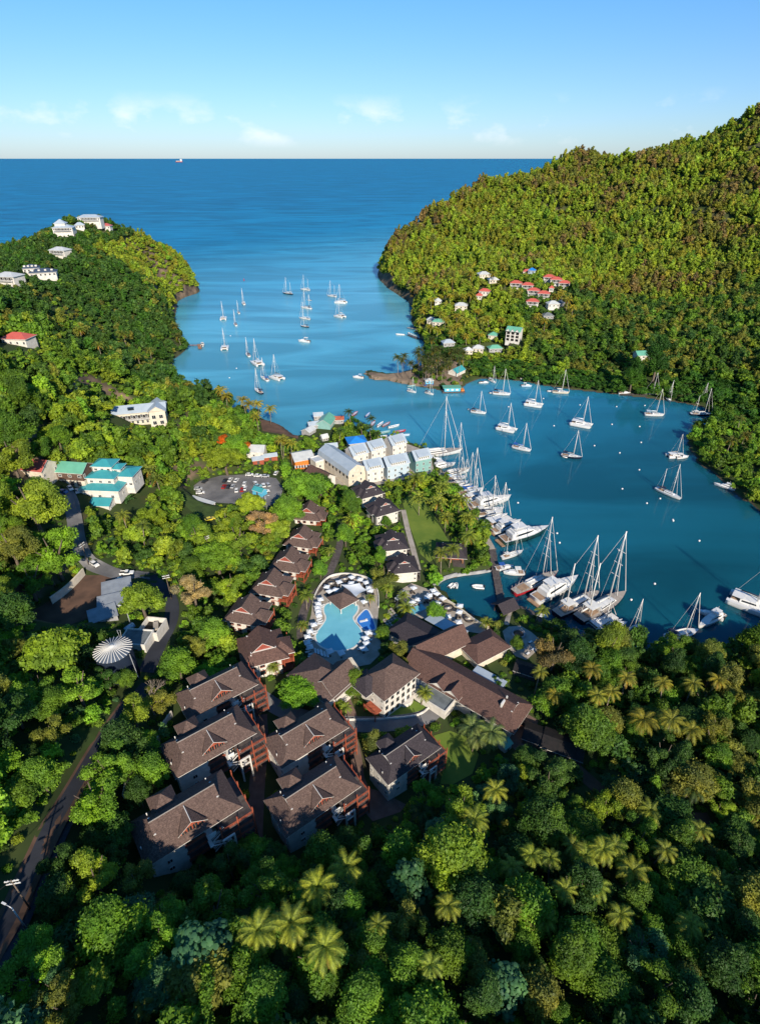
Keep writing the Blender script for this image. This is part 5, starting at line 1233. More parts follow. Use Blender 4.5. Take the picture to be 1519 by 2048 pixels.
def paint_boats():
    for t in list(C.objects):
        if '_h' in t:
            if t['_h']: recolor(t, ('hull',), M[t['_h']])
            if t['_h'] == 'purple_hull': recolor(t, ('hull',), M['grey_teak'], 1)
            if t['_c']: recolor(t, ('bimini', 'awning', 'furled_sail'), M[t['_c']])
            del t['_h']; del t['_c']
og = 'sailing boats moored in the outer bay'; lg = 'sailing boats moored in the lagoon'
# outer bay
boat('sloop', 'sailboat farthest up the bay on the left, nearest the red and white buoy', (487, 608), 112, 12.5, group=og)
boat('sloop', 'small sailboat between two larger ones under the left headland', (477, 626), 112, 9.5, group=og)
boat('cat', 'catamaran nearest the sunlit left headland', (447, 638), 100, 13, group=og, hullm='gel')
boat('sloop', 'sailboat close in front of the headland catamaran', (471, 650), 112, 11, group=og)
boat('cat', 'catamaran right of the little wooden jetty', (450, 697), 98, 13, group=og)
boat('sloop', 'sailboat with dark canopy between the two groups of catamarans', (496, 711), 115, 11, group=og, canvas='canvas_navy')
boat('cat', 'large catamaran in the middle of the close cluster', (514, 728), 125, 15, group=og)
boat('sloop', 'sailboat with blue cover between two catamarans', (529, 759), 128, 12, group=og, canvas='canvas_blue')
boat('sloop', 'sailboat nearest the palm fringed left shore', (517, 784), 125, 12.5, group=og, hullm='navy_hull')
boat('cat', 'catamaran with dark blue covers at the right of the cluster', (553, 757), 140, 13.5, group=og, canvas='canvas_navy')
boat('motor', 'white motorboat alone in the middle of the bay', (608, 684), 165, 12)
boat('sloop', 'dark hulled sailboat under the line of two masted yachts', (609, 654), 155, 10, hullm='navy_hull', canvas='canvas_navy', group=og)
boat('ketch', 'nearest of the four two masted yachts in line', (609, 638), 155, 14, group=og)
boat('ketch', 'tallest two masted yacht of the line in mid bay', (612, 617), 150, 16, group=og, tall=1.1)
boat('sloop', 'small boat just behind the tallest two masted yacht', (618, 601), 150, 7, group=og, tall=.6)
boat('ketch', 'two masted yacht at the far end of the mid bay line', (610, 580), 155, 15, group=og)
boat('ketch', 'two masted yacht farthest left of the far row', (575, 588), 150, 16, group=og, hullm='navy_hull')
boat('ketch', 'two masted yacht beside the right hand catamarans of the bay', (663, 593), 150, 15, group=og)
boat('cat', 'large sunlit catamaran near the right headland', (681, 606), 165, 15, group=og)
boat('cat', 'catamaran with dark mast in front of the sunlit one', (679, 634), 140, 14, group=og)
boat('motor', 'motorboat tied to the end of the little jetty', (406, 691), 95, 9)
boat('motor', 'covered ferry launch crossing toward the sand spit', (716, 756), 170, 9, canvas='gel_blue', cat='ferry')
boat('pirogue', 'pale open boat off the right hand jetty', (800, 670), 175, 9, hullm='canvas')
# lagoon
boat('motor', 'blue motorboat beside the mangroves near the boat shed', (968, 766), -5, 7, canvas='canvas_blue')
boat('dinghy', 'dinghy lying beside the blue motorboat', (961, 766), 10, 4)
boat('sloop', 'slim sailboat close under the mangroves', (984, 764), -60, 9, group=lg)
boat('sloop', 'large white sailboat trailing a dinghy below the mangroves', (1002, 789), -14, 13.5, group=lg, canvas='canvas_navy')
boat('dinghy', 'dinghy trailing behind the large white sailboat', (983, 787), -14, 4)
boat('motor', 'white cabin cruiser under the mangroves', (1051, 760), -15, 9)
boat('motor', 'small dark motorboat just below the cabin cruiser', (1052, 773), -8, 8, hullm='gel_blue')
boat('cat', 'catamaran with a tall pale mast in the upper lagoon', (1066, 811), -25, 13, group=lg)
boat('sloop', 'cream sailboat with canopy left of the jetty hut', (1120, 786), -14, 12.5, group=lg, hullm='cream')
boat('dinghy', 'dinghy left of the cream sailboat', (1098, 783), -10, 3.6)
boat('sloop', 'sailboat with navy canopy nearest the floating bar', (956, 826), -22, 11, group=lg)
boat('dinghy', 'dinghy tied behind the navy canopied sailboat', (940, 820), -22, 3.6)
boat('cat', 'catamaran in the left middle of the lagoon', (1012, 860), -32, 13, group=lg)
boat('sloop', 'sailboat with bright blue canopy and long mast reflection', (1042, 899), -32, 12, group=lg, canvas='canvas_blue')
boat('cat', 'big white catamaran in the centre of the lagoon', (1161, 851), -30, 14, group=lg)
boat('sloop', 'black hulled sailboat in the centre of the lagoon', (1142, 915), -22, 12, group=lg, hullm='navy_hull')
boat('dinghy', 'dinghy alongside the black hulled sailboat', (1128, 914), 150, 3.6)
boat('motor', 'white motorboat moored right of the jetty hut', (1247, 788), 0, 9)
boat('sloop', 'white sailboat moored at the dark jetty under mangroves', (1301, 789), -7, 11.5, group=lg)
boat('sloop', 'broad white sailboat off the dark jetty', (1307, 831), -8, 13, group=lg)
boat('sloop', 'sailboat seen bow on before the mangroves', (1335, 800), -98, 10.5, group=lg)
boat('sloop', 'sailboat behind the navy yacht in the brown corner of the lagoon', (1401, 807), 30, 10.5, group=lg)
boat('ketch', 'navy hulled two masted yacht in the brown corner of the lagoon', (1401, 830), -4, 15, group=lg, hullm='navy_hull')
boat('cat', 'catamaran tucked against the right hand mangroves', (1349, 913), 5, 10, group=lg, canvas='canvas_navy')
boat('motor', 'small cruiser lying against the mangrove catamaran', (1363, 916), 10, 8)
boat('ketch', 'white ketch anchored alone in the right of the lagoon', (1310, 978), bow=(1361, 1001), group=lg)
boat('yacht', 'small white motor yacht near the right hand mangroves', (1468, 981), bow=(1425, 969))
boat('sloop', 'small sailboat drawn up on the beach by the kiosk', (823, 784), -35, 8, group='small sailboats at the sand spit')
boat('sloop', 'small sailboat anchored off the beach kiosk', (858, 788), -40, 8, group='small sailboats at the sand spit')
boat('pirogue', 'boat with a green awning at the sand spit', (822, 773), 20, 7, hullm='teal')
# marina, from the village down to the pier
boat('super', 'great white sailing yacht moored beside the teal house', (835, 914), bow=(917, 905), L=30, tall=.92)
boat('motor', 'little grey launch under the great white sailing yacht', (868, 921), 8, 9, hullm='gel_blue')
boat('yacht', 'white motor yacht below the great sailing yacht', (862, 938), bow=(910, 930))
boat('super', 'long white sloop with a very tall mast among the motor yachts', (876, 957), bow=(939, 942), tall=1.15)
mg = 'sailboats packed stern to the marina quay'
for i, (sx, sy, bx, by, lb, hm) in enumerate(((890, 962, 932, 956, 'slim sailboat right below the tall masted sloop', 'gel'), (897, 971, 936, 966, 'sailboat with pale blue hull in the packed marina row', 'gel_blue'), (906, 981, 944, 972, 'sailboat with a thick furled sail in the packed row', 'gel'),
        (914, 987, 955, 978, 'sailboat with a tall white mast in the packed row', 'gel'), (917, 993, 966, 983, 'blue canopied sailboat lowest in the packed row', 'gel'), (928, 1000, 966, 990, 'pale blue catamaran next to the big motor yacht', 'gel_blue'))):
    boat('sloop' if i != 5 else 'cat', lb, (sx, sy), bow=(bx, by), hullm=hm, canvas='canvas_blue' if i == 4 else None, group=mg, tall=1.25 if i in (3, 4) else 1.0)
boat('yacht', 'big white motor yacht with raked flybridge and sharp bow', (942, 1017), bow=(1020, 999))
boat('ketch', 'two masted white yacht along the big motor yacht', (946, 1027), bow=(1006, 1020), L=16)
boat('sloop', 'sailboat with a dark canopy inside the big motor yacht', (955, 1033), bow=(1003, 1027), canvas='canvas_navy', group=mg)
boat('cat', 'wide white catamaran in front of the leafy hedge', (972, 1055), bow=(1022, 1038))
boat('yacht', 'white motor yacht with blue awnings before the green yacht', (985, 1068), bow=(1040, 1046))
boat('yacht', 'tall white motor yacht with dark green hull', (1000, 1088), bow=(1096, 1062), L=26, hullm='green_hull')
boat('ketch', 'small wooden decked two masted boat by the pier', (1002, 1118), bow=(1045, 1104))
boat('motor', 'motorboat with a bright blue canopy at the pier', (1008, 1138), 12, 8.5, canvas='canvas_blue')
boat('motor', 'white speedboat at the pier beside the blue canopied one', (1026, 1148), 178, 9)
boat('super', 'red hulled sailing yacht with white awning', (1026, 1190), bow=(1114, 1150), hullm='red_hull')
boat('yacht', 'long white motor yacht between the red yacht and the ketches', (1064, 1208), bow=(1156, 1160), L=25)
boat('ketch', 'plum hulled ketch with a white canopy, left of two', (1110, 1234), bow=(1196, 1190), hullm='purple_hull', tall=1.05)
boat('ketch', 'larger dark ketch with a long bow, right of two', (1154, 1244), bow=(1248, 1192), hullm='purple_hull', tall=1.0)
boat('cat', 'grey catamaran tucked under the trees by the dark ketch', (1180, 1256), bow=(1232, 1232), hullm='gel_blue', tall=.02+.5)
boat('motor', 'white motor cruiser half under the shore trees', (1218, 1258), bow=(1252, 1248))
boat('sloop', 'thin masted sailboat half under the shore trees', (1262, 1266), 40, 11, group=lg)
boat('sloop', 'sailboat with two slanting masts seen over the shore trees', (1362, 1272), 15, 14, group=lg)
boat('yacht', 'white motor yacht bow toward us in the near right of the lagoon', (1437, 1232), bow=(1398, 1256), L=15)
boat('motor', 'cream motorboat behind the near right motor yacht', (1418, 1232), 150, 9)
boat('cat', 'big catamaran cut by the right edge of the picture', (1472, 1203), bow=(1530, 1226), L=17, canvas='canvas_navy')
boat('dinghy', 'left of two dinghies at the harbour wall', (902, 1172), 50, 3.6); boat('dinghy', 'right of two dinghies at the harbour wall', (911, 1172), 75, 3.6)
boat('dinghy', 'single white dinghy alone in the little harbour', (955, 1175), 175, 5)
boat('dinghy', 'dinghy on the dark wharf below the palms', (1082, 1236), -30, 4, z=.9)
boat('yacht', 'low blue and white boat stack behind the right jetty', (872, 690), 10, 14)
fg = 'painted fishing boats by the point'
for px, py, yw, hm, lb in ((709, 829, 60, 'red_hull', 'red fishing boat nearest the green roofed restaurant'), (735, 831, 70, 'canvas_blue', 'blue and red fishing boat among the palms'), (746, 848, 70, 'red_hull', 'red fishing boat with white rim, bow up the bay'), (760, 850, 60, 'gel', 'white fishing boat beside the red rimmed one'),
        (772, 850, 50, 'red_gable', 'brick red fishing boat in the middle of the row'), (787, 854, 28, 'gel', 'long plain white open boat'), (799, 864, 18, 'red_hull', 'fishing boat with yellow and red bow'), (806, 872, 8, 'gel_blue', 'pale blue open boat nearest the townhouses'), (768, 866, 20, 'teal', 'green open boat close to the bank'), (772, 874, 10, 'canvas', 'cream open boat behind the back row of townhouses')):
    boat('pirogue', lb, (px, py), yw, 8.5, hullm=hm, group=fg)
paint_boats()
# ship on the horizon
q = at(358, 324.5); k = q[1]/1138*13
sh = thing('cargo_ship', 'tiny white and red cargo ship on the horizon', 'ship', (q[0], q[1], 0), R(170)); sh.scale = (k/100, k/100, k/100)
hull(100, 18, 9, .9, .8, .1).build('hull', [M['red_hull'], M['red_gable']], sh); MB().box((-34, 0, 22), (22, 16, 26)).build('bridge', M['gel'], sh); MB().box((10, 0, 12), (50, 15, 7)).build('cargo', M['cream'], sh)
# mooring buoys
bs = [(702,245),(900,254),(875,350),(1025,362),(1033,448),(780,466),(917,505),(1023,597),(931,700),(1136,753),(1064,778),(1205,868),(366,776),(318,704),(561,358),(504,210),(315,255),(1053,248)]
bpx = [(900+a*.3687, 720+b*.3687) for a, b in bs] + [(1113,1067),(1118,1086),(1345,1042),(1397,1082),(1308,1168),(1261,1200),(1237,1101),(473,737),(459,756),(461,672)]
bmesh_ = MB().lathe((0, 0, 0), [(.05, -.3), (.42, -.1), (.5, .2), (.35, .52), (.08, .62)], 12).mesh('mooring_buoy', M['gel'])
for i, (px, py) in enumerate(bpx):
    b = place('mooring_buoy', bmesh_, None, at(px, py)); tag(b, 'small white mooring buoy floating on the water', 'buoy', 'white mooring buoys')
b = place('channel_buoy', MB().lathe((0, 0, 0), [(.9, -.3), (1.0, .4), (.35, .9), (.3, 2.6), (.05, 2.9)], 12).mesh('channel_buoy', M['red_hull']), None, at(488, 561)); tag(b, 'red channel buoy alone at the mouth of the bay', 'buoy')
# ------------------------------------------------------------------ pool garden
zp = 6.0
poly = pxworld([(649,1210),(647,1223),(654,1236),(646,1250),(633,1265),(631,1276),(637,1289),(652,1298),(675,1302),(702,1298),(717,1286),(724,1271),(720,1257),(707,1243),(704,1235),(712,1226),(716,1217),(713,1209),(683,1204),(662,1205)], zp)
def smooth_poly(p, it=2):
    for _ in range(it):
        o = []
        for i in range(len(p)):
            a, b = p[i], p[(i+1) % len(p)]; o += [(a[0]*.75+b[0]*.25, a[1]*.75+b[1]*.25), (a[0]*.25+b[0]*.75, a[1]*.25+b[1]*.75)]
        p = o
    return p
def rim(poly, w, z, m, par, name='rim'):
    c = np.mean(np.array(poly), 0); mb = MB(); n = len(poly)
    P_ = [Vector(p) for p in poly]; O = []
    for i in range(n):
        d = (P_[(i+1) % n]-P_[i-1]).normalized(); nn = Vector((-d.y, d.x)); nn = nn if poly_sdf(poly, np.array([P_[i].x+nn.x*.3]), np.array([P_[i].y+nn.y*.3]))[0] < 0 else -nn
        O.append(P_[i]+nn*w)
    for i in range(n):
        j = (i+1) % n; a, b, c_, d = P_[i], P_[j], O[j], O[i]
        mb.face([(a.x, a.y, z), (b.x, b.y, z), (c_.x, c_.y, z), (d.x, d.y, z)]); mb.face([(a.x, a.y, z-.3), (b.x, b.y, z-.3), (b.x, b.y, z), (a.x, a.y, z)]); mb.face([(d.x, d.y, z), (c_.x, c_.y, z), (c_.x, c_.y, z-.3), (d.x, d.y, z-.3)])
    return mb.build(name, m, par)
def pool(label, poly, wm):
    t = thing('swimming_pool', label, 'pool', (0, 0, 0)); MB().face([(x, y, zp+.03) for x, y in poly]).build('water', M[wm], t); rim(poly, .55, zp+.12, M['trim'], t); return t
pool('pale blue keyhole shaped swimming pool with a white rim', smooth_poly(poly), 'pool')
pool('small deep blue pool right of the keyhole pool', smooth_poly(pxworld([(733,1217),(741,1231),(749,1250),(750,1260),(731,1261),(717,1249),(712,1239),(723,1226)], zp)), 'kids_pool')
fl_ = MB().box((0, 0, .1), (3.0, .8, .18), .3).box((1.0, .5, .25), (.8, .8, .2)); o = fl_.build('pool_float', M['gel'], None, at(727, 1242, zp+.05)); tag(o, 'white float lying on the deep blue pool', 'pool float')
q = at(685, 1197, 9.3)
pvn = thing('pool_pavilion', 'square brown pyramid roofed pavilion at the head of the pool', 'pavilion', (q[0], q[1], 6.0), R(40))
rb = MB(); hip_roof(rb, 7.6, 7.6, 3.3, 3.0, .7, 0); rb.build('roof', [M['shingle'], M['trim']], pvn)
for x in (-3.4, 3.4):
    for y in (-3.4, 3.4): MB().box((x, y, 1.5), (.3, .3, 3.6)).build('post', M['trim'], pvn)
MB().box((0, .6, .6), (4.5, 3.2, 1.1)).build('bar_counter', M['dark_wood'], pvn)
sail_px = [(681, 1169, 9.2), (719, 1166, 9.0), (734, 1180, 8.6), (711, 1194, 9.2)]
cs = [Vector(at(a, b, z)) for a, b, z in sail_px]; ctr = sum(cs, Vector())/4; n = 8; vs = []
for i in range(n+1):
    for j in range(n+1):
        u, v = i/n, j/n; p = (cs[0]*(1-u)+cs[1]*u)*(1-v)+(cs[3]*(1-u)+cs[2]*u)*v
        k = (4*u*(1-u)*(abs(v-.5)*2)**2 + 4*v*(1-v)*(abs(u-.5)*2)**2)*.16; p = p+(ctr-p)*k; p.z -= .5*16*u*(1-u)*v*(1-v)
        vs.append(p)
sl_ = thing('shade_sail', 'white stretched shade sail behind the pool pavilion', 'shade sail')
MB().add(vs, [(i*(n+1)+j, (i+1)*(n+1)+j, (i+1)*(n+1)+j+1, i*(n+1)+j+1) for i in range(n) for j in range(n)], 0, True).build('sail', M['umbrella'], sl_)
for c in cs: MB().tube([(c.x, c.y, 5.9), tuple(c)], .08, 6).build('pole', M['trim'], sl_)
CLEAR.append([(648,1205),(660,1198),(652,1190),(640,1180),(665,1155),(700,1150),(738,1160),(757,1185),(757,1215),(765,1250),(776,1295),(742,1328),(690,1336),(640,1325),(612,1300),(612,1265),(628,1230)])

def build_umbrella():
    t = thing('sun_umbrella', 'square white sun umbrella', 'umbrella')
    mb = MB(); mb.add([(-1.15, -1.15, 2.35), (1.15, -1.15, 2.35), (1.15, 1.15, 2.35), (-1.15, 1.15, 2.35), (0, 0, 2.95)], [(0, 1, 4), (1, 2, 4), (2, 3, 4), (3, 0, 4)]); mb.build('canopy', M['umbrella'], t)
    MB().tube([(0, 0, 0), (0, 0, 2.9)], .045, 6).build('pole', M['trim'], t); MB().lathe((0, 0, 0), [(.4, 0), (.4, .1), (.08, .15)], 10).build('base', M['dark_wood'], t); return t
def build_lounger():
    t = thing('sun_lounger', 'white sun lounger', 'sun lounger')
    mb = MB(); mb.box((.35, 0, .36), (1.3, .66, .12)); mb.add([(-.3, -.33, .3), (-.3, .33, .3), (-1.0, .33, .75), (-1.0, -.33, .75), (-.3, -.33, .42), (-.3, .33, .42), (-1.0, .33, .87), (-1.0, -.33, .87)], [(0, 1, 2, 3), (4, 7, 6, 5), (0, 4, 5, 1), (2, 6, 7, 3), (1, 5, 6, 2), (3, 7, 4, 0)])
    mb.build('cushion', M['lounger'], t)
    fr = MB(); fr.box((.1, 0, .24), (1.8, .6, .08)); [fr.box((x, y, .12), (.06, .06, .24)) for x in (-.7, .8) for y in (-.25, .25)]; fr.build('frame', M['dark_wood'], t); return t
def build_table():
    t = thing('dining_set', 'dark table set', 'table'); MB().lathe((0, 0, .7), [(.55, 0), (.55, .06)], 12).build('tabletop', M['dark_wood'], t); MB().tube([(0, 0, 0), (0, 0, .7)], .06, 6).build('leg', M['dark_wood'], t)
    return t
def build_chair():
    t = thing('armchair', 'dark chair', 'chair'); MB().box((0, 0, .42), (.62, .62, .12)).build('seat', M['rattan'], t); MB().box((-.3, 0, .72), (.1, .62, .6)).build('backrest', M['rattan'], t)
    for y in (-.28, .28): MB().box((0, y, .3), (.6, .07, .6)).build('arm', M['rattan'], t)
    return t
_pp = {}
def prop(kind, f, label, loc, rz, group, sc=1.0):
    if kind not in _pp: _pp[kind] = t = f()
    else: t = copy_tree(_pp[kind])
    t.location = loc; t.rotation_euler = (0, 0, rz); t['label'] = label; t['group'] = group; t.scale = (sc, sc, sc); return t
z2 = lambda a, b: (420+a*.2633, 960+b*.2633)
for a, b in ((980,770),(1075,735),(1140,752),(1070,780),(1185,775),(1205,815),(885,808),(905,842),(952,830),(1217,838)):
    q = at(*z2(a, b), zp+2.4); prop('umb', build_umbrella, 'square white umbrella on the upper pool terrace', (q[0], q[1], zp-.03), random.uniform(0, 1.5), 'umbrellas on the upper pool terrace')
    for k in range(2): prop('chr', build_chair, 'dark rattan chair under the terrace umbrellas', (q[0]+random.choice((-1, 1))*random.uniform(.7, 1.3), q[1]-.9+.9*k, zp-.03), random.uniform(0, 6), 'rattan chairs on the upper pool terrace')
    prop('tab', build_table, 'round dark table under a terrace umbrella', (q[0]+.5, q[1]-.4, zp-.03), 0, 'tables on the upper pool terrace')
for a, b in ((838,903),(820,935),(815,965),(820,992),(826,1022),(788,1095),(757,1145),(740,1185),(737,1230),(757,1265)):
    q = at(*z2(a, b), zp+2.4); prop('umb', build_umbrella, 'square white umbrella along the left edge of the pool', (q[0], q[1], zp-.03), .3, 'umbrellas left of the pool')
    for k in range(2): prop('lng', build_lounger, 'white sun lounger along the left edge of the pool', (q[0]+.5, q[1]-1.4-1.1*k, zp-.03), R(190+random.uniform(-12, 12)), 'loungers left of the pool')
for a, b in ((910,1298),(996,1310),(1170,920),(1200,1155),(1180,1195),(1188,1235),(1165,1275)):
    q = at(*z2(a, b), zp+2.4); prop('umb', build_umbrella, 'square white umbrella on the right and lower pool edge', (q[0], q[1], zp-.03), .5, 'umbrellas right of the pool')
for a, b, k in ((800,1305,3),(850,1325,3),(1215,1170,4),(1140,1290,3),(1190,1215,2)):
    q = at(*z2(a, b), zp)
    for i in range(k): prop('lng', build_lounger, 'white sun lounger in a row at the lower pool edge', (q[0]+i*1.0, q[1]-.35*i, zp-.03), R(-75 if a < 1000 else 20), 'loungers below and right of the pool')
def round_bed(label, px, py, z):
    q = at(px, py, z+.6); t = thing('round_daybed', label, 'daybed', (q[0], q[1], z))
    MB().lathe((0, 0, 0), [(1.9, 0), (2.1, .9), (1.85, .95), (1.65, .45)], 20, cap=False).build('wicker_shell', M['rattan'], t); MB().lathe((0, 0, .2), [(1.6, 0), (1.6, .25), (.1, .3)], 16).build('cushion', M['stone'], t); MB().lathe((0, 0, .4), [(.5, 0), (.5, .3)], 10).build('table', M['white'], t)
round_bed('dark round wicker daybed at the left of the upper terrace', 662, 1166, zp); round_bed('round daybed with cream cushions at the top of the terrace', 689, 1157, zp)
zpt = 2.6
round_bed('round daybed with cream cushion on the waterside patio', 896, 1215, zpt); round_bed('dark round daybed at the corner of the waterside patio', 937, 1236, zpt)
z7 = lambda a, b: (780+a*.2107, 1140+b*.2107)
for a, b in ((222,165),(210,302),(262,275),(165,330),(350,255),(408,190),(440,220),(500,265),(372,235),(447,312),(662,335),(655,395),(548,438),(650,490)):
    q = at(*z7(a, b), zpt+2.4); prop('umb', build_umbrella, 'square white umbrella on the waterside patio', (q[0], q[1], zpt-.03), random.uniform(0, 1.5), 'umbrellas on the waterside patio')
    prop('tab', build_table, 'round dark table on the waterside patio', (q[0]-.5, q[1]-.4, zpt-.03), 0, 'tables on the waterside patio')
    for k in range(2): prop('chr', build_chair, 'dark rattan chair on the waterside patio', (q[0]-1+k*1.3, q[1]-1.0, zpt-.03), random.uniform(0, 6), 'rattan chairs on the waterside patio')
for a, b in ((225,320),(250,330),(275,318),(185,345)):
    q = at(*z7(a, b), zpt); prop('lng', build_lounger, 'white sun lounger on the waterside patio', (q[0], q[1], zpt-.03), R(30), 'loungers on the waterside patio')
for i, (a, b, lb) in enumerate(((75,287,'nearest'), (97,266,'second'), (113,247,'third'), (132,230,'farthest'))):
    q = at(*z7(a, b), zpt+1.2); t = thing('cabana', lb+' white framed cabana in the row at the patio end', 'cabana', (q[0], q[1], zpt-.03), R(35), 'white framed cabanas')
    MB().box((0, 0, 2.3), (2.2, 1.9, .1)).build('canopy', M['umbrella'], t); [MB().box((x, y, 1.1), (.09, .09, 2.3)).build('post', M['trim'], t) for x in (-1, 1) for y in (-.85, .85)]; MB().box((0, 0, .4), (1.8, 1.5, .3)).build('mattress', M['rattan'], t)
t = thing('plunge_pool', 'small turquoise plunge pool beside the dark hall roof', 'pool', at(833, 1219, 2.6)); MB().box((0, 0, .02), (7, 3.4, .12), R(35)).build('water', M['pool'], t); MB().box((0, 0, -.02), (7.8, 4.2, .12), R(35)).build('rim', M['stone'], t)
q = at(1036, 1268, 2.6); t = thing('planter_ring', 'dark stone ring planter in the middle of the round patio', 'planter', (q[0], q[1], 2.5)); MB().lathe((0, 0, 0), [(2.6, 0), (2.6, .5), (1.9, .5), (1.9, .1)], 24, cap=False).build('ring', M['grey_wall'], t); MB().lathe((0, 0, 0), [(1.9, .2), (.05, .3)], 16, cap=False).build('soil', M['soil'], t)
for a, b in ((1325,690),(1350,760),(1300,800)):
    q = at(*z7(a, b), 2.6); prop('lng', build_lounger, 'pale lounge chair on the round patio', (q[0], q[1], 2.57), R(40), 'lounge chairs on the round patio')
CLEAR += [([(1020,1196),(1026,1172),(1113,1138),(1160,1152),(1160,1172),(1072,1212)], 185.0), ([(1106,1236),(1195,1180),(1252,1186),(1165,1246)], 165.0), ([(1398,1262),(1398,1235),(1440,1222),(1455,1240)], 158.0), [(790,1198),(822,1166),(850,1178),(885,1199),(957,1242),(985,1260),(930,1262),(905,1240),(875,1225),(815,1232)], [(1008,1262),(1018,1254),(1042,1252),(1075,1276),(1070,1296),(1050,1312),(1030,1308)],
          [(870,1176),(915,1155),(985,1150),(1000,1200),(990,1240),(960,1238),(905,1205)], [(1000,1205),(1040,1200),(1075,1215),(1060,1225),(1020,1225)]]
def chess_tile():
    q = at(768, 1240, 5.0); mb = MB()
    for i in range(5):
        for j in range(9): mb.box((i*1.3, -j*1.3, .02), (1.0, 1.0, .06))
    o = mb.build('stepping_stones', M['stone'], None, (q[0]-2, q[1]+4, float(gh(q[0], q[1]))+.35), R(28)); tag(o, kind='stuff', label='pale square stepping stones right of the pool', cat='stepping stones')
chess_tile()

# ------------------------------------------------------------------ docks
def dock(label, pts, w, z=.9, m='dark_wood', name='pier', piles=True):
    t = thing(name, label, 'pier'); P_ = [Vector(at(a, b, z)) for a, b in pts]
    for i in range(len(P_)-1):
        a, b = P_[i], P_[i+1]; c = (a+b)/2; L = (b-a).length; rz = math.atan2(b.y-a.y, b.x-a.x); mb = MB(); n = max(3, int(L/.8))
        for k in range(n):
            p = a+(b-a)*(k+.5)/n; mb.box((p.x, p.y, z-.08+.012*(k % 2)), (L/n*.97, w, .16), rz)
        mb.build('deck', M[m], t)
        if piles:
            for k in range(max(2, int(L/5))+1):
                p = a+(b-a)*k/max(2, int(L/5)); s = Vector((-(b-a).y, (b-a).x, 0)).normalized()*w*.5
                for sg in (-1, 1): MB().tube([(p.x+s.x*sg, p.y+s.y*sg, -2), (p.x+s.x*sg, p.y+s.y*sg, z+.5)], .14, 6).build('pile', M['dark_wood'], t)
    return t
dock('dark timber pier closing off the little harbour', [(984, 1098), (990, 1140), (1002, 1205)], 3.0)
dock('long dark wharf under the palms by the red yacht', [(1010, 1212), (1050, 1222), (1092, 1250), (1110, 1262)], 4.5)
dock('marina quay walkway behind the packed yachts', [(848, 902), (880, 948), (925, 1000), (958, 1052), (984, 1098)], 3.0, 1.0, 'stone')
dock('little wooden jetty under the left headland', [(371, 690), (401, 690)], 1.6, .9, 'wood'); dock('end platform of the little wooden jetty', [(398, 688), (400, 697)], 3.0, .95, 'wood', 'landing')
dock('curved pale jetty of the right hand shore', [(815, 655), (832, 658), (842, 668), (846, 678)], 2.2, .9, 'stone'); dock('dark jetty crowded with small white boats', [(815, 669), (833, 676), (848, 679)], 3.0, .7)
dock('long dark jetty under the mangroves', [(1240, 787), (1292, 790)], 3.0, .8)
for i in range(6):
    boat('dinghy', 'tiny white boat crowded on the dark jetty', (817+4*i, 668+1.7*i), 60+10*i, 3.2, group='tiny boats on the dark jetty', z=.8)
q = at(1010, 1210, 4.0); t = thing('pier_house', 'dark gabled hut at the end of the timber pier', 'hut', (q[0], q[1], .9), R(30)); rb = MB(); gable_roof(rb, 6.5, 6, 3.0, 2.0, .8, cx=0, cy=0); rb.build('roof', [M['shingle_dark'], M['dark_wood']], t)
for x in (-2.8, 2.8):
    for y in (-2.6, 2.6): MB().box((x, y, 1.3), (.3, .3, 3.6)).build('post', M['dark_wood'], t)
MB().box((0, 1.5, 1.2), (5, 2.5, 2.6)).build('wall', M['dark'], t)

# ------------------------------------------------------------------ cars
def build_car():
    t = thing('parked_car', 'car', 'car')
    prof = [(-2.1, .35), (-2.15, .85), (-1.5, .95), (1.0, .95), (1.95, .8), (2.1, .45), (2.05, .3), (-2.05, .3)]
    mb = MB(); n = len(prof); vs = [(x, -.84, z) for x, z in prof]+[(x, .84, z) for x, z in prof]
    mb.add(vs, [tuple(range(n)), tuple(range(2*n-1, n-1, -1))]+[(i, n+i, n+(i+1) % n, (i+1) % n) for i in range(n)]); body = mb.build('body', M['gel'], t)
    cb = MB(); b0 = [(-1.7, -.76, .93), (.95, -.76, .93), (.95, .76, .93), (-1.7, .76, .93)]; t0 = [(-1.25, -.62, 1.42), (.3, -.62, 1.42), (.3, .62, 1.42), (-1.25, .62, 1.42)]
    cb.add(b0+t0, [(0, 1, 5, 4), (1, 2, 6, 5), (2, 3, 7, 6), (3, 0, 4, 7)]); cb.build('windows', M['glass'], t); MB().box((-.48, 0, 1.44), (1.6, 1.28, .06)).build('car_roof', M['gel'], t)
    for x in (-1.3, 1.3):
        for y in (-.8, .8): MB().tube([(x, y-.1, .32), (x, y+.1, .32)], .32, 12).build('wheel', M['tyre'], t)
    return t
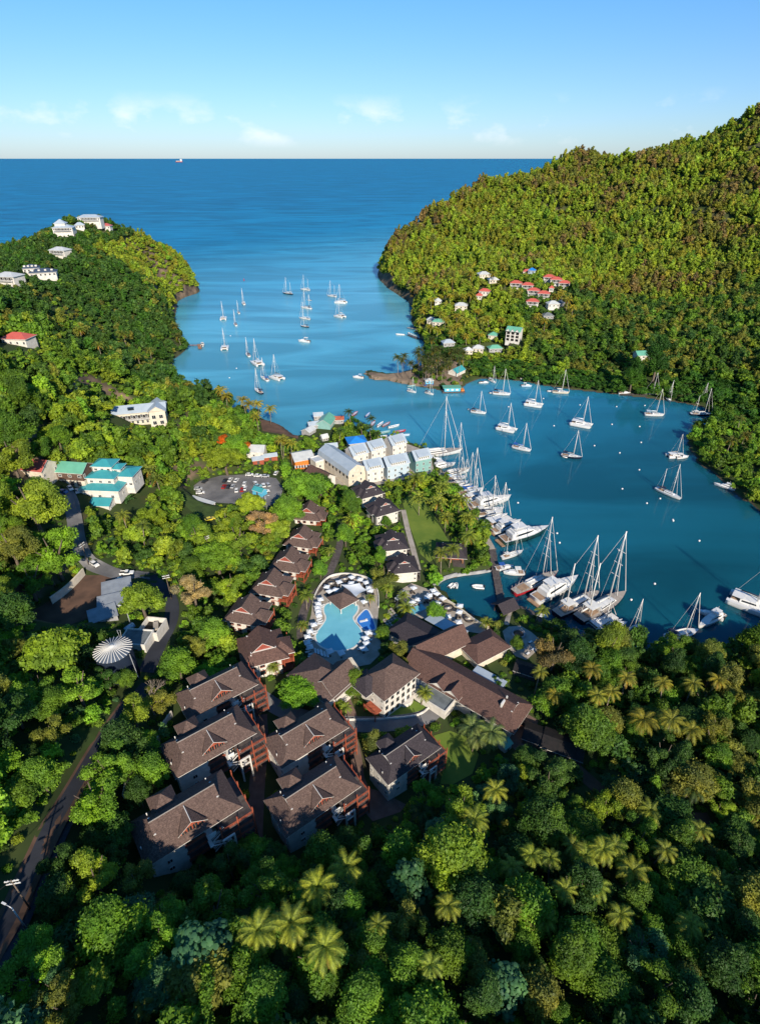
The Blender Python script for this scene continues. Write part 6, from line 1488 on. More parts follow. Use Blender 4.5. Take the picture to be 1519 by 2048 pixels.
def build_pickup():
    t = thing('pickup_truck', 'pickup', 'pickup truck')
    mb = MB(); mb.box((0, 0, .65), (4.9, 1.7, .55)); mb.box((1.7, 0, .98), (1.4, 1.6, .2)); body = mb.build('body', M['gel'], t)
    cb = MB(); cb.add([(-.6, -.8, .92), (1.2, -.8, .92), (1.2, .8, .92), (-.6, .8, .92), (-.4, -.68, 1.6), (.6, -.68, 1.6), (.6, .68, 1.6), (-.4, .68, 1.6)], [(0, 1, 5, 4), (1, 2, 6, 5), (2, 3, 7, 6), (3, 0, 4, 7)]); cb.build('windows', M['glass'], t)
    MB().box((.1, 0, 1.63), (1.05, 1.38, .07)).build('car_roof', M['gel'], t); MB().box((-1.55, 0, .95), (1.7, 1.4, .08)).build('load_bed', M['tyre'], t)
    for y in (-.82, .82): MB().box((-1.55, y, 1.05), (1.8, .08, .35)).build('side_board', M['gel'], t)
    for x in (-1.5, 1.6):
        for y in (-.82, .82): MB().tube([(x, y-.1, .36), (x, y+.1, .36)], .36, 12).build('wheel', M['tyre'], t)
    return t
mcar = {k: mat(k+'_car_paint', c, None, 1, .3, spec=.5) for k, c in (('white', (.75, .75, .74)), ('red', (.35, .02, .02)), ('silver', (.42, .43, .45)), ('dark', (.03, .03, .035)), ('blue', (.02, .13, .35)), ('yellow', (.62, .52, .05)), ('cyan', (.25, .45, .5)))}
cg = 'cars parked on the oval lot'
def car(px, py, rz, col, label=None, group=None, f=build_car, kind='car', sc=1.0):
    q = hit(px, py, .7)
    t = prop(kind, f, label or col+' car parked on the oval lot', (q[0], q[1], float(gh(q[0], q[1]))+.12), R(rz), group or cg, sc)
    if not group and label: del t['group']
    t['_p'] = col; NO_TREE.append((np.array([(q[0]-2, q[1]-2), (q[0]+2, q[1]-2), (q[0]+2, q[1]+2), (q[0]-2, q[1]+2)]), .5))
    CLEAR.append([(px-6, py-5), (px+6, py-5), (px+6, py+5), (px-6, py+5)]); return t
for px, py, rz, col in ((397,977,5,'silver'),(401,985,8,'white'),(410,962,70,'dark'),(450,961,80,'dark'),(461,959,82,'white'),(473,960,80,'white'),(448,973,84,'red'),(457,973,84,'dark'),(466,972,84,'silver'),(473,980,100,'white'),(484,979,95,'red'),
        (489,967,92,'white'),(490,976,92,'white'),(511,966,120,'white'),(516,972,10,'cyan'),(527,970,110,'white'),(536,969,115,'silver'),(516,951,4,'white'),(531,952,4,'silver'),(552,946,80,'white'),(531,982,20,'white'),(499,949,5,'white')): car(px, py, rz, col)
car(420,1038,30,'yellow','small yellow car below the red container', sc=1.1); car(189,1128,-35,'white','white car on the bend of the hill road'); car(254,1146,5,'white','white pickup truck stopped at the top of the soil yard', f=build_pickup, kind='pick')
car(127,983,-20,'blue','blue car in the shade at the road end'); car(141,976,-50,'white','white car in front of the brown boarded house'); car(155,982,-60,'silver','silver car below the brown boarded house'); car(597,857,0,'white','white car alone on the dirt lot by the water'); car(655,894,20,'white','white car between dark trees and the gambrel hall'); car(663,897,20,'silver','silver car beside the gambrel hall'); car(243,1160,5,'cyan','pale blue car half hidden below the white pickup')
for t in list(C.objects):
    if '_p' in t:
        recolor(t, ('body', 'car_roof', 'side_board'), mcar[t['_p']]); del t['_p']
q = hit(520, 988); house('lot_shelter', 'teal tarpaulin shelter at the edge of the car park', q, R(-30), 6, 4, 2.6, 'gable', 1.2, 'teal_roof', 'cyan', .3, 'shelter', doors=[dict(side='f', x=0, z0=0)])
# yard clutter behind the lobby
random.seed(3)
for i, (px, py, m) in enumerate(((1012,1443,'cont_red'),(1022,1448,'dark'),(1030,1440,'grey_wall'),(1037,1452,'pot'),(1018,1455,'white'),(1028,1458,'cont_blue'),(1042,1446,'dark_wood'),(1008,1452,'gel_blue'))):
    q = at(px, py, 4.9); mb = MB(); mb.box((0, 0, .6), (1.6, 1.1, 1.2)); mb.box((0, 0, 1.24), (1.7, 1.2, .1)); o = mb.build('refuse_bin', M[m], None, (q[0], q[1], 4.45), random.uniform(0, 3)); tag(o, {'cont_red': 'red', 'dark': 'black', 'grey_wall': 'grey', 'pot': 'rust coloured', 'white': 'white', 'cont_blue': 'blue', 'dark_wood': 'brown', 'gel_blue': 'pale blue'}[m]+' refuse bin in the yard behind the lobby', 'bin', 'refuse bins in the service yard')
q = at(1008, 1488, 6); house('yard_hut', 'small pale green roofed hut beside the two fan palms', (q[0], q[1], 4.4), R(40), 3, 3, 2.2, 'gable', .8, 'green_roof', 'white', .3, 'hut', below=1, doors=[dict(side='f', x=0, z0=0, ww=.8)])
for px, py, w, d, lb in ((1090, 1478, 12, 6, 'low black roof beside the service yard'), (1125, 1492, 11, 7, 'black roofed shed under the trees east of the yard'), (1052,1336,7,5,'dark hut roof below the round patio')):
    q = at(px, py, 6.0); house('dark_shed', lb, (q[0], q[1], max(2.0, float(gh(q[0], q[1])))), R(-25), w, d, 2.2, 'gable', 1.0, 'dark', 'dark_wood', .4, 'shed')

# ------------------------------------------------------------------ beach things
for i, (px, py, m, lb) in enumerate(((843,765,'yellow','yellow kayak stack on the sand'),(847,768,'orange','orange kayaks on the sand'),(866,770,'canvas_blue','blue beach chairs on the sand'),(852,771,'canvas_blue','blue chairs before the kiosk'),(887,761,'white','white signboard at the beach end'))):
    q = at(px, py, 1.0); mb = MB(); [mb.tube([(-1.5, k*.6, .3+.2*(k % 2)), (0, k*.6, .25+.2*(k % 2)), (1.5, k*.6, .35+.2*(k % 2))], .25, 6) for k in range(3)]; o = mb.build('kayak_stack', M[m], None, (q[0], q[1], .9), .4*i); tag(o, lb, 'kayaks')
for i, (px, py, L, w) in enumerate(((738,748,9,4),(744,754,8,4),(734,744,4,3),(750,757,8,3))):
    q = at(px, py); me = MB(); ico = bmesh.new(); bmesh.ops.create_icosphere(ico, subdivisions=3, radius=1)
    for v in ico.verts: v.co *= 1+.3*mnoise.noise(v.co*1.6+Vector((i*5, 0, 0))); v.co.x *= L/2; v.co.y *= w/2; v.co.z *= .9
    m_ = bpy.data.meshes.new('rock'); ico.to_mesh(m_); ico.free(); m_.materials.append(M['rock']); o = place('rock', m_, None, (q[0], q[1], .1), i); tag(o, ('long', 'low', 'small', 'mossy')[i]+' dark rock bank at the tip of the sand spit', 'rock')

# ------------------------------------------------------------------ utility poles and lamps
def pole(label, top, h, arms=2, rz=0.0, lamp=False, name='utility_pole'):
    q = hit(*top, h); t = thing(name, label, 'pole' if not lamp else 'street lamp', (q[0], q[1], q[2]), rz)
    MB().tube([(0, 0, -.5), (0, 0, h)], .17, 8, r1=.11).build('post', M['trunk'] if not lamp else M['steel'], t)
    for i in range(arms):
        MB().box((0, 0, h-.4-.9*i), (2.4, .14, .16)).build('crossarm', M['canvas'], t)
        for x in (-1, -.5, .5, 1): MB().lathe((x, 0, h-.3-.9*i), [(.05, 0), (.08, .12), (.03, .24)], 6).build('insulator', M['gel'], t)
    if lamp:
        MB().tube([(0, 0, h), (1.4, 0, h+.3)], .07, 6).build('arm', M['steel'], t); MB().box((1.7, 0, h+.3), (.9, .3, .14)).build('lamp_head', M['gel'], t)
    return (q[0], q[1], q[2]+h-.25), t
a, _ = pole('tall wooden utility pole with pale crossarms beside the pinkish tree', (331, 1150), 11, 2, R(20)); CLEAR.append([(322,1143),(342,1143),(348,1195),(336,1195)])
b, _ = pole('utility pole over the near road at the left edge', (22, 1760), 11, 2, R(10)); c, _ = pole('utility pole beside the hill road bend', (163, 1086), 10, 2, R(70))
pole('street lamp over the near road', (24, 1816), 8, 0, R(160), True, 'street_lamp'); pole('lamp post behind the roofless room', (250, 1212), 8, 0, R(180), True, 'street_lamp'); pole('lamp post on the oval car park', (530, 992), 8, 0, R(0), True, 'street_lamp')
d, _ = pole('utility pole among trees left of the car park', (412, 1072), 10, 2, R(40))
CLEAR.append([(0,1750),(40,1750),(75,1800),(60,1835),(20,1835),(0,1800)])
wi = 0
for p0, p1, lb in ((a, d, 'sagging cable between the poles of the valley'), (c, a, 'sagging cable across the soil yard'), (b, (b[0]-40, b[1]-45, b[2]+3), 'overhead cable leaving the left edge over the near road')):
    p0, p1 = Vector(p0), Vector(p1); pts = [p0+(p1-p0)*k/12-Vector((0, 0, 1.6*4*(k/12)*(1-k/12))) for k in range(13)]
    o = MB().tube(pts, .045, 4).build('cable', M['tyre']); tag(o, lb, 'cable')
# ------------------------------------------------------------------ vegetation
_ico = bmesh.new(); bmesh.ops.create_icosphere(_ico, subdivisions=2, radius=1.0); _ico.verts.ensure_lookup_table()
ICO_V = np.array([v.co[:] for v in _ico.verts]); ICO_F = np.array([[v.index for v in f.verts] for f in _ico.faces]); _ico.free()
_ico = bmesh.new(); bmesh.ops.create_icosphere(_ico, subdivisions=1, radius=1.0); _ico.verts.ensure_lookup_table()
ICO1_V = np.array([v.co[:] for v in _ico.verts]); ICO1_F = np.array([[v.index for v in f.verts] for f in _ico.faces]); _ico.free()
def unit(v): return v/np.maximum(np.linalg.norm(v, axis=-1, keepdims=True), 1e-9)
def lumps_for(kind, rng):
    """crown clumps for a tree of crown radius about 1: rows of x, y, z, rx, ry, rz; the foot is at z = 0"""
    L = []
    if kind == 'dome':
        L.append((0, 0, 1.75, .62, .62, .55))
        for i in range(9): a = i*2*math.pi/6+rng.uniform(-.3, .3) if i < 6 else rng.uniform(0, 6.28); r = .58 if i < 6 else .32; L.append((r*math.cos(a), r*math.sin(a), (1.35 if i < 6 else 2.0)+rng.uniform(-.15, .2), *(rng.uniform(.22, .48, 3)*np.array([1, 1, .85]))))
        for i in range(7): a = rng.uniform(0, 6.28); r = rng.uniform(.3, .95); L.append((r*math.cos(a), r*math.sin(a), 1.95-.85*r*r+rng.uniform(-.1, .3), *rng.uniform(.13, .24, 3)))
    elif kind == 'tall':
        for i in range(13): z = 1.1+2.0*i/12; w = math.sin(math.pi*(.18+.78*i/12)); a = rng.uniform(0, 6.28); r = .5*w*rng.uniform(.5, 1); L.append((r*math.cos(a), r*math.sin(a), z, *(rng.uniform(.3, .45, 3)*(.55+.5*w))))
    elif kind == 'spread':
        for i in range(22): a = i*2.4; r = .92*math.sqrt((i+.5)/22); L.append((r*math.cos(a), r*math.sin(a), 1.25-.34*r*r+rng.uniform(-.05, .07), *(rng.uniform(.2, .28, 3)*np.array([1, 1, .62]))))
    elif kind == 'loose':
        for i in range(17): a = rng.uniform(0, 6.28); r = .78*math.sqrt(rng.uniform(.02, 1)); z = 1.0+rng.uniform(0, 1.25)*(1-.45*r); L.append((r*math.cos(a), r*math.sin(a), z, *(rng.uniform(.17, .32, 3)*np.array([1, 1, .8]))))
    elif kind == 'feather':
        for i in range(13): a = i*2.4; r = .75*math.sqrt((i+.5)/13); L.append((r*math.cos(a), r*math.sin(a), 1.7-.75*r+rng.uniform(-.12, .2), .30, .30, rng.uniform(.12, .22)))
    elif kind == 'shrub':
        for i in range(6): a = i*2.4; r = .55*math.sqrt((i+.3)/6); L.append((r*math.cos(a), r*math.sin(a), .45+rng.uniform(-.1, .25), *(rng.uniform(.35, .5, 3)*np.array([1, 1, .9]))))
    return np.array(L)
def crown(kind, rng, n, size, core=.72, icov=None, icof=None, disc=False, two=True):
    icov = ICO_V if icov is None else icov; icof = ICO_F if icof is None else icof
    L = lumps_for(kind, rng); V = []; Fs = []; nv = 0
    for l in L:                                                   # rough inner mass
        k = 1+.3*np.sin(icov@rng.normal(0, 4, 3)+rng.uniform(0, 6))
        V.append(l[:3]+icov*l[3:]*core*k[:, None]); Fs.append(icof+nv); nv += len(icov)
    area = L[:, 3]*L[:, 4]; pick = rng.choice(len(L), int(n*1.5), p=area/area.sum())
    d = unit(rng.normal(0, 1, (len(pick), 3))+np.array([0, 0, .35]))
    p = L[pick, :3]+d*L[pick, 3:]*rng.uniform(.72, 1.12, (len(pick), 1))*np.where(rng.random((len(pick), 1)) < .14, 1.28, 1)
    keep = np.ones(len(p), bool)
    for i, l in enumerate(L):
        q = ((p-l[:3])/l[3:]); keep &= ~((np.einsum('ij,ij->i', q, q) < .62) & (pick != i))
    p, d = p[keep][:n], d[keep][:n]; n = len(p)
    nrm = unit(d*.75+np.array([0, 0, .35])+rng.normal(0, .55, (n, 3)))
    t = unit(np.cross(nrm, rng.normal(0, 1, (n, 3)))); b = np.cross(nrm, t)
    s = size*rng.uniform(.6, 1.35, (n, 1))
    if disc:
        m = 6; ang = np.arange(m)*2*math.pi/m; nrm = unit(d*.5+np.array([0, 0, .8])+rng.normal(0, .25, (n, 3))); t = unit(np.cross(nrm, rng.normal(0, 1, (n, 3)))); b = np.cross(nrm, t)
        Q = p[:, None]+s[:, None]*(np.cos(ang)[None, :, None]*t[:, None]+np.sin(ang)[None, :, None]*b[:, None]); c = p+nrm*s*.32
        Q = np.concatenate([Q, c[:, None]], 1); V.append(Q.reshape(-1, 3)); base = nv+np.arange(n)[:, None, None]*(m+1)
        f = np.array([[i, (i+1) % m, m] for i in range(m)]); Fs.append((base+f[None]).reshape(-1, 3))
    elif two:
        Q = np.stack([p-t*s, p-b*s*.55, p+t*s, p+b*s*.55], 1); V.append(Q.reshape(-1, 3)); base = nv+np.arange(n)[:, None, None]*4
        Fs.append((base+np.array([[0, 1, 2], [0, 2, 3]])[None]).reshape(-1, 3))
    else:
        Q = np.stack([p-t*s, p+t*s*.6-b*s*.7, p+t*s*.6+b*s*.7], 1); V.append(Q.reshape(-1, 3)); Fs.append(nv+np.arange(n*3).reshape(-1, 3))
    return np.concatenate(V), np.concatenate(Fs)
def trunk_mesh(kind, rng):
    L = lumps_for(kind, rng); mb = MB(); h = {'dome': 1.2, 'tall': 1.2, 'spread': .7, 'loose': .9, 'feather': 1.1, 'cecropia': 1.0}[kind]
    mb.tube([(0, 0, -.25), (.03, .02, h*.5), (0, .03, h)], .085, 7, r1=.06)
    for i in range(5):
        l = L[(i*3) % len(L)]; mb.tube([(0, .02, h*.85), (l[0]*.5, l[1]*.5, (h+l[2])/2), (l[0]*.9, l[1]*.9, l[2])], .045, 5, r1=.015)
    return mb.mesh('trunk', M['trunk'])
KINDS = ('dome', 'tall', 'spread', 'loose', 'feather', 'cecropia')
HT = {'dome': 2.45, 'tall': 3.2, 'spread': 1.4, 'loose': 2.2, 'feather': 1.8, 'cecropia': 2.45, 'shrub': 1.1}
_rg = np.random.default_rng(5)
NEAR = {}; TRK = {}
for k in KINDS:
    NEAR[k] = []
    for v in range(3):
        if k == 'cecropia': V, F = crown('dome', _rg, 620, .075, disc=True)
        else: V, F = crown(k, _rg, {'dome': 7600, 'tall': 7400, 'spread': 6400, 'loose': 6000, 'feather': 5200}[k], {'dome': .048, 'tall': .048, 'spread': .045, 'loose': .045, 'feather': .066}[k], core=.62 if k != 'loose' else .5)
        NEAR[k].append(np_mesh('crown', V, F, M['leaf']))
    TRK[k] = trunk_mesh('dome' if k == 'cecropia' else k, _rg)
LOD = {}
for k in ('dome', 'tall', 'spread', 'loose', 'feather', 'shrub'):
    LOD[k] = {0: [crown(k, _rg, 850, .105, icov=ICO1_V, icof=ICO1_F) for _ in range(3)], 1: [crown(k, _rg, 280, .155, icov=ICO1_V, icof=ICO1_F, two=False) for _ in range(3)], 2: [crown(k, _rg, 95, .26, core=.85, icov=ICO1_V, icof=ICO1_F, two=False) for _ in range(4)]}

# --- a raster of what must stay visible, with its distance
MW, MH = 380, 512
KEEP = np.zeros((MH, MW))
_gx, _gy = np.meshgrid((np.arange(MW)+.5)*4, (np.arange(MH)+.5)*4)
def keep(poly, D_=None):
    pl = np.array(poly, float); x0, y0 = pl.min(0); x1, y1 = pl.max(0)
    if D_ is None:
        low = pl[pl[:, 1].argmax()]; D_ = hit(min(max(low[0], 0), 1519), min(max(low[1], 330), 2040))[1]+5.0
    a, b = max(int(x0/4)-1, 0), min(int(x1/4)+2, MW); c, d = max(int(y0/4)-1, 0), min(int(y1/4)+2, MH)
    if a >= b or c >= d: return
    ins = poly_sdf(pl, _gx[c:d, a:b], _gy[c:d, a:b]) > -1.5
    KEEP[c:d, a:b] = np.where(ins, np.maximum(KEEP[c:d, a:b], D_), KEEP[c:d, a:b])
for pl in CLEAR: keep(pl[0], pl[1]) if isinstance(pl, tuple) else keep(pl)
keep([(160,1600),(222,1490),(232,1500),(178,1610),(130,1700),(78,1800),(22,1890),(0,1905),(0,1830),(60,1735),(108,1660)])
for o_name in ('drive', 'hill_road', 'lane', 'brick_path', 'lawn_path', 'garden_path', 'lawn', 'garden_lawn', 'block_lawn', 'villa_forecourt', 'parking_lot', 'service_yard', 'yard_soil', 'utility_road', 'dock_lane', 'patio_path'):
    me = bpy.data.objects[o_name].data
    for pg in me.polygons:
        w = [me.vertices[i].co for i in pg.vertices]; pr = [project(*p) for p in w]
        if all(-50 < a < 1570 for a, b in pr): keep(pr, np.mean([p.y for p in w]))
def blocked(x, y, z, r, h):
    """true if a crown there would hide something that must stay visible"""
    pts = []
    for zz, rr in ((z+h*.95, .35), (z+h*.7, .8), (z+h*.45, .75)):
        for sx in (-1, -.5, 0, .5, 1): pts.append((x+sx*rr*r, y, zz))
    for px, py in (project(*p) for p in pts):
        i, j = int(py/4), int(px/4)
        if 0 <= i < MH and 0 <= j < MW and KEEP[i, j] > y+r*.3: return True
    return False

PAL = {'bright green': (.175, .345, .035), 'yellow green': (.235, .335, .035), 'mid green': (0.120, 0.231, 0.028), 'dark green': (.06, .135, .030), 'olive': (.20, .225, .045), 'blue green': (0.088, 0.199, 0.091), 'brownish': (.215, .165, .07), 'deep green': (0.048, 0.135, 0.020), 'golden olive': (.235, .255, .034), 'straw coloured': (0.412, 0.301, 0.174)}
SHAPE = {'dome': 'round crowned', 'tall': 'tall', 'spread': 'flat topped spreading', 'loose': 'loose clumped', 'feather': 'feathery', 'cecropia': 'broad leaved'}
used = []                                                            # x, y, r of every rooted tree
def jitter(c, s=.16): k = random.uniform(1-s, 1+s); return (c[0]*k*random.uniform(.92, 1.1), c[1]*k, c[2]*k*random.uniform(.9, 1.15), 1)
def tree(kind, col, x, y, z, r, label, group=None, sc_z=1.0):
    t = thing(kind_name(kind), label, 'tree', (x, y, z), random.uniform(0, 6.28), group)
    c = place('crown', random.choice(NEAR[kind]), t); c.color = jitter(PAL[col]); place('trunk', TRK[kind], t); t.scale = (r, r*random.uniform(.92, 1.08), r*sc_z)
    used.append((x, y, r)); return t
def kind_name(k): return {'dome': 'round_tree', 'tall': 'tall_tree', 'spread': 'spreading_tree', 'loose': 'broadleaf_tree', 'feather': 'feathery_tree', 'cecropia': 'cecropia_tree'}[k]
def hero(px, py, diam, kind, col, label, szz=1.0):
    """a tree one can single out: crown centre pixel and width in the photo"""
    r = 4.0
    for _ in range(4):
        h = HT[kind]*r*szz*.72; q = hit(px, py, h); dep = (q[1]*CP-(q[2]+h-CAMZ)*SP); r = diam/2*dep/FPX
    keep([(px+diam*.42*math.cos(a), py+diam*.36*math.sin(a)) for a in np.linspace(0, 6.28, 10)], q[1]-1)
    return tree(kind, col, q[0], q[1], q[2], r, label, None, szz)
random.seed(21)
for a in ((612,972,88,'spread','bright green','flat topped bright green tree behind the far end of the red gabled row'), (575,1012,66,'dome','bright green','bright green tree left of the farthest red gabled house'), (432,1112,96,'spread','bright green','wide bright green tree with a flat clumped crown in the left valley'),
          (475,1075,80,'loose','yellow green','yellow green tree behind the wide flat clumped crown'), (524,1040,62,'loose','straw coloured','pale straw coloured tree beside the red gabled row'), (384,1178,78,'loose','straw coloured','straw coloured flowering tree right of the utility pole'), (282,1195,92,'feather','yellow green','feathery tree left of the utility pole over the pump yard'),
          (425,1262,66,'dome','bright green','round bright green tree left of the nearest red gabled house'), (352,1318,74,'dome','bright green','dense bright green tree at the drive above the villas'), (392,1285,60,'loose','olive','olive tree between two bright green crowns above the villas'),
          (602,1382,88,'spread','bright green','bright green umbrella tree left of the white block'), (708,1362,54,'dome','yellow green','bright yellow green tree squeezed between the two white blocks'), (676,1405,30,'loose','yellow green','little yellow green tree below the squeezed one'),
          (802,1305,56,'loose','olive','olive tree hanging over the lobby roof'), (870,1218,40,'dome','bright green','green tree beside the pale canopy on the patio'), (1034,1282,30,'dome','mid green','small tree growing in the ring planter'),
          (262,1420,84,'loose','yellow green','tall yellow green tree above the near road'), (318,1392,66,'loose','olive','olive tree right of the bare branches'), (110,1292,130,'feather','yellow green','broad feathery tree left of the water tank'), (150,1368,90,'loose','bright green','bright tree below the feathery one'),
          (185,1590,110,'loose','bright green','large bright tree between the near road and the villas'), (180,1745,110,'loose','yellow green','yellow green tree beside the near road'), (215,1720,70,'loose','dark green','dark tree between road and nearest villa'),
          (400,1900,130,'cecropia','blue green','pale blue green tree with round leaf clusters in the foreground'), (420,1820,120,'loose','mid green','green tree above the pale blue green one'), (820,1760,90,'cecropia','blue green','blue green rounded tree right of the foreground palms'), (905,1700,140,'dome','yellow green','great yellow green crown below the little lawn'),
          (525,1775,110,'loose','mid green','open branched green tree below the nearest villa'), (640,1700,90,'dome','mid green','round green tree touching the lower villa'), (310,1870,100,'loose','bright green','bright yellow tree at the foreground left'), (800,1830,90,'loose','olive','olive tree in the foreground centre'), (1285,1895,100,'loose','blue green','blue green tree at the foreground right'), (1010,1970,100,'cecropia','blue green','blue green tree near the bottom edge right of centre'),
          (95,1925,60,'feather','bright green','slim bright sapling by the near road'), (180,1970,90,'feather','yellow green','feathery yellow green tree at the bottom left'), (1180,1445,100,'dome','mid green','round green tree right of the service yard'), (1110,1300,80,'loose','brownish','rust tinged tree at the edge of the round patio'),
          (450,915,80,'spread','yellow green','yellow green tree behind the oval car park'), (470,890,56,'dome','bright green','green tree under the orange blossom'), (500,1005,60,'feather','yellow green','pale feathery tree at the lower edge of the car park'), (60,1000,120,'loose','yellow green','big yellow green tree under the red roofed house'), (100,1090,110,'loose','bright green','big bright tree left of the hill road'), (20,1085,90,'loose','olive','grey green tree at the left edge by the hill road'),
          (640,960,44,'dome','dark green','dark round tree in front of the cream gable'), (700,1000,44,'dome','mid green','mid green tree left of the dark roofed lawn houses'), (772,1040,22,'dome','mid green','small round tree against the white wall'), (760,1105,30,'tall','bright green','bright slim tree right of the garden path'), (770,1150,60,'loose','olive','brownish olive tree above the patio'),
          (690,1065,40,'dome','bright green','leafy green tree beside the garden path'), (640,1135,34,'dome','bright green','small bright tree by the row balconies'), (1270,735,44,'tall','deep green','tall dark tree in front of the green roofed villa'), (1320,700,60,'tall','deep green','dark tree right of the green roofed villa'), (1210,1620,80,'loose','yellow green','slim yellow green tree by the east track'), (212,1350,56,'loose','dark green','dark tree at the foot of the round tank'), (250,1352,44,'dome','mid green','small green tree right of the foot of the tank'), (52,1150,90,'loose','mid green','green tree left of the tall retaining wall'), (92,1128,66,'loose','bright green','bright tree above the tall retaining wall'), (18,1215,90,'dome','dark green','dark tree at the left edge below the retaining wall'), (20,905,90,'loose','yellow green','yellow tree at the left edge beside the red roofed house'), (18,850,80,'dome','mid green','round tree at the left edge above the red roofed house'), (70,890,60,'loose','mid green','green tree behind the red roofed house'), (765,1262,34,'dome','mid green','green tree at the right edge of the pool deck'), (775,1300,40,'loose','dark green','dark tree between pool deck and white block')):
    hero(*a)
for px, py, dm, lb in ((447, 878, 26, 'orange flowering tree top left of the white cottage'), (492, 893, 22, 'orange blossom on the tree beside the white cottage')):
    t = hero(px, py, dm, 'dome', 'mid green', lb); [setattr(c, 'color', (.62, .15, .02, 1)) for c in t.children if c.name.startswith('crown')]
# bare tree
q = hit(300, 1400, 6); bt = thing('bare_tree', 'leafless pale branched tree standing above the near road', 'tree', (q[0], q[1], q[2]))
def branch(mb, p, d, L, r, n):
    q_ = p+d*L; mb.tube([p, (p+q_)/2+Vector((random.uniform(-.1, .1), 0, .1))*L, q_], r, 5, r1=r*.6)
    if n:
        for _ in range(3): branch(mb, q_, (d+Vector((random.uniform(-.8, .8), random.uniform(-.8, .8), random.uniform(-.1, .5)))).normalized(), L*.68, r*.58, n-1)
mb = MB(); branch(mb, Vector((0, 0, 0)), Vector((-.1, 0, 1)), 4.5, .28, 4); m_bare = mb.build('branches', M['palm_trunk'], bt)
keep([(270,1340),(318,1340),(318,1390),(285,1395)], q[1]-1)

# ------------------------------------------------------------------ palms
def frond(rng, L, el, az, lean, full=True, w=.62):
    """one arched frond: leaflets on both sides of the rib"""
    V = []; F = []; n = 13 if full else 5; p = np.zeros(3); e = el; pts = []
    for i in range(n+1):
        pts.append(p.copy()); d = np.array([math.cos(e)*math.cos(az), math.cos(e)*math.sin(az), math.sin(e)]); p = p+d*L/n; e -= lean/n*(1+.9*i/n)
    pts = np.array(pts); side = np.array([-math.sin(az), math.cos(az), 0])
    def tri(a, b, c): V.extend((a, b, c)); F.append((len(V)-3, len(V)-2, len(V)-1))
    for i in range(n):
        a, b = pts[i], pts[i+1]; u = (i+.6)/n; wl = L*.30*w*(math.sin(math.pi*min(u*.85+.14, 1))**.7)
        for s in (-1, 1):
            for k in ((0, .5) if full else (0,)):
                f0 = a+(b-a)*k; f1 = a+(b-a)*(k+(.42 if full else 1.0)); tip = (f0+f1)/2+side*s*wl+(b-a)*(1.3 if full else .6)-np.array([0, 0, wl*rng.uniform(.25, .6)])
                tri(f0, f1, tip)
        sw = side*(.05 if full else .08); V.extend((a-sw, a+sw, b)); F.append((len(V)-3, len(V)-2, len(V)-1))
    return np.array(V), np.array(F)
def palm_crown(rng, full=True, n=22, old=False):
    V = []; F = []; nv = 0
    for i in range(n):
        az = i*2.4+rng.uniform(-.25, .25); u = i/n
        if old: el, ln, L = rng.uniform(-.5, -.1), rng.uniform(.6, 1.0), rng.uniform(2.8, 3.6)
        else: el, ln, L = 1.25-1.25*u+rng.uniform(-.12, .12), 1.0+.8*(1-u)*.6+rng.uniform(0, .4), rng.uniform(3.6, 4.5)
        v, f = frond(rng, L, el, az, ln, full); V.append(v); F.append(f+nv); nv += len(v)
    return np.concatenate(V), np.concatenate(F)
_rp = np.random.default_rng(9)
PALM = {True: [np_mesh('crown', *palm_crown(_rp, True), M['leaf']) for _ in range(4)], False: [np_mesh('crown', *palm_crown(_rp, False, 20), M['leaf']) for _ in range(4)]}
OLD = {True: [np_mesh('old_fronds', *palm_crown(_rp, True, 5, True), M['leaf']) for _ in range(3)], False: [np_mesh('old_fronds', *palm_crown(_rp, False, 5, True), M['leaf']) for _ in range(3)]}
def palm_trunk(h, lean, az):
    dx, dy = lean*math.cos(az), lean*math.sin(az)
    return MB().tube([(-dx, -dy, -.6), (-dx*.75, -dy*.75, h*.3), (-dx*.35, -dy*.35, h*.65), (0, 0, h)], .24, 7, r1=.14).mesh('trunk', M['palm_trunk'])
TRUNKS = {}
def palm(px, py, diam, label, group, h=None, col=(.115, .165, .028), old=True):
    h = h or 10.0
    q = hit(px, py, h); dep = q[1]*CP-(q[2]+h-CAMZ)*SP
    s = max(.55, min(diam*dep/FPX/6.3, 1.6)) if diam else random.uniform(.8, 1.0)
    if q[1] > 1500 or shore_d(q[0], q[1]) < .3: return
    lean = random.uniform(.3, 1.8); key = (round(h), random.randint(0, 2))
    if key not in TRUNKS: TRUNKS[key] = palm_trunk(key[0], lean, 0)
    full = q[1] < 215
    t = thing('coconut_palm', label, 'palm', (q[0], q[1], q[2]), random.uniform(0, 6.28), group)
    place('trunk', TRUNKS[key], t, (0, 0, h-key[0]))
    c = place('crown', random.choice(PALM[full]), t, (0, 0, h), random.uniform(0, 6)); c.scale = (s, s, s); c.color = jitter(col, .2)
    if old and random.random() < .75: o = place('old_fronds', random.choice(OLD[full]), t, (0, 0, h-.1), random.uniform(0, 6)); o.scale = (s, s, s); o.color = jitter((.30, .19, .035), .25)
    rpx = max(6, 3.6*s*FPX/dep); keep([(px+rpx*math.cos(a), py+rpx*.8*math.sin(a)) for a in np.linspace(0, 6.28, 9)], q[1]-.5)
    used.append((q[0], q[1], 1.2)); return t
def palms(pts, label, group, h=(9, 12), col=(.115, .165, .028), diam=None, old=True):
    for p in pts: palm(p[0], p[1], p[2] if len(p) > 2 else diam, label, group, random.uniform(*h), col, old)
palms([(582,1848,88),(635,1775,78),(692,1735,72),(515,1862,80),(650,1895,84)], 'golden green coconut palm in the foreground cluster below the villas', 'palms of the foreground cluster', (10, 12), (.28, .34, .05))
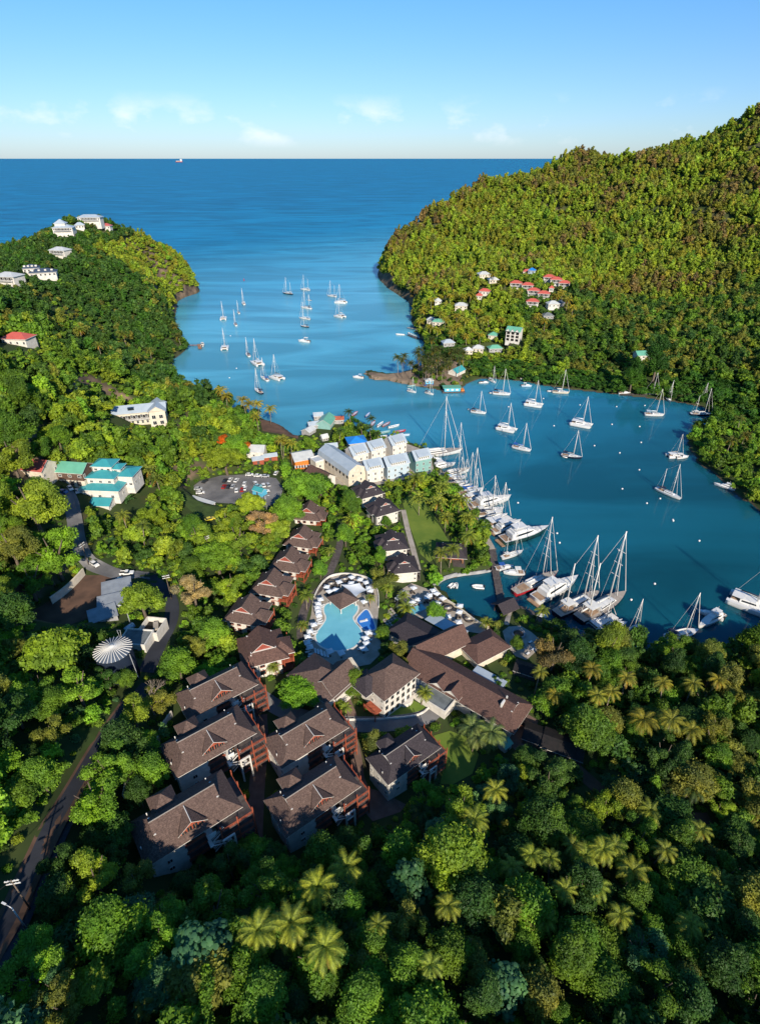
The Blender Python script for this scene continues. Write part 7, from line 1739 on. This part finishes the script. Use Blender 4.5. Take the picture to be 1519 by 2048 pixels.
palms([(948,1640,62),(990,1580,50)], 'golden green coconut palm between the little lawn and the great yellow green crown', 'two palms below the little lawn', (9, 11), (.28, .34, .05))
palms([(1062,1710,50),(1108,1668,48),(1022,1735,50),(1170,1712,56),(1205,1700,54),(1265,1742,64),(1190,1770,56),(1300,1622,54),(895,1812,54),(755,1850,46),(1100,1716,46),(1145,1690,44),(1228,1692,46),(930,1792,46),(1130,1780,50),(1330,1700,46),(1400,1660,44),(1240,1830,54),(860,1930,54),(1090,1840,52),(1440,1760,50),(1380,1850,54)], 'coconut palm in the dark wood at the right of the foreground', 'palms in the right foreground wood', (9, 12), (.24, .30, .05))
palms([(1079,1344,34),(1183,1338,40),(1252,1356,38),(1193,1391,42),(1222,1383,38),(1108,1389,38),(1324,1366,40),(1385,1368,42),(1434,1360,40),(1285,1440,60),(1342,1440,54),(1381,1460,46)], 'yellow tinged palm standing over the grove behind the near lagoon shore', 'palms over the lagoon grove', (9, 12), (.25, .25, .045))
palms([(845,1622,54),(1348,1566,50),(1385,1578,50),(700,1860,40)], 'dark green palm low in the wood', 'dark palms low in the wood', (5, 7), (.05, .095, .03), old=False)
palms([(830,956,40),(837,996,40),(883,974,42),(875,1004,42),(919,1000,42),(935,1038,40),(936,1072,40),(892,1034,32),(882,1106,36),(905,1098,36),(960,1114,44)], 'coconut palm between the lawn and the packed yachts', 'palms along the marina hedge', (8, 10), (.21, .26, .04))
palms([(697,824),(716,826),(742,838),(738,856),(755,868),(680,862),(722,852)], 'dark palm among the huts at the point', 'palms at the point', (9, 12), (.055, .10, .028), 20, False)
palms([(442,780),(465,785),(485,800),(497,808),(515,808),(540,818),(512,832),(560,880),(582,886),(566,878),(452,792)], 'golden palm along the left shore above the dirt lot', 'palms along the left shore', (11, 15), (.32, .30, .045), 26)
palms([(355,672),(365,662),(360,690),(350,652),(368,684)], 'palm on the small beach by the little jetty', 'palms by the little jetty', (8, 11), (.10, .12, .028), 20)
palms([(298,940,34),(312,958,36),(245,1030,34),(197,690,24),(245,668,24),(160,660,24),(300,700,20),(275,712,20),(286,1050,34)], 'palm on the left hillside among broadleaf trees', 'palms on the left hillside', (8, 11), (.18, .23, .04))
palms([(612,1190,34),(604,1250,26),(703,1040,40),(546,1334,30),(690,1415,28),(660,1100,24),(812,1215,40),(850,1385,36),(775,1175,26),(975,1222,30),(972,1244,28),(1064,1200,32),(1083,1222,32),(806,1190,28),(740,1195,22)], 'garden palm among the hotel paths and pools', 'palms in the hotel garden', (4, 6.5), (.20, .27, .04))
palms([(943,1456,64),(981,1466,64),(955,1475,50)], 'large bushy pale green palm beside the service yard', 'bushy palms by the service yard', (5, 6.5), (.18, .24, .08), old=False)
palms([(778,705),(794,715),(788,723),(808,712),(804,721),(822,727),(810,696),(821,704),(829,697),(834,706),(838,713),(808,747),(846,746),(846,693),(856,710),(872,696),(873,718),(868,748),(883,745),(891,721),(902,701),(917,700),(838,700),(844,722),(858,722),(866,703),(880,712),(886,733),(896,728),(905,715),(911,706),(852,738),(863,742),(899,742),(921,718),(926,706),(862,680),(880,700),(852,725),(866,728)], 'slender coconut palm on the sand spit', 'coconut palms on the sand spit', (13, 17), (.075, .10, .028), 21)
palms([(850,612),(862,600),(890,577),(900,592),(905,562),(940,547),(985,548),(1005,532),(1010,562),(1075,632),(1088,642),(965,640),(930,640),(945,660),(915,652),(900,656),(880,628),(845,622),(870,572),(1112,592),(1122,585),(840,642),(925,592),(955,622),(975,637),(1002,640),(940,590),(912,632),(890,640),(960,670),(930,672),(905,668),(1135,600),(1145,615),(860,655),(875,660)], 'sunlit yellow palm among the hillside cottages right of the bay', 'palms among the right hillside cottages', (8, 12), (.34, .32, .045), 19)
palms([(1490,870),(1462,880),(1478,838)], 'palm rising from the mangroves at the right edge', 'palms above the right mangroves', (9, 12), (.13, .15, .03), 24)
# bananas in the clearing
bn = []
for i in range(8):
    v, f = frond(_rp, 2.6, 1.2-.1*i, i*2.4, 1.3, False, 1.1); bn.append((v, f))
bv = []; bf = []; k_ = 0
for v, f in bn: bv.append(v+np.array([0, 0, 1.4])); bf.append(f+k_); k_ += len(v)
BAN = np_mesh('banana_plant', np.concatenate(bv), np.concatenate(bf), M['leaf'])
for px, py in ((1240,1505),(1262,1515),(1252,1530),(1275,1540),(1290,1550),(1265,1555),(1215,1565),(1300,1530),(115,1895),(135,1880),(240,990),(255,1000),(222,1080)):
    q = hit(px, py, 1.5); o = place('banana_plant', BAN, None, (q[0], q[1], q[2]), random.uniform(0, 6)); s = random.uniform(.9, 1.3); o.scale = (s, s, s); o.color = jitter((.06, .15, .05)); tag(o, 'banana plant with broad drooping leaves in a clearing of the wood', 'banana plant', 'banana plants'); used.append((q[0], q[1], 1.3)); keep([(px-7, py-6), (px+7, py-6), (px+7, py+6), (px-7, py+6)], q[1]-.5)

# ------------------------------------------------------------------ the woods
def zone(x, y, z, sd):
    if y < 190 and x > 35: return 'wood behind the near lagoon shore', (('mid green', .42), ('dark green', .26), ('olive', .14), ('yellow green', .18))
    if y < 125: return 'foreground wood', (('mid green', .33), ('dark green', .10), ('bright green', .24), ('olive', .10), ('blue green', .10), ('yellow green', .13))
    if x < -25 and y < 345: return 'wooded valley on the left', (('bright green', .27), ('mid green', .31), ('yellow green', .20), ('dark green', .14), ('olive', .08))
    if y < 345: return 'hotel garden', (('bright green', .35), ('mid green', .4), ('yellow green', .25))
    if x < 0 and y > 640 and sd < 80 and x > -300: return 'sunny seaward side of the left headland', (('yellow green', .62), ('golden olive', .22), ('bright green', .16))  # lighter greens carry the sunlit look of this flank in the colour
    if x < 0: return 'slope of the left headland', (('mid green', .22), ('olive', .08), ('dark green', .40), ('deep green', .30))  # dark and deep greens stand in for shade over this slope
    if sd < 34 and y < 560 and y+x*.25 < 530: return 'mangroves round the lagoon', (('deep green', .7), ('mid green', .3))
    if x > 130 and z < 50 and y < 600: return 'lower right hillside', (('mid green', .42), ('dark green', .18), ('olive', .25), ('yellow green', .15))  # deeper greens, darkened further to stand in for shade on this slope
    dry = mnoise.noise(Vector((x*.012, y*.012, 9.0)))+(z-60)*.004+(.35 if x < 90 and y > 700 else 0)
    if dry > .32: return 'right hillside', (('golden olive', .40), ('brownish', .20), ('olive', .40))
    if dry < -.12: return 'right hillside', (('mid green', .26), ('yellow green', .48), ('olive', .26))
    return 'right hillside', (('golden olive', .42), ('yellow green', .38), ('olive', .2))
cand = []
def grid(x0, x1, y0, y1, sp):
    nx_, ny_ = int((x1-x0)/sp), int((y1-y0)/(sp*.87)); I, J = np.meshgrid(np.arange(nx_), np.arange(ny_))
    X = x0+(I+.5*(J % 2))*sp+RNG.uniform(-.38, .38, I.shape)*sp; Y = y0+J*sp*.87+RNG.uniform(-.38, .38, I.shape)*sp
    return np.stack([X.ravel(), Y.ravel(), np.full(X.size, sp)], 1)
cand = np.concatenate([grid(-200, 190, 5, 190, 5.6), grid(-330, 330, 190, 420, 5.6), grid(-480, 0, 420, 620, 5.0), grid(0, 520, 420, 620, 5.8), grid(-560, 0, 620, 950, 5.0), grid(0, 700, 620, 1180, 5.8)])
cz = gh(cand[:, 0], cand[:, 1]); csd = shore_d(cand[:, 0], cand[:, 1])
px_, py_ = project(cand[:, 0], cand[:, 1], cz+4)
ok = (csd > np.where(cand[:, 1] > 700, 2.2, .4)) & (px_ > -260) & (px_ < 1780) & (py_ > 170) & (py_ < 2330)
for pl, mg_ in NO_TREE:
    x0, y0 = pl.min(0)-4; x1, y1 = pl.max(0)+4; near = ok & (cand[:, 0] > x0) & (cand[:, 0] < x1) & (cand[:, 1] > y0) & (cand[:, 1] < y1)
    if near.any(): ii = np.where(near)[0]; ok[ii] &= poly_sdf(pl, cand[ii, 0], cand[ii, 1]) < -mg_-.8
ok &= ~((cand[:, 0] > -40) & (cand[:, 0] < 26) & (np.abs(cand[:, 1]-442) < 24) & (csd < 14))
U = np.array(used); cand, cz, csd, px_, py_ = cand[ok], cz[ok], csd[ok], px_[ok], py_[ok]
near_u = (np.hypot(cand[:, None, 0]-U[None, :, 0], cand[:, None, 1]-U[None, :, 1]) < U[None, :, 2]*.62+.8).any(1)
cand, cz, csd, px_, py_ = cand[~near_u], cz[~near_u], csd[~near_u], px_[~near_u], py_[~near_u]
rows = []
for (x, y, sp), z, sd, px, py in zip(cand, cz, csd, px_, py_):
    zn, pal = zone(x, y, z, sd)
    clump = .5+.5*mnoise.noise(Vector((x*.03, y*.03, 3))); u = min(.999, max(0, random.random()*.55+clump*.75-.14)); acc = 0
    for col, w in pal:
        acc += w
        if u < acc: break
    kind = random.choices(('dome', 'tall', 'spread', 'loose', 'feather'), (4, 2, 1, 4, 1.2))[0]
    if zn == 'mangroves round the lagoon': kind = random.choice(('dome', 'dome', 'loose'))
    if zn == 'right hillside': kind = random.choice(('dome', 'tall', 'loose', 'tall'))
    r = sp*random.choice((.45, .6, .7, .8, 1.0))*random.uniform(.85, 1.15); zs = random.uniform(.75, 1.25)
    if y > 420: r = sp*random.uniform(.5, .92); zs = random.uniform(.65, 1.1)*(1+.3*mnoise.noise(Vector((x*.05, y*.05, 5))))
    if zn == 'mangroves round the lagoon': zs *= .7
    if x < 75 and abs(y-445) < 26: r = random.uniform(1.0, 2.6); zs = .8; col = random.choice(('olive', 'dark green', 'mid green'))
    if zn == 'hotel garden': r *= .7; zs *= .9
    done = False
    for f in (1, .6, .36):
        h = HT[kind]*r*f*zs
        if not blocked(x, y, z, r*f, h): done = True; break
        if kind in ('tall',): kind = 'dome'
    if not done:
        if y < 330 and not blocked(x, y, z, 1.0, 1.1): rows.append((0, x, y, z, random.uniform(.8, 1.2), 1.0, 'shrub', col, zn, px, py))
        continue
    dep = y*CP-(z+4-CAMZ)*SP; inside = -10 < px < 1530 and 180 < py < 2075
    rows.append((r*f*FPX/dep if inside else 0, x, y, z, r*f, zs, kind, col, zn, px, py))
rows.sort(key=lambda q_: -q_[0])
n_hero = sum(1 for o in C.objects if o.get('category') == 'tree')
solo = rows[:300-n_hero]; mass = rows[300-n_hero:]
for (_, x, y, z, r, zs, kind, col, zn, px, py) in solo:
    if kind == 'dome' and col == 'blue green' and random.random() < .6: kind = 'cecropia'
    tree(kind, col, x, y, z-.3, r, f"{col} {SHAPE[kind]} tree in the {zn}", f"{col} {SHAPE[kind]} trees in the {zn}", zs)
# low growth between the trees
gr = np.concatenate([grid(-170, 150, 20, 330, 3.2)]); gz = gh(gr[:, 0], gr[:, 1]); gsd = shore_d(gr[:, 0], gr[:, 1]); okg = gsd > 1.0
for pl, mg_ in NO_TREE:
    x0, y0 = pl.min(0)-3; x1, y1 = pl.max(0)+3; nr = okg & (gr[:, 0] > x0) & (gr[:, 0] < x1) & (gr[:, 1] > y0) & (gr[:, 1] < y1)
    if nr.any(): ii = np.where(nr)[0]; okg[ii] &= poly_sdf(pl, gr[ii, 0], gr[ii, 1]) < -.9
under = []
for (x, y, _), z in zip(gr[okg], gz[okg]):
    r = random.uniform(.8, 1.7)
    if blocked(x, y, z, r*.7, r*.9): r *= .5
    if blocked(x, y, z, r*.7, r*.9): continue
    zn, pal = zone(x, y, z, 50); under.append((0, x, y, z, r, 1.0, 'shrub', random.choices([p[0] for p in pal], [p[1] for p in pal])[0], zn, 0, 0))
def merged(name, rows_, label, cat, shrub=False):
    Vs = []; Fs = []; Ts = []; nv = 0
    for (s, x, y, z, r, zs, kind, col, zn, px, py) in rows_:
        dep = max(y*CP-(z+4-CAMZ)*SP, 20); spx = r*FPX/dep; lod = 0 if spx > 20 else 1 if spx > 9.5 else 2
        if kind == 'shrub': lod = 1
        v, f = random.choice(LOD[kind][lod]); a = random.uniform(0, 6.28); ca, sa = math.cos(a), math.sin(a)
        w = np.empty_like(v); w[:, 0] = x+(v[:, 0]*ca-v[:, 1]*sa)*r; w[:, 1] = y+(v[:, 0]*sa+v[:, 1]*ca)*r; w[:, 2] = z-.35*r+v[:, 2]*r*zs
        Vs.append(w); Fs.append(f+nv); nv += len(v); Ts.append(np.broadcast_to(np.array(jitter(PAL[col], .3)), (len(v), 4)))
    o = place(name, np_mesh(name, np.concatenate(Vs), np.concatenate(Fs), M['leaf_mass'], tint=np.concatenate(Ts)))
    return tag(o, label, cat, kind='stuff')
merged('woodland', [q_ for q_ in mass if q_[6] != 'shrub'], 'dense tropical woodland covering the slopes round the bay', 'woodland')
merged('undergrowth', under+[q_ for q_ in mass if q_[6] == 'shrub'], 'low green shrubs and undergrowth between trees and houses', 'undergrowth')
